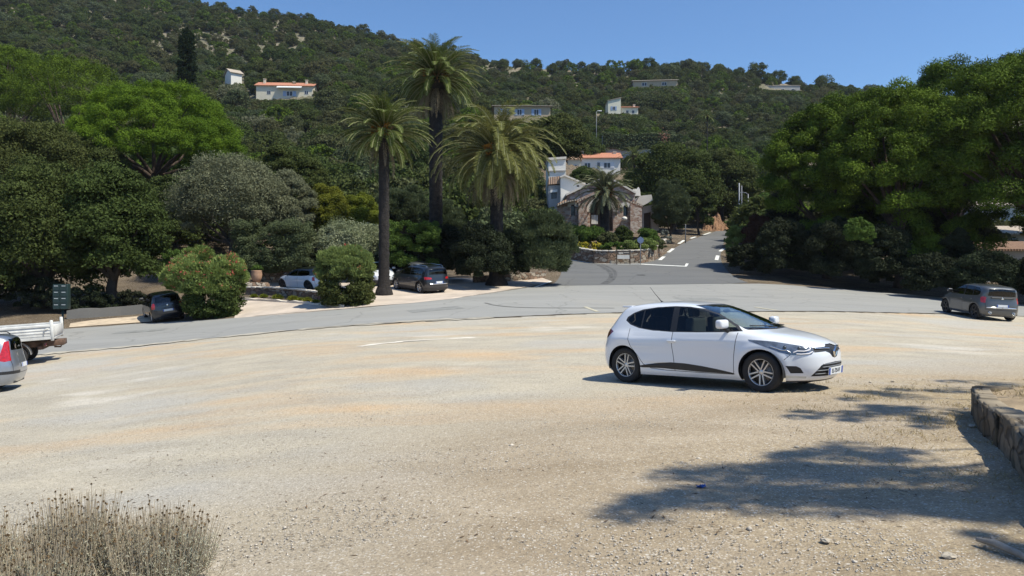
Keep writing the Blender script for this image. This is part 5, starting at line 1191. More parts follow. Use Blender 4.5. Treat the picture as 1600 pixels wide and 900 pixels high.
class Shell:
    """car skin as stacked plan outlines: front x, rear x and half width per height"""
    def __init__(s, P):
        s.P = P; s.z0 = P['b'][0][0]; s.z1 = P['b'][-1][0]; s.xc = P.get('xc', -.6)
        nz = P.get('nz', 64); q = np.linspace(0, 1, nz)
        zz = np.array([t[0] for t in P['xf']]+[t[0] for t in P['xr']]+[t[0] for t in P['b']])
        # denser levels where the outline moves fast
        g = np.linspace(s.z0, s.z1, 600); arc = np.concatenate([[0], np.cumsum(np.sqrt(np.diff(g)**2+.22*np.diff(smoothtab(P['xf'], g))**2+.15*np.diff(smoothtab(P['xr'], g))**2+.8*np.diff(smoothtab(P['b'], g))**2))])
        s.g = g; s.arc = arc/arc[-1]; s.nz = nz
    def z_of(s, t): return np.interp(t, s.arc, s.g)
    def t_of(s, z): return np.interp(z, s.g, s.arc)
    def par(s, z):
        P = s.P; xf = smoothtab(P['xf'], z); xr = smoothtab(P['xr'], z); b = smoothtab(P['b'], z)
        nf = smoothtab(P['nf'], z); nr = smoothtab(P['nr'], z); return xf, xr, b, nf, nr, P.get('mf', 3.0), P.get('mr', 3.6)
    def point(s, phi, t):
        """phi 0 at the nose centre .. pi at the tail centre, left half (y>0)"""
        z = s.z_of(t); xf, xr, b, nf, nr, mf, mr = s.par(z); c = np.cos(phi); sn = np.abs(np.sin(phi))
        fr = c >= 0; n = np.where(fr, nf, nr); m = np.where(fr, mf, mr); a = np.where(fr, xf-s.xc, s.xc-xr)
        x = s.xc+np.sign(c)*a*np.abs(c)**(2/n); y = b*sn**(2/m)
        y = y+s.P.get('bulge', lambda x, z: 0*x)(x, z)*np.clip(sn*1.2-.1, 0, 1)
        return np.stack([x, y, z], -1)
    def inv_side(s, x, z):
        xf, xr, b, nf, nr, mf, mr = s.par(z); fr = x >= s.xc
        a = np.where(fr, xf-s.xc, s.xc-xr); n = np.where(fr, nf, nr); c = np.clip(np.abs(x-s.xc)/a, 0, 1)**(n/2)
        return np.arccos(np.where(fr, c, -c)), s.t_of(z)
    def inv_arc(s, u, z, rear=False):
        """u: distance along the outline (at height .65 of the belt) from the nose or tail centre"""
        ph = np.linspace(0, math.pi/2, 400) if not rear else math.pi-np.linspace(0, math.pi/2, 400); q = s.point(ph, np.full(400, float(s.t_of(s.z0+.36*(s.z1-s.z0)))))
        L = np.concatenate([[0], np.cumsum(np.linalg.norm(np.diff(q, axis=0), axis=1))]); return np.interp(u, L, ph), s.t_of(z)
    def inv_end(s, y, z, rear=False):
        xf, xr, b, nf, nr, mf, mr = s.par(z); m = mr if rear else mf
        sn = np.clip(np.abs(y)/b, 0, .93 if rear else .86)**(m/2); ph = np.arcsin(sn); return (math.pi-ph if rear else ph), s.t_of(z)

def dens(poly, st):
    out = []
    for i in range(len(poly)):
        a = np.array(poly[i], float); b = np.array(poly[(i+1) % len(poly)], float); k = max(1, int(np.ceil(np.linalg.norm(b-a)/st)))
        out += [a+(b-a)*j/k for j in range(k)]
    return np.array(out)
def circ(cx, cz, r, n=40, floor=None):
    return [(cx+r*math.cos(2*math.pi*i/n), cz+r*math.sin(2*math.pi*i/n)) for i in range(n)]
def strip(line, w):
    return strip_poly(line, w)

def fit_ground(root, x, y, rz, wf, wr, tr):
    """seat the vehicle on the ground below its four wheels"""
    f = np.array([math.cos(rz), math.sin(rz)]); l = np.array([-f[1], f[0]]); c = np.array([x, y]); hz = lambda p: h1(p[0], p[1])
    a, b, d, e = hz(c+f*wf+l*tr), hz(c+f*wf-l*tr), hz(c+f*wr+l*tr), hz(c+f*wr-l*tr)
    fx = Vector((f[0]*(wf-wr), f[1]*(wf-wr), (a+b-d-e)/2)).normalized(); ly = Vector((l[0]*2*tr, l[1]*2*tr, (a+d-b-e)/2)); up = fx.cross(ly).normalized(); ly = up.cross(fx)
    M = Matrix((fx, ly, up)).transposed().to_4x4(); root.rotation_euler = M.to_euler(); root.location = (x, y, (a+b+d+e)/4-(wf+wr)/2*fx.z)
def build_car(name, label, cat, P, loc, rz, group=None, detail=1.0):
    root = empty(name, loc, 0, label, cat, group); sh = Shell(P); fit_ground(root, loc[0], loc[1], rz, P['wf'], P['wr'], float(P['kw'] if 'kw' in P else 1)*.75)
    nph = int(130*detail); nt_ = int(P.get('nz', 64)*detail); R = P['R']
    SC = 40.0
    F_ = list(P['feat']); 
    # wheel openings cut first
    feats = [('CUT', 'side', circ(wx, R*P.get('wz', 1.0), R*P.get('arch', 1.13), 48), None) for wx in (P['wf'], P['wr'])]+F_
    vs = []; es = []; polys = []
    for (nm, view, poly, mt) in feats:
        step = .05/detail if view == 'side' else .04/detail
        d = dens(poly, step)
        if nm == 'CUT': d[:, 1] = np.maximum(d[:, 1], sh.z0-.0)
        z = np.clip(d[:, 1], sh.z0, sh.z1)
        if view == 'side': ph, t = sh.inv_side(d[:, 0], z)
        elif view in ('arcf', 'arcr'): ph, t = sh.inv_arc(np.maximum(d[:, 0], 0), z, view == 'arcr')
        else: ph, t = sh.inv_end(np.maximum(d[:, 0], 0), z, view == 'rear')
        q = np.stack([np.broadcast_to(ph, t.shape)*1.0, t*3.0], 1)
        b = len(vs); vs += [Vector(p*SC) for p in q]; es += [(b+i, b+(i+1) % len(q)) for i in range(len(q))]; polys.append(q)
    # regular lattice
    ph = np.linspace(0, math.pi, nph); tt = np.linspace(0, 1, nt_)
    # denser around the front and rear corners
    for a in ph:
        for b_ in tt: vs.append(Vector((a*SC, b_*3*SC)))
    r = delaunay_2d_cdt(vs, es, [], 0, 1e-3)
    V = np.array([(v.x/SC, v.y/SC) for v in r[0]]); T_ = np.array(r[2]); C = V[T_].mean(1)
    V[:, 0] = np.clip(V[:, 0], 0, math.pi); V[:, 1] = np.clip(V[:, 1], 0, 3)
    X3 = sh.point(V[:, 0], V[:, 1]/3)
    X3[np.abs(V[:, 0]) < 1e-6, 1] = 0; X3[np.abs(V[:, 0]-math.pi) < 1e-6, 1] = 0
    A = X3[T_]; nrm = np.cross(A[:, 1]-A[:, 0], A[:, 2]-A[:, 0]); ar = np.linalg.norm(nrm, axis=1)
    # outward orientation
    cen = A.mean(1); o = np.einsum('ij,ij->i', nrm, cen-np.array([sh.xc, 0, .6])*np.array([1, 0, 1])) < 0
    # param orientation is uniform: flip all if the majority is inward
    if o.mean() > .5: T_ = T_[:, ::-1]; nrm = -nrm
    VN = np.zeros_like(X3)
    for k in range(3): np.add.at(VN, T_[:, k], nrm)
    e0 = (V[:, 0] < 1e-6) | (V[:, 0] > math.pi-1e-6); VN[e0, 1] = 0
    VN /= np.linalg.norm(VN, axis=1, keepdims=True)+1e-12
    label_ = np.full(len(T_), -1)
    for i, q in enumerate(polys):
        ins = in_poly(C, q); label_[(label_ < 0) & ins] = i
    ok = ar > 1e-9
    def emit(pn, masks, mats, side, parent=root, push=0.0):
        """side: 'both' mirrored into one mesh, 'L' or 'R'"""
        allV = []; allT = []; allN = []; mi = []
        for mk, m_i in masks:
            t = T_[mk & ok]
            if len(t) == 0: continue
            u, inv = np.unique(t, return_inverse=True); inv = inv.reshape(t.shape)
            for sgn in ((1, -1) if side == 'both' else ((1,) if side == 'L' else (-1,))):
                v = X3[u].copy(); n_ = VN[u].copy(); v += n_*push; v[:, 1] *= sgn; n_[:, 1] *= sgn; b = sum(len(a) for a in allV)
                allV.append(v); allN.append(n_); allT.append((inv if sgn > 0 else inv[:, ::-1])+b); mi += [m_i]*len(t)
        if not allV: return None
        VV = np.concatenate(allV); TT = np.concatenate(allT); me = np_mesh(pn, VV, TT, mats, midx=mi, smooth=True)
        try: me.normals_split_custom_set_from_vertices([tuple(x) for x in np.concatenate(allN)])
        except Exception as ex: print('normals', ex)
        return link(pn, me, parent)
    groups = {}
    for i, (nm, view, poly, mt) in enumerate(feats):
        if nm in ('CUT',): continue
        groups.setdefault(nm, []).append((i, mt, view))
    body_masks = [(label_ == -1, 0)]; bm_mats = [P['paint'], MAT['gap'], P.get('roof', P['paint']), P.get('low', P['paint'])]
    if 'roof' in P:
        zc = C[:, 1]/3; zt = sh.z_of(zc); rf_ = (label_ == -1) & (zt > P['roofz']); body_masks = [((label_ == -1) & ~rf_, 0), (rf_, 2)]
    if 'low' in P:
        zt = sh.z_of(C[:, 1]/3); new = []
        for mk, k in body_masks: 
            if k == 0: new += [(mk & (zt > P['lowz']), 0), (mk & (zt <= P['lowz']), 3)]
            else: new.append((mk, k))
        body_masks = new
    for nm, lst in groups.items():
        if nm == 'GAP':
            for i, mt, view in lst: body_masks.append((label_ == i, 1))
    emit('body', body_masks, bm_mats, 'both')
    for nm, lst in groups.items():
        if nm == 'GAP': continue
        cen_ = all(v[2] != 'side' for v in lst) and nm in ('windscreen', 'rear_window', 'grille', 'bonnet', 'tailgate', 'number_plate', 'lower_grille', 'skid_plate')
        mats = []; masks = []
        for i, mt, view in lst:
            if mt not in mats: mats.append(mt)
            masks.append((label_ == i, mats.index(mt)))
        push = -.004 if 'window' in nm or nm in ('windscreen',) else (.003 if nm in ('headlight', 'tail_light', 'side_trim') else 0)
        if nm.startswith('fog') or nm in ('grille', 'lower_grille'): push = -.012
        if cen_: emit(nm, masks, mats, 'both', root, push)
        else: emit(nm, masks, mats, 'L', root, push); emit(nm, masks, mats, 'R', root, push)
    # floor, wheel wells, interior
    W2 = smoothtab(P['b'], .5); xf, xr = float(smoothtab(P['xf'], .45)), float(smoothtab(P['xr'], .45))
    fl = MB(); zf = sh.z0+.02
    for (a, b_) in ((xr+.10, P['wr']-R*1.12), (P['wr']+R*1.12, P['wf']-R*1.12), (P['wf']+R*1.12, xf-.22)):
        if b_ > a: mid = a > P['wr'] and b_ < P['wf']; fl.box(((a+b_)/2, 0, zf+(.12 if mid else .07)), (b_-a, W2*(1.80 if mid else 1.15), .26 if mid else .12))
    fl.box(((P['wf']+P['wr'])/2, 0, .42), (P['wf']-P['wr']+2*R, W2*1.24, .22)); 
    fl.build('underbody', MAT['trim_rough'], root)
    for wx in (P['wf'], P['wr']):
        for sg in (-1, 1):
            ww = MB(); cz = R*P.get('wz', 1.0); vs = []; fs = []
            for i in range(21):
                a = math.radians(-12+204*i/20); X_, Z_ = wx+R*1.15*math.cos(a), cz+R*1.15*math.sin(a); vs += [(X_, sg*(W2-.03), Z_), (X_, sg*(W2-.38), Z_)]
            for i in range(20): fs.append((2*i, 2*i+2, 2*i+3, 2*i+1))
            fs.append(tuple(2*i+1 for i in range(21))); ww.add(vs, fs, 0, True); ww.build('wheel_arch_liner', MAT['trim'], root)
    it = MB(); zb = P['belt']-.06; xa, xb = P['cabin']; it.box(((xa+xb)/2, 0, zb-.10), (xb-xa, W2*1.50, .05)); it.box((xb-.12, 0, zb-.02), (.40, W2*1.5, .16)); 
    it.build('interior', MAT['trim_rough'], root)
    st = MB()
    for sx in P['seats']:
        for sy in (-.36, .36):
            st.rbox((sx, sy, zb-.02), (.16, .46, .62), .06); st.rbox((sx-.03, sy, zb+.39), (.10, .26, .18), .045)
    st.build('seats', MAT['seat'], root)
    # wheels
    ty, bk, rm = wheel_mesh(R, P.get('tw', .2), P.get('rim', 'double'), None, None)
    first = None
    for wx in (P['wf'], P['wr']):
        for sg in (-1, 1):
            yl = sg*(smoothtab(P['b'], .35)-P.get('tw', .2)/2-.012)
            if first is None:
                w0 = bk.build('wheel', MAT['brake'], root); t0 = ty.build('tyre', MAT['tyre'], w0); r0_ = rm.build('rim', P['rimmat'], w0); first = (w0, t0, r0_); w_ = w0
            else:
                w_ = first[0].copy(); COL.objects.link(w_); w_.parent = root
                for ch_ in first[1:]: c_ = ch_.copy(); COL.objects.link(c_); c_.parent = w_
            w_.location = (wx, yl, R); w_.rotation_euler = (0, .35*(wx > 0)+.2, math.pi if sg > 0 else 0)
    # mirrors
    if P.get('mirror'):
        mx, mz = P['mirror']; yb = float(sh.point(np.array([sh.inv_side(np.array(mx), np.array(mz))[0]]), np.array([sh.inv_side(np.array(mx), np.array(mz))[1]]))[0, 1])
        for sg in (-1, 1):
            mm = MB(); M = Matrix.Translation((mx, sg*(yb+.15), mz+.09)) @ Matrix.Rotation(sg*.12, 4, 'Z')
            mm.rbox((0, 0, 0), (.13, .23, .145), .055, 0, M, 4); mm.rbox((-.045, 0, -.002), (.05, .20, .115), .02, 1, M, 2)
            mm.tube([(mx+.02, sg*(yb-.02), mz-.04), (mx+.015, sg*(yb+.05), mz-.01), (mx, sg*(yb+.10), mz+.03)], [.04, .028, .035], 8, 1)
            mm.build('door_mirror', [P.get('mirrormat', P['paint']), MAT['trim']], root)
    # handles
    for (hx, hz) in P.get('handles', ()):
        pt_ = sh.inv_side(np.array([hx]), np.array([hz])); y = float(sh.point(pt_[0], pt_[1])[0, 1])
        for sg in (-1, 1):
            mm = MB(); mm.rbox((hx, sg*(y+.022), hz), (.17, .03, .028), .012, 0, None, 3); mm.rbox((hx-.01, sg*(y+.004), hz-.012), (.11, .02, .05), .008, 1, None, 2); mm.build('door_handle', [P['paint'], P['paint']], root)
    # plates
    for (end, zc, tilt, txt) in P.get('plates', ()):
        ph_, t_ = sh.inv_end(np.array([0.]), np.array([zc]), end == 'rear'); x = float(sh.point(np.broadcast_to(ph_, (1,))*1.0, t_)[0, 0]); sg = -1 if end == 'rear' else 1
        yo = P.get('plate_y', 0)
        M = Matrix.Translation((x+sg*.02, yo, zc)) @ Matrix.Rotation(math.radians(90 if sg > 0 else -90), 4, 'Z') @ Matrix.Rotation(-tilt, 4, 'X')
        pb = MB(); pb.box((0, 0, 0), (.52, .012, .11), 0, M); pb.box((-.238, -.008, 0), (.042, .006, .108), 1, M); pb.box((.238, -.008, 0), (.042, .006, .108), 1, M); po = pb.build('number_plate', [MAT['plate_white'], MAT['plate_blue']], root)
        if txt:
            cu = bpy.data.curves.new('plate_text', 'FONT'); cu.body = txt; cu.size = .105; cu.align_x = 'CENTER'; cu.align_y = 'CENTER'; cu.extrude = .001
            to = bpy.data.objects.new('tmp', cu); COL.objects.link(to); dg = bpy.context.evaluated_depsgraph_get(); me = bpy.data.meshes.new_from_object(to.evaluated_get(dg)); bpy.data.objects.remove(to)
            me.transform(Matrix.Diagonal((.72, .86, 1, 1))); me.transform(M @ Matrix.Translation((0, -.0095, 0)) @ Matrix.Rotation(math.radians(90), 4, 'X')); me.materials.clear(); me.materials.append(MAT['ink']); link('lettering', me, po)
    return root, sh

def surf(sh, y, z, rear=False):
    ph_, t_ = sh.inv_end(np.array([abs(y)*1.0]), np.array([z*1.0]), rear); p = sh.point(ph_*1.0, t_)[0]; return Vector((p[0], math.copysign(p[1], y) if y else 0.0, p[2]))

# ---- white five door hatchback in the foreground
CL = dict(
 xf=[(.17, 2.00), (.22, 2.06), (.30, 2.10), (.42, 2.125), (.56, 2.12), (.64, 2.10), (.70, 2.06), (.75, 1.99), (.80, 1.88), (.85, 1.72), (.90, 1.50), (.935, 1.30), (.96, 1.19), (1.0, 1.09), (1.1, .84), (1.2, .59), (1.3, .32), (1.36, .12), (1.40, -.06), (1.43, -.26), (1.445, -.42), (1.45, -.55)],
 xr=[(.17, -1.78), (.22, -1.84), (.32, -1.90), (.48, -1.935), (.62, -1.93), (.74, -1.90), (.86, -1.875), (.95, -1.83), (1.05, -1.75), (1.15, -1.68), (1.25, -1.60), (1.32, -1.53), (1.36, -1.46), (1.39, -1.30), (1.42, -1.08), (1.44, -.85), (1.45, -.65)],
 b=[(.17, .78), (.22, .815), (.32, .845), (.5, .862), (.66, .866), (.76, .858), (.84, .842), (.90, .822), (.94, .803), (.98, .785), (1.05, .755), (1.15, .71), (1.25, .664), (1.33, .62), (1.375, .575), (1.405, .50), (1.43, .36), (1.445, .18), (1.45, .02)],
 nf=[(.17, 6), (.6, 6.5), (.8, 6.5), (.92, 9), (1.0, 13), (1.3, 13), (1.45, 5)], nr=[(.17, 8), (.7, 8), (.95, 9), (1.1, 10), (1.3, 10), (1.45, 5)], mf=2.7, mr=3.4,
 nz=76, R=.317, wf=1.295, wr=-1.295, arch=1.14, tw=.205, rimmat=MAT['alloy'], rim='double', belt=.93, cabin=(-1.5, 1.0), seats=(-.10, -.88), paint=PM['white'],
 bulge=lambda x, z: .022*np.exp(-((np.hypot(x-1.295, z-.317)-.40)/.07)**2)+.035*np.exp(-((np.hypot(x+1.32, z-.36)-.44)/.13)**2)-.016*np.exp(-((x-.05)/.75)**2-((z-.55)/.17)**2)+.008*np.exp(-((z-.80)/.035)**2)*np.exp(-(x/1.6)**6),
 mirror=(.72, .98), handles=((-.30+.02, .775),), plates=(('front', .325, -.10, 'EL-725-FF'), ('rear', .60, .05, None)))
w_side = [(.98, .95), (.88, 1.03), (.70, 1.12), (.45, 1.235), (.2, 1.315), (-.05, 1.352), (-.35, 1.365), (-.70, 1.352), (-1.0, 1.315), (-1.18, 1.255), (-1.30, 1.18), (-1.32, 1.12), (-1.20, 1.045), (-1.0, .985), (-.7, .945), (-.3, .925), (.2, .925), (.6, .933)]
CL['feat'] = [
 ('side_window', 'side', [(.60, .95), (.60, 1.155), (.45, 1.222), (.2, 1.300), (-.05, 1.335), (-.24, 1.345), (-.22, .945), (.2, .942)], G_CLEAR),
 ('rear_side_window', 'side', [(-.36, 1.348), (-.70, 1.335), (-.94, 1.305), (-.94, .99), (-.7, .965), (-.34, .942)], G_TINT),
 ('quarter_window', 'side', [(-.97, 1.30), (-1.17, 1.238), (-1.26, 1.17), (-1.27, 1.12), (-1.17, 1.06), (-.97, 1.0)], G_TINT),
 ('quarter_window', 'side', [(.64, .955), (.64, 1.13), (.85, 1.02), (.92, .963)], G_CLEAR),
 ('window_frame', 'side', w_side, MAT['trim']),
 ('windscreen', 'front', [(-.1, .975), (.60, .985), (.655, 1.0), (.60, 1.15), (.535, 1.30), (.50, 1.362), (-.1, 1.372)], G_WIND),
 ('windscreen', 'front', [(-.1, .955), (.66, .968), (.695, .985), (.64, 1.15), (.57, 1.31), (.53, 1.375), (-.1, 1.385)], MAT['trim']),
 ('rear_window', 'rear', [(-.1, 1.04), (.56, 1.05), (.52, 1.30), (-.1, 1.32)], G_DARK),
 ('headlight', 'arcf', [(.49, .700), (.50, .640), (.56, .600), (.72, .588), (.88, .598), (1.02, .636), (1.16, .70), (1.34, .80), (1.33, .825), (1.12, .812), (.94, .795), (.84, .775), (.74, .752), (.60, .722)], MAT['lamp_body']),
 ('grille', 'arcf', [(-.1, .730), (.09, .735), (.15, .715), (.20, .70), (.49, .695), (.50, .625), (.26, .632), (.16, .60), (.08, .535), (-.1, .505)], MAT['trim']),
 ('lower_grille', 'arcf', [(-.1, .465), (.30, .452), (.40, .425), (.47, .36), (.56, .262), (-.1, .25)], MAT['trim']),
 ('fog_light_recess', 'arcf', [(.68, .315), (.74, .395), (.80, .425), (.95, .43), (.90, .37), (.86, .315)], MAT['trim']),
 ('running_light', 'arcf', [(.62, .262), (.96, .285), (.98, .268), (.90, .235), (.62, .232)], MAT['lens_clear']),
 ('lower_lip', 'arcf', [(-.1, .195), (.60, .195), (.95, .188), (1.0, .165), (-.1, .165)], MAT['trim']),
 ('tail_light', 'arcr', [(.66, .86), (.70, .955), (.86, .962), (1.02, .925), (.98, .88), (.88, .81), (.72, .79)], MAT['lens_dark_red']),
 ('side_trim', 'side', [(.88, .268), (.84, .285), (.55, .335), (.25, .375), (-.05, .402), (-.32, .408), (-.60, .385), (-.85, .345), (-.97, .325), (-.92, .30), (-.5, .30), (.2, .275)], MAT['trim']),
 ('GAP', 'side', strip([(.915, .93), (.90, .80), (.865, .55), (.855, .30), (.84, .26)], .011), None),
 ('GAP', 'side', strip([(-.28, .93), (-.285, .70), (-.255, .45), (-.245, .26)], .011), None),
 ('GAP', 'side', strip([(.84, .262), (.2, .262), (-.4, .268), (-.72, .29), (-.86, .36), (-.97, .50), (-1.12, .66), (-1.17, .78), (-1.19, .98)], .010), None),
 ('GAP', 'side', strip([(1.66, .52), (1.74, .60), (1.80, .64)], .008), None),
 ('GAP', 'side', strip([(-1.70, .66), (-1.74, .78), (-1.78, .82)], .008), None)]
LOC_CL = dict(px=1115, D=12.98, rz=math.radians(-45))
def place(px, D, dz=0.0): x = (px-800)/F*D; return (x, D, float(Hp(px, D))+dz)
clio, csh = build_car('white_hatchback', 'glossy white five door hatchback parked alone on the gravel in the foreground', 'car', CL, place(LOC_CL['px'], LOC_CL['D'], 0.0), LOC_CL['rz'])
# emblem, chrome bars, lamp details, wipers, aerial
def rhomb_ring(c, w_, h_, t, d, M):
    mb = MB(); o = [(0, h_), (w_, 0), (0, -h_), (-w_, 0)]; i_ = [(0, h_-t*1.6), (w_-t, 0), (0, -h_+t*1.6), (-w_+t, 0)]
    vs = []
    for (a, b) in o: vs.append((a, 0, b))
    for (a, b) in i_: vs.append((a, -d*.8, b))
    for k in range(4): a, b = (o[k][0]+i_[k][0])/2, (o[k][1]+i_[k][1])/2; vs.append((a, -d, b))
    fs = []
    for k in range(4):
        k2 = (k+1) % 4; fs += [(k, k2, 8+k2, 8+k), (8+k, 8+k2, 4+k2, 4+k)]
    mb.add(vs, fs, 0, False, M); return mb
pe = surf(csh, 0, .625)
Mf = Matrix.Translation((pe.x+.022, 0, .625)) @ Matrix.Rotation(math.radians(90), 4, 'Z') @ Matrix.Rotation(math.radians(6), 4, 'X')
rhomb_ring(None, .068, .100, .026, .022, Mf).build('emblem', MAT['chrome'], clio)
def bar_on(sh, pts, w_, off, name, mat, parent, rear=False, mirror=True, n=10, flat=True):
    """a slim bar following the skin through (y,z) points"""
    for sg in ((1, -1) if mirror else (1,)):
        P = []
        for i in range(len(pts)-1):
            for k in range(n):
                t = k/n; P.append((pts[i][0]+(pts[i+1][0]-pts[i][0])*t, pts[i][1]+(pts[i+1][1]-pts[i][1])*t))
        P.append(pts[-1]); Q = [surf(sh, y, z, rear) for y, z in P]
        Q = [Vector((q.x+(-off if rear else off), q.y*sg, q.z)) for q in Q]; mb = MB(); mb.tube(Q, w_, 6); mb.build(name, mat, parent)
bar_on(csh, [(.09, .672), (.25, .682), (.45, .684)], .010, .004, 'grille_bar', MAT['chrome'], clio)
for zz in (.295, .345, .395, .44): bar_on(csh, [(0.0, zz), (.36 if zz > .35 else .46, zz)], .007, -.004, 'grille_slat', MAT['metal_grey'], clio, mirror=True, n=6)
def arc_pt(sh, u, z, off=.006, rear=False):
    ph_, t_ = sh.inv_arc(np.array([u]), np.array([z]), rear); p = sh.point(ph_*1.0, t_)[0]; q = Vector(p); n_ = Vector((p[0]-sh.xc-(1.6 if not rear else -1.2), p[1]*.9, 0)).normalized(); return q+n_*off
def arc_bar(sh, pts, r_, name, mat, parent, off=.006):
    for sg in (1, -1):
        P = []
        for i in range(len(pts)-1):
            for k in range(6): t = k/6; q = arc_pt(sh, pts[i][0]+(pts[i+1][0]-pts[i][0])*t, pts[i][1]+(pts[i+1][1]-pts[i][1])*t, off); P.append(Vector((q.x, q.y*sg, q.z)))
        mb = MB(); mb.tube(P, r_, 6); mb.build(name, mat, parent)
arc_bar(csh, [(.53, .640), (.60, .612), (.72, .606), (.80, .612)], .011, 'light_strip', MAT['lens_white'], clio)
arc_bar(csh, [(.53, .705), (.56, .668), (.66, .650), (.76, .655), (.84, .625)], .010, 'light_strip', MAT['lens_white'], clio)
arc_bar(csh, [(.86, .628), (.90, .668), (.98, .672), (1.04, .70), (1.12, .735)], .010, 'light_strip', MAT['chrome'], clio)
for (u_, z_, r_) in ((.70, .690, .036), (.90, .705, .040)):
    for sg in (1, -1):
        q = arc_pt(csh, u_, z_, -.012); mb = MB(); mb.ell((q.x, q.y*sg, q.z), (r_*.75, r_*.9, r_*.9), 0, 14, 8); mb.build('lamp_lens', MAT['lamp_dark'], clio)
mb = MB()
for a, b in (((.62, .99), (.05, 1.02)), ((.05, .985), (-.55, 1.015))):
    q0 = surf(csh, a[0], a[1]); q1 = surf(csh, b[0], b[1]); mb.tube([q0+Vector((.02, 0, .01)), q0.lerp(q1, .5)+Vector((.035, 0, .02)), q1+Vector((.02, 0, .015))], .010, 5)
mb.build('wipers', MAT['trim'], clio)
mb = MB(); mb.tube([(-1.02, 0, 1.40), (-1.01, 0, 1.435), (-1.03, 0, 1.455)], [.035, .028, .012], 8); mb.tube([(-1.03, 0, 1.45), (-1.17, 0, 1.60), (-1.27, 0, 1.72)], [.007, .005, .003], 6); mb.build('aerial', MAT['trim'], clio)
mb = MB(); mb.ell((.30, 0, 1.265), (.03, .12, .035)); mb.build('inside_mirror', MAT['trim'], clio)
mb = MB(); mb.lathe([(.165, -.012), (.185, 0), (.165, .012)], 24, 0, Matrix.Translation((.45, -.36, .93)) @ Matrix.Rotation(math.radians(65), 4, 'Y'), closed=True); mb.build('steering_wheel', MAT['trim'], clio)
mb = MB(); mb.rbox((-1.45, 0, 1.365), (.22, 1.0, .035), .015); mb.build('spoiler', PM['white'], clio)

# ---- generic smaller cars: same construction, other proportions
def scaled(L, W_, Hh, R, wb, tail=0.0, paintm=None, belt=.62, hood=None, rimmat=None, rim='single', nz=44, boxy=0.0, wfo=None, squash=1.0):
    kz = Hh/1.45; kx = L/4.063; kw = W_/1.732
    def tz(z): return z*kz
    xr = [(tz(z), (x*kx)-tail*max(0, min(1, (z-.9)/.35))*(1 if z < 1.40 else max(0, (1.45-z)/.05)*.9+.1)) for z, x in CL['xr']]
    xf = [(tz(z), x*kx) for z, x in CL['xf']]
    b = [(tz(z), v*kw*(1+boxy*max(0, min(1, (z-.9)/.3))*(1 if z < 1.40 else .4))) for z, v in CL['b']]
    P = dict(CL); P.update(xf=xf, xr=xr, b=b, nf=[(tz(z), v) for z, v in CL['nf']], nr=[(tz(z), v+1.5*boxy*10*.3) for z, v in CL['nr']], xc=-.6*kx, nz=nz, R=R, wf=wb/2, wr=-wb/2, rimmat=rimmat or MAT['alloy'], rim=rim,
      belt=.93*kz, cabin=(-1.4*kx, .95*kx), seats=(-.1*kx, -.85*kx), paint=paintm, bulge=lambda x, z, wb=wb, R=R: .02*np.exp(-((np.hypot(np.abs(x)-wb/2, z-R)-R*1.28)/.07)**2), mirror=(.72*kx, .98*kz), handles=((-.22*kx, .80*kz), (-1.0*kx, .83*kz)), plates=(('rear', .62*kz, .05, None),), tw=.21)
    P['kx'], P['kz'], P['kw'], P['tail'] = kx, kz, kw, tail
    return P
def std_feats(P, tl, doors=5, tailpoly=None, rear_lens=None, sidewin=None, rearwin=None, gt=None):
    kx, kz, kw, tail = P['kx'], P['kz'], P['kw'], P['tail']
    s = lambda pts: [(x*kx, z*kz) for x, z in pts]
    xt = -1.32*kx-tail*.8
    win = sidewin or ([(.96*kx, .955*kz), (.70*kx, 1.11*kz), (.45*kx, 1.22*kz), (.2*kx, 1.30*kz), (-.05*kx, 1.34*kz), (-.6*kx, 1.345*kz), (xt+.22, 1.31*kz), (xt+.02, 1.22*kz), (xt, 1.06*kz), (xt+.15, .99*kz), (-.6*kx, .945*kz), (.3*kx, .935*kz)])
    F_ = [('GAP', 'side', strip([(-.29*kx, .95*kz), (-.31*kx, 1.35*kz)], .06), None)]
    if doors == 5: F_ += [('GAP', 'side', strip([(-.98*kx, .96*kz), (-.98*kx, 1.32*kz)], .045), None)]
    F_ += [('side_window', 'side', win, gt or G_DARK),
      ('windscreen', 'front', [(-.1, .975*kz), (.62*kw, .985*kz), (.64*kw, 1.0*kz), (.60*kw, 1.15*kz), (.52*kw, 1.35*kz), (-.1, 1.37*kz)], gt or G_DARK),
      ('rear_window', 'rear', rearwin or [(-.1, 1.0*kz), (.60*kw, 1.01*kz), (.55*kw, 1.28*kz), (-.1, 1.31*kz)], gt or G_DARK)]
    F_ += [('tail_light', 'arcr', [(y*kw, z*kz) for y, z in tl], rear_lens or MAT['lens_red'])]
    F_ += [('headlight', 'arcf', [(.50*kw, .62*kz), (.90*kw, .63*kz), (1.2*kw, .76*kz), (.9*kw, .76*kz), (.52*kw, .70*kz)], MAT['lens_clear']),
      ('grille', 'front', [(-.1, .70*kz), (.40*kw, .69*kz), (.40*kw, .60*kz), (-.1, .58*kz)], MAT['trim']),
      ('GAP', 'side', strip(s([(.90, .93), (.88, .55), (.86, .30)]), .014), None), ('GAP', 'side', strip(s([(-.29, .93), (-.28, .30)]), .014), None),
      ('GAP', 'rear', strip([(.70*kw, 1.0*kz), (.68*kw, .45*kz), (-.1, .44*kz)], .016), None)]
    if doors == 5: F_ += [('GAP', 'side', strip(s([(-1.05, .95), (-1.02, .70), (-.86, .45)]), .014), None)]
    return F_
def heading(a): return math.radians(90-a)
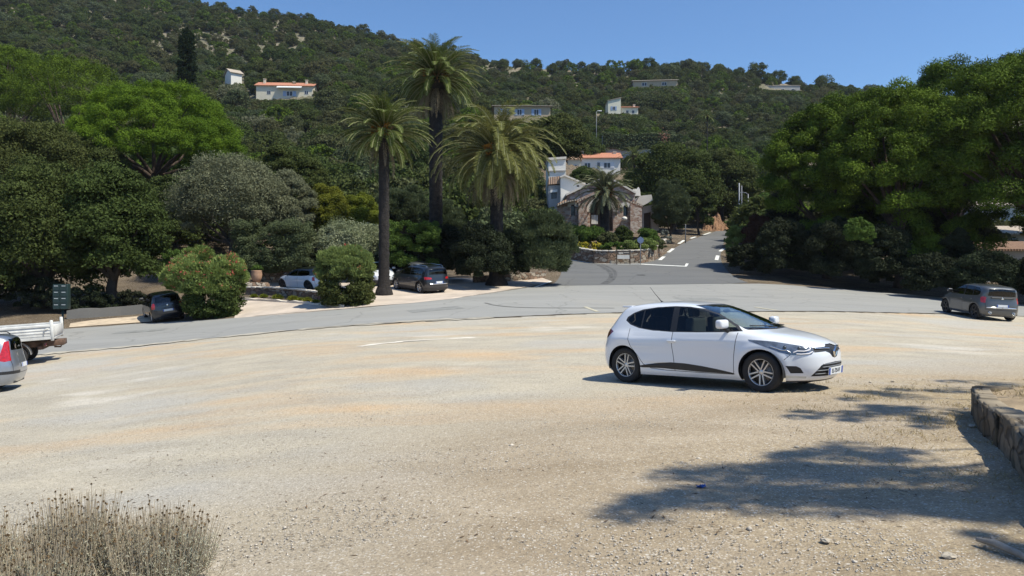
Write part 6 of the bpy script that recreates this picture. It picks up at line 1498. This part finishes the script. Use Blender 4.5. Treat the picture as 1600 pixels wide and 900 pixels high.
def roofrails(root, P, mat, z, y, x0, x1):
    for sg in (-1, 1):
        mb = MB(); mb.tube([(x0, sg*y, z-.06), (x0+.08, sg*y, z+.01), ((x0+x1)/2, sg*y, z+.035), (x1-.08, sg*y, z+.01), (x1, sg*y, z-.05)], .017, 6); mb.build('roof_rail', mat, root)
def bumper_bar(root, sh, z, t, mat, name='bumper_strip', half=.62, rear=True): bar_on(sh, [(0, z), (half, z)], t, -.0, name, mat, root, rear=rear)

# black small hatchback at the left verge
P = scaled(3.72, 1.66, 1.54, .29, 2.43, tail=.10, paintm=PM['black'], boxy=.05, rimmat=MAT['alloy'])
P['feat'] = std_feats(P, [(.66, .72), (.86, .70), (.90, .84), (.88, .98), (.74, 1.0), (.66, .90)])
car1, s1 = build_car('black_hatchback', 'small black hatchback at the verge beside the left oleander, seen from behind', 'car', P, place(256, 40.6), heading(-35), detail=.8)
mb = MB(); q = surf(s1, 0, .93, True); mb.ell((q.x-.02, 0, .93), (.02, .055, .055)); mb.build('emblem', MAT['chrome'], car1)
# white small hatchback with black roof
P = scaled(3.83, 1.727, 1.41, .33, 2.495, tail=.16, paintm=PM['white'], boxy=.08, rimmat=MAT['dark_alloy']); P['roof'] = PM['blackroof']; P['roofz'] = 1.0*P['kz']; P['mirrormat'] = PM['blackroof']; P['handles'] = ((-.16, .76),)
P['feat'] = std_feats(P, [(.68, .66), (.86, .66), (.86, .90), (.68, .90)], doors=3)
car2, s2 = build_car('white_small_hatchback', 'white small hatchback with black roof and dark wheels, parked behind the round oleander', 'car', P, place(478, 47.0), heading(-55), detail=.8)
# dark off-roader
P = scaled(4.64, 1.80, 1.67, .355, 2.67, tail=.26, paintm=PM['darkgrey'], boxy=.08, rimmat=MAT['alloy']); P['low'] = MAT['trim_rough']; P['lowz'] = .40
P['feat'] = std_feats(P, [(.46, .79), (.90, .76), (1.02, .90), (.80, .90), (.52, .87)])
car3, s3 = build_car('dark_off_roader', 'dark grey off-roader with silver roof rails parked right of the front palm', 'car', P, place(655, 45.6), heading(-40), detail=.8)
roofrails(car3, P, MAT['chrome'], 1.66, .56, -1.75, .35)
bumper_bar(car3, s3, .62, .035, MAT['chrome'])
# grey off-roader on the right
P = scaled(4.05, 1.77, 1.62, .35, 2.5, tail=.26, paintm=PM['midgrey'], boxy=.10, rimmat=MAT['dark_alloy']); P['roof'] = PM['blackroof']; P['roofz'] = 1.44*P['kz']
P['feat'] = std_feats(P, [(.70, .72), (.88, .72), (.98, .92), (.84, .97), (.70, .95)])
car4, s4 = build_car('grey_off_roader', 'compact grey off-roader with twin exhausts at the shaded right edge of the gravel', 'car', P, place(1526, 35.2), heading(3), detail=.8)
bumper_bar(car4, s4, .60, .03, MAT['chrome'], half=.66)
q = surf(s4, .3, .34, True)
for sg in (-1, 1):
    mb = MB(); mb.lathe([(.06, 0), (.06, .16), (.045, .16), (.045, 0)], 16, 0, Matrix.Translation((q.x+.10, sg*.52, .36)) @ Matrix.Rotation(math.radians(-90), 4, 'Y'), closed=True); mb.build('exhaust', MAT['chrome'], car4)
mb = MB(); bar_on(s4, [(0, .93*P['kz']), (.50, .93*P['kz'])], .03, .005, 'boot_strip', MAT['trim'], car4, rear=True)
mb = MB(); mb.ell((surf(s4, 0, 1.02, True).x-.015, 0, 1.02), (.02, .06, .045)); mb.build('emblem', MAT['chrome'], car4)
# silver estate at the left edge
P = scaled(4.20, 1.70, 1.52, .31, 2.48, tail=.22, paintm=PM['silver'], boxy=.07, rimmat=MAT['alloy'])
P['feat'] = [('bumper_pad', 'arcr', [(.36, .45), (1.12, .45), (1.06, .53), (.36, .53)], MAT['trim'])]+std_feats(P, [(.70, .76), (.88, .74), (1.04, .78), (.96, 1.0), (.88, 1.22), (.72, 1.24)])
car5, s5 = build_car('silver_estate_car', 'silver estate car with tall red tail light, cut by the left edge of the photo', 'car', P, place(-105, 18.8), heading(-112), detail=.8)
roofrails(car5, P, MAT['trim'], 1.50, .55, -1.6, .3)
# two more cars on the pad, half hidden
P = scaled(4.2, 1.75, 1.48, .315, 2.6, paintm=PM['white']); P['feat'] = std_feats(P, [(.66, .79), (.88, .79), (.92, .92), (.68, .95)]); P['low'] = MAT['trim_rough']; P['lowz'] = .42
build_car('pale_hatchback', 'pale car almost hidden behind the front palm trunk', 'car', P, place(590, 49.5), heading(158), detail=.6)
P = scaled(4.3, 1.78, 1.60, .33, 2.6, paintm=PM['midgrey']); P['feat'] = std_feats(P, [(.66, .79), (.88, .79), (.92, .92), (.68, .95)])
build_car('grey_car', 'dark grey car mostly hidden behind the dark off-roader with roof rails', 'car', P, place(640, 49.8), heading(-36), detail=.6)

# ---- white dropside truck, rear end
def truck():
    root = empty('dropside_truck', place(94, 26.6), heading(-113), 'white dropside truck with an empty weathered bed, cut by the left edge of the photo', 'truck')
    mw = simple('worn_white_truck_paint', (.62, .61, .58), .55, var=.2, scale=3); mr = simple('rusty_chassis', (.11, .065, .045), .9, var=.5, scale=5)
    fit_ground(root, root.location.x, root.location.y, heading(-113), 4.4, 1.15, .8)
    # local x forward, rear end at x=0
    def bxp(nm, c, d, m_, r_=.01): mb = MB(); mb.rbox(c, d, r_, seg=1); return mb.build(nm, m_, root)
    W_ = 2.0; L = 3.6; zf = .88
    bxp('bed_floor', (L/2, 0, zf), (L, W_, .08), mw)
    bxp('chassis', (L/2+.6, 0, .66), (L+1.6, .75, .20), mr)
    for sg in (-1, 1):
        mb = MB(); mb.rbox((L/2, sg*(W_/2), zf+.24), (L-.12, .035, .38), .01, seg=1)
        for zz in (.10, .20, .30, .40): mb.box((L/2, sg*(W_/2+.024), zf+zz), (L-.14, .018, .022))
        mb.box((L/2, sg*(W_/2+.01), zf+.435), (L-.1, .07, .05)); mb.box((L/2, sg*(W_/2+.005), zf+.02), (L-.04, .06, .09)); mb.build('side_board', mw, root)
        mb = MB(); mb.rbox((.03, sg*(W_/2), zf+.27), (.10, .09, .72), .02, seg=1); mb.tube([(.12, sg*(W_/2+.05), zf+.36), (.24, sg*(W_/2+.06), zf+.33), (.26, sg*(W_/2+.06), zf+.15)], .016, 6); mb.build('corner_post', mw, root)
        mb = MB(); prof = []; 
        M = Matrix.Translation((1.15, sg*(W_/2-.20), .36)) @ Matrix.Rotation(math.radians(90), 4, 'X')
        vs = []; fs = []
        for i in range(17):
            a = math.pi*i/16; vs += [(1.15+.44*math.cos(a), sg*(W_/2-.02), .36+.44*math.sin(a)), (1.15+.44*math.cos(a), sg*(W_/2-.34), .36+.44*math.sin(a))]
        for i in range(16): fs.append((2*i, 2*i+2, 2*i+3, 2*i+1))
        mb.add(vs, fs, 0, True); mb.build('mudguard', simple('grey_mudguard', (.30, .30, .30), .6), root)
    mb = MB(); mb.rbox((.0, 0, zf+.24), (.035, W_-.1, .38), .01, seg=1); mb.build('tailboard', mw, root)
    mb = MB(); mb.rbox((.45, 0, .55), (.18, 1.5, .12), .02); mb.box((.32, 0, .58), (.5, .10, .10)); mb.box((.30, .7, .66), (.08, .30, .12)); mb.box((.30, -.7, .66), (.08, .30, .12)); mb.tube([(.15, 0, .50), (-.05, 0, .48), (-.08, 0, .56)], .03, 6); mb.build('tow_bar', mr, root)
    for sg in (-1, 1): mb = MB(); mb.rbox((.27, sg*.78, .66), (.05, .26, .10), .01, seg=1); mb.build('tail_light', MAT['lens_dark_red'], root)
    ty, bk, rm = wheel_mesh(.34, .2, 'single', None, None)
    for wx in (1.15, 4.4):
        for sg in (-1, 1):
            w_ = bk.build('wheel', MAT['brake'], root); ty.build('tyre', MAT['tyre'], w_); rm.build('rim', MAT['metal_grey'], w_); w_.location = (wx, sg*(W_/2-.16), .34); w_.rotation_euler = (0, 0, math.pi if sg > 0 else 0)
    mb = MB(); mb.prism([(3.75, .55), (5.35, .50), (5.40, .95), (5.05, 1.25), (4.75, 1.98), (3.85, 2.02), (3.75, 1.9)], -.92, .92); cb = mb.build('cab', mw, root)
    for sg in (-1, 1): mb = MB(); mb.prism([(3.95, 1.30), (4.95, 1.28), (4.66, 1.86), (3.98, 1.88)], sg*.925, sg*.93); mb.build('window', MAT['glass_dark'], cb)
    mb = MB(); mb.tube([(3.7, -.9, zf+.1), (3.7, -.9, zf+.95), (3.7, .9, zf+.95), (3.7, .9, zf+.1)], .03, 6); mb.build('headboard', mw, root)
truck()
# ---------------------------------------------------------------- stone slab wall of the planter at the right
rng = np.random.default_rng(21)
WPX = [(1526, 650), (1532, 662), (1540, 676), (1556, 690), (1575, 706), (1598, 735), (1625, 772), (1670, 830), (1740, 900)]
wp = [tuple(ground(*p, 3.6)[:2]) for p in WPX]
wl = densify(smooth_line(wp, 1), .06, False); acc = 0; cuts = [0]; 
L_ = [0.0]
for i in range(1, len(wl)): L_.append(L_[-1]+math.dist(wl[i-1], wl[i]))
c0 = wl[0]; z0 = h1(*c0); sw = empty('slab_wall', (c0[0], c0[1], z0), 0, 'low wall of upright weathered stone slabs holding the planted bank at the right edge', 'stone wall')
def at_len(s_):
    i = min(max(1, int(np.searchsorted(L_, s_))), len(wl)-1); t = (s_-L_[i-1])/(L_[i]-L_[i-1]+1e-9); a, b = np.array(wl[i-1]), np.array(wl[i]); d = (b-a)/np.linalg.norm(b-a); return a+(b-a)*t, d
s_ = 0.0; k = 0
while s_ < L_[-1]-.2:
    wd = rng.uniform(.34, .62); p, d = at_len(min(s_+wd/2, L_[-1])); z = h1(*p); hh = rng.uniform(.29, .35); ang = math.atan2(d[1], d[0])
    mb = MB(); bm = bmesh.new(); bmesh.ops.create_cube(bm, size=1); bmesh.ops.subdivide_edges(bm, edges=bm.edges[:], cuts=4, use_grid_fill=True)
    for v in bm.verts:
        top = v.co.z > .3; co = Vector((v.co.x*(wd-.012), v.co.y*.11, v.co.z*(hh+.25)+(hh-.25)/2)); co += Vector(rng.normal(0, .006, 3)); 
        if top: co.z += rng.normal(0, .012)
        v.co = co
    bm.verts.ensure_lookup_table(); M = Matrix.Translation((p[0]-c0[0], p[1]-c0[1], z-z0)) @ Matrix.Rotation(ang, 4, 'Z') @ Matrix.Rotation(rng.normal(0, .03), 4, 'X')
    mb.add([v.co.copy() for v in bm.verts], [[v.index for v in f.verts] for f in bm.faces], 0, True, M); bm.free(); mb.build('stone_slab', MAT['slab_stone'], sw); s_ += wd
# coping mortar on top
mb = MB(); ss = 0.0
while ss < L_[-1]-.1:
    wd = rng.uniform(.25, .5); p, d = at_len(ss+wd/2); nrm = np.array([-d[1], d[0]]); nrm = nrm if nrm[0] > 0 else -nrm; q = p+nrm*.05
    M = Matrix.Translation((q[0]-c0[0], q[1]-c0[1], h1(*p)-z0+.32+rng.normal(0, .012))) @ Matrix.Rotation(math.atan2(d[1], d[0]), 4, 'Z'); mb.rbox((0, 0, 0), (wd*.98, .19+rng.normal(0, .02), .05), .018, 0, M, 2); ss += wd
mb.build('coping', simple('weathered_cap_stone', (.26, .21, .145), .95, var=.35, scale=4), sw)
mb = MB()
for kx_, ky_, r_ in ((0.20, .12, .15), (.40, .16, .14), (.12, .02, .11)): mb.rbox((kx_, ky_, .16), (r_*1.8, r_*1.6, r_*2.4), .05, seg=2)
mb.build('end_stone', MAT['slab_stone'], sw)
# the raised earth behind the slabs
inner = [(p[0]+(.10), p[1]+.02) for p in [wl[int(i)] for i in np.linspace(0, len(wl)-1, 40)]]
bankpoly = inner+[(wl[-1][0]+7, wl[-1][1]-1), (wl[-1][0]+12, 9), (inner[0][0]+9, inner[0][1]+1.5), (inner[0][0]+1.0, inner[0][1]+.35)]
MAT['bank'] = simple('dry_needle_litter', (.30, .225, .14), .95, var=.45, scale=3.0)
nt = MAT['bank'].node_tree; bump(nt, nt.nodes['Principled BSDF'], noise(nt, 22, 5, objpos(nt), .7), .6, .04)
edge_pts = np.array(inner)
def bank_h(x, y):
    d = np.sqrt(((np.stack([x, y], -1)[:, None]-edge_pts[None])**2).sum(-1)).min(1)
    return H(x, y)+.28+np.clip(d, 0, 3)*.06+.02*np.sin(x*5)*np.sin(y*6)
tag(drape('planted_bank', bankpoly, 0, MAT['bank'], .25, bank_h), kind='structure')

# ---------------------------------------------------------------- gravel, dry grass, litter
def scatter_stones(name, label, n, region, smin, smax, mat, seed):
    rng = np.random.default_rng(seed); P = []
    while sum(len(p) for p in P) < n:
        d = np.exp(rng.uniform(math.log(region[2]), math.log(region[3]), n)); px = rng.uniform(region[0], region[1], n); x = (px-800)/F*d
        m_ = noisemask(x, d) > rng.uniform(-2.2, 1.6, n); P.append(np.column_stack([x, d])[m_])
    P = np.concatenate(P)[:n]; keep = in_poly(P, [tuple(p) for p in lotpoly]); P = P[keep]
    keep = ~in_poly(P, bankpoly); P = P[keep]; n = len(P); z = H(P[:, 0], P[:, 1])
    base = np.array([(1, 0, 0), (.3, .95, 0), (-.8, .55, 0), (-.75, -.6, 0), (.35, -.9, 0), (.1, .05, .75), (.1, 0, -.4)], float)
    T_ = np.array([(0, 1, 5), (1, 2, 5), (2, 3, 5), (3, 4, 5), (4, 0, 5), (1, 0, 6), (2, 1, 6), (3, 2, 6), (4, 3, 6), (0, 4, 6)])
    s = smin*(smax/smin)**(rng.uniform(0, 1, n)**2.2); a = rng.uniform(0, 6.28, n); B = base[None]*s[:, None, None]*rng.uniform(.6, 1.3, (n, 7, 1)); B[:, :, 0] *= rng.uniform(.7, 1.5, (n, 1)); B[:, :, 2] *= rng.uniform(.4, 1.0, (n, 1))
    ca, sa = np.cos(a)[:, None], np.sin(a)[:, None]; X_ = B[:, :, 0]*ca-B[:, :, 1]*sa+P[:, :1]; Y_ = B[:, :, 0]*sa+B[:, :, 1]*ca+P[:, 1:]; Z_ = B[:, :, 2]+z[:, None]-s[:, None]*.15
    V = np.stack([X_, Y_, Z_], -1).reshape(-1, 3); T2 = (T_[None]+np.arange(n)[:, None, None]*7).reshape(-1, 3)
    tag(link(name, np_mesh(name, V, T2, mat, {'v': np.repeat(rng.uniform(0, 1, n), 10)})), label, 'gravel', kind='stuff')
def noisemask(x, y): return .5*np.sin(x*1.7+y*.6)+.4*np.sin(y*2.3-x*.9+1)+.3*np.sin(x*4.1-y*3.3)
def stone_v(name, a, b):
    m, nt, bs, out = mat_base(name); t = nd(nt, 'ShaderNodeAttribute', attribute_name='v').outputs['Fac']; nt.links.new(mixc(nt, t, a, b), bs.inputs['Base Color']); bs.inputs['Roughness'].default_value = .9; return m
scatter_stones('loose_gravel', 'loose small stones strewn over the gravel lot', 46000, (-60, 1700, 3.9, 22), .004, .011, stone_v('gravel_stone', (.30, .26, .21), (.66, .60, .52)), 31)
scatter_stones('coarse_gravel', 'coarser stones strewn over the near ground', 240, (-60, 1700, 3.9, 16), .010, .028, stone_v('coarse_stone', (.28, .24, .19), (.62, .56, .48)), 32)
def dry_grass():
    rng = np.random.default_rng(33); n = 16000; d = rng.uniform(5, 16, n); px = rng.uniform(1000, 1700, n); x = (px-800)/F*d
    w_ = np.clip((x-2.8)/2.5, 0, 1)*np.clip((13.6-d)/3, 0, 1); cl = (np.sin(x*2.6+1)*np.sin(d*3.1)+.6*np.sin(x*6+d*5)) > rng.uniform(-.3, 1.0, n)
    k = (rng.uniform(size=n) < w_) & cl; P = np.column_stack([x, d])[k]; P = P[~in_poly(P, bankpoly)]
    m_ = 1500; Q = np.column_stack([rng.uniform(wl[0][0], wl[0][0]+6, m_*4), rng.uniform(6, 14, m_*4)]); Q = Q[in_poly(Q, bankpoly)]
    zz = np.concatenate([H(P[:, 0], P[:, 1]), bank_h(Q[:, 0], Q[:, 1])]); P = np.concatenate([P, Q]); P = np.column_stack([P, zz]); k3 = 3; P = np.repeat(P, k3, 0)+np.column_stack([rng.normal(0, .02, (len(P)*k3, 2)), np.zeros(len(P)*k3)]); n = len(P)
    D_ = np.stack([rng.normal(0, .6, n), rng.normal(0, .6, n), np.ones(n)*.75], 1); D_ /= np.linalg.norm(D_, axis=1, keepdims=True); N_ = rand_unit(rng, n); N_ -= D_*(N_*D_).sum(1, keepdims=True); N_ /= np.linalg.norm(N_, axis=1, keepdims=True); L = rng.uniform(.025, .085, n)
    tag(link('dry_grass', np_mesh('dry_grass', leaves(P+D_*L[:, None]*.45, D_, N_, L, np.full(n, .006)), quads(n), leaf_mat('straw', (.26, .19, .09), (.50, .41, .24), (.34, .26, .13), .2, False), {'v': rng.uniform(0, 1, n), 'tint': rng.uniform(0, 1, n)})), 'short straw coloured dry grass around the slab wall and near ground', 'grass', kind='stuff')
dry_grass()
def litter():
    rng = np.random.default_rng(35); n = 2600; d = np.exp(rng.uniform(math.log(4.6), math.log(26), n)); px = rng.uniform(-50, 1650, n); x = (px-800)/F*d; P = np.column_stack([x, d]); P = P[in_poly(P, [tuple(p) for p in lotpoly]) & ~in_poly(P, bankpoly)]; n = len(P)
    P = np.column_stack([P, H(P[:, 0], P[:, 1])+.006]); a = rng.uniform(0, 6.28, n); D_ = np.stack([np.cos(a), np.sin(a), rng.normal(0, .12, n)], 1); N_ = np.tile([0, 0, 1.], (n, 1)); L = rng.uniform(.02, .07, n)
    tag(link('twig_litter', np_mesh('twig_litter', leaves(P, D_, N_, L, L*.22), quads(n), leaf_mat('twig_brown', (.07, .045, .03), (.20, .13, .08), (.1, .08, .05), .05, False), {'v': rng.uniform(0, 1, n), 'tint': rng.uniform(0, 1, n)})), 'dark twigs and leaf litter lying on the gravel', 'litter', kind='stuff')
litter()
# single larger stones and the bleached branch at the lower right
pr = None
for i, (px, py, r_) in enumerate([(1483, 872, .05), (1245, 700, .035), (1262, 726, .03), (1290, 848, .04), (1520, 668, .06), (1548, 672, .05), (1510, 640, .045), (1195, 590, .02), (1360, 598, .04), (1395, 597, .045)]):
    g = ground(px, py, 4.0)
    if pr is None:
        bm = bmesh.new(); bmesh.ops.create_icosphere(bm, subdivisions=2, radius=1); rg = np.random.default_rng(3)
        for v in bm.verts: v.co *= 1+rg.normal(0, .12); v.co.z *= .55
        pr = bpy.data.meshes.new('loose_stone'); bm.to_mesh(pr); bm.free(); pr.materials.append(simple('pale_stone', (.40, .35, .28), .9, var=.25, scale=3))
    o = link('loose_stone', pr, None, (g.x, g.y, g.z+r_*.25), i*1.7); r_ *= .62; o.scale = (r_*1.3, r_, r_); tag(o, 'pale loose stone lying on the near gravel', 'stone', 'loose pale stones on the near gravel')
g = ground(1590, 878, 4.0); br = empty('dead_branch', (g.x, g.y, g.z), 0, 'short bleached dead branch lying in the lower right corner', 'branch')
mb = MB(); s_ = g.y/F; mb.tube([(-18*s_, .25, .02), (-8*s_, .14, .035), (2*s_, 0, .03), (9*s_, -.10, .015)], [.012, .022, .02, .008], 7); mb.tube([(-8*s_, .14, .035), (-3*s_, .2, .05), (3*s_, .24, .03)], [.014, .01, .004], 6); mb.build('wood', simple('bleached_wood', (.26, .235, .20), .85, var=.3, scale=12), br)
g = ground(1096, 763, 4.0); mb = MB(); bm = bmesh.new(); bmesh.ops.create_grid(bm, x_segments=6, y_segments=5, size=.028); rg = np.random.default_rng(6)
for v in bm.verts: v.co.z = abs(rg.normal(0, .014)); v.co.x *= 1.3
mb.add([v.co.copy() for v in bm.verts], [[v.index for v in f.verts] for f in bm.faces], 0, False); bm.free()
tag(mb.build('crumpled_wrapper', simple('blue_plastic', (.03, .10, .36), .35), None, (g.x, g.y, g.z+.005)), 'small crumpled blue wrapper in the shade on the gravel', 'litter')

# ---------------------------------------------------------------- dry shrub in the lower left corner
MAT['stem'] = leaf_mat('dry_stem', (.33, .26, .18), (.70, .60, .45), (.46, .39, .29), .1, False)
MAT['sage'] = leaf_mat('sage_leaf', (.26, .25, .17), (.50, .50, .40), (.46, .38, .26), .2, False)
MAT['head'] = leaf_mat('dry_flower_head', (.10, .065, .04), (.24, .17, .10), (.2, .14, .07), .1, False)
def dry_shrub(label, px, D, wpx, ytop, n, seed):
    rng = np.random.default_rng(seed); x0 = (px-800)/F*D; z0 = float(Hp(px, D)); hmax = (HY-ytop)*D/F-z0; W_ = wpx*D/F/2
    root = empty('dry_shrub', (x0, D, z0), 0, label, 'shrub')
    SV = []; Sv = []; HV = []; LV = []
    for k in range(n):
        a = rng.uniform(0, 6.28); r_ = math.sqrt(rng.uniform())*W_; b = np.array([math.cos(a)*r_*.35, math.sin(a)*r_*.35*.8, 0]); h = hmax*(.55+.45*math.sqrt(max(0, 1-(r_/W_)**2)))*rng.uniform(.58, 1.0)
        t_ = np.array([math.cos(a)*r_*1.0+rng.normal(.01, .05), math.sin(a)*r_*.8+rng.normal(0, .05), h]); m_ = b*.35+t_*.65-np.array([0, 0, h*.22])+rng.normal(0, .02, 3); m_ = np.array([b[0]*.3+t_[0]*.75, b[1]*.3+t_[1]*.75, h*.42])
        P = [b, m_*.5+b*.5, m_, (m_+t_)/2+rng.normal(0, .006, 3), t_]
        for i in range(4):
            p, q = P[i], P[i+1]; d = q-p; L = np.linalg.norm(d); d = d/L; w_ = [.010, .006, .004, .0028][i]
            nn = np.cross(d, rand_unit(rng, 1)[0]); nn /= np.linalg.norm(nn); s2 = np.cross(d, nn)
            SV += [p-s2*w_/2, p+s2*w_/2, q+s2*w_/2, q-s2*w_/2]; Sv.append(rng.uniform())
            SV += [p-nn*w_/2, p+nn*w_/2, q+nn*w_/2, q-nn*w_/2]; Sv.append(rng.uniform())
        if rng.uniform() < .30:
            HV.append(t_)
        for i in range(34): u = rng.uniform(.22, .86); kk = min(3, int(u*4)); f = u*4-kk; LV.append(P[kk]*(1-f)+P[kk+1]*f+rng.normal(0, .012, 3))
    link('stems', np_mesh('stems', np.array(SV), quads(len(SV)//4), MAT['stem'], {'v': Sv, 'tint': rng.uniform(0, 1, len(Sv))}), root)
    HV = np.array(HV); c_ = HV[:, None]+np.zeros((len(HV), 5, 3)); c_ = c_.reshape(-1, 3)+rng.normal(0, .0015, (len(HV)*5, 3)); n_ = len(c_); D_ = rand_unit(rng, n_); N_ = rand_unit(rng, n_); N_ -= D_*(N_*D_).sum(1, keepdims=True); N_ /= np.linalg.norm(N_, axis=1, keepdims=True)
    link('flower_heads', np_mesh('flower_heads', leaves(c_, D_, N_, np.full(n_, .016), np.full(n_, .013)), quads(n_), MAT['head'], {'v': rng.uniform(0, 1, n_), 'tint': rng.uniform(0, 1, n_)}), root)
    LV = np.array(LV); n_ = len(LV); D_ = rand_unit(rng, n_)+np.array([0, 0, .9]); D_ /= np.linalg.norm(D_, axis=1, keepdims=True); N_ = rand_unit(rng, n_); N_ -= D_*(N_*D_).sum(1, keepdims=True); N_ /= np.linalg.norm(N_, axis=1, keepdims=True)
    tint = np.clip(.5+.5*np.sin(LV[:, 0]*9+seed)+rng.normal(0, .2, n_), 0, 1)
    link('leaves', np_mesh('leaves', leaves(LV, D_, N_, rng.uniform(.012, .028, n_), np.full(n_, .0048)), quads(n_), MAT['sage'], {'v': rng.uniform(0, 1, n_), 'tint': tint}), root)
dry_shrub('dry grey brown shrub with seed heads, cut by the left edge of the photo', -22, 4.6, 130, 792, 480, 51)
dry_shrub('tallest dry grey brown shrub with seed heads, lower left corner', 118, 4.45, 160, 756, 700, 52)
dry_shrub('dry shrub leaning right, right of the tallest one in the lower left corner', 245, 4.4, 170, 778, 620, 53)
dry_shrub('lower sage coloured dry shrub in front of the taller ones at the lower left', 60, 4.2, 170, 838, 520, 54)

# ---------------------------------------------------------------- air: slight haze over the far slope
m = bpy.data.materials.new('haze'); m.use_nodes = True; nt = m.node_tree; nt.nodes.remove(nt.nodes['Principled BSDF'])
pv = nt.nodes.new('ShaderNodeVolumePrincipled'); pv.inputs['Color'].default_value = (.86, .90, 1, 1); pv.inputs['Density'].default_value = 0.00011; pv.inputs['Anisotropy'].default_value = .3
nt.links.new(pv.outputs[0], nt.nodes['Material Output'].inputs['Volume'])
mb = MB(); mb.box((0, 0, 98), (5200, 5200, 284)); hz = mb.build('haze', m); tag(hz, kind='stuff')
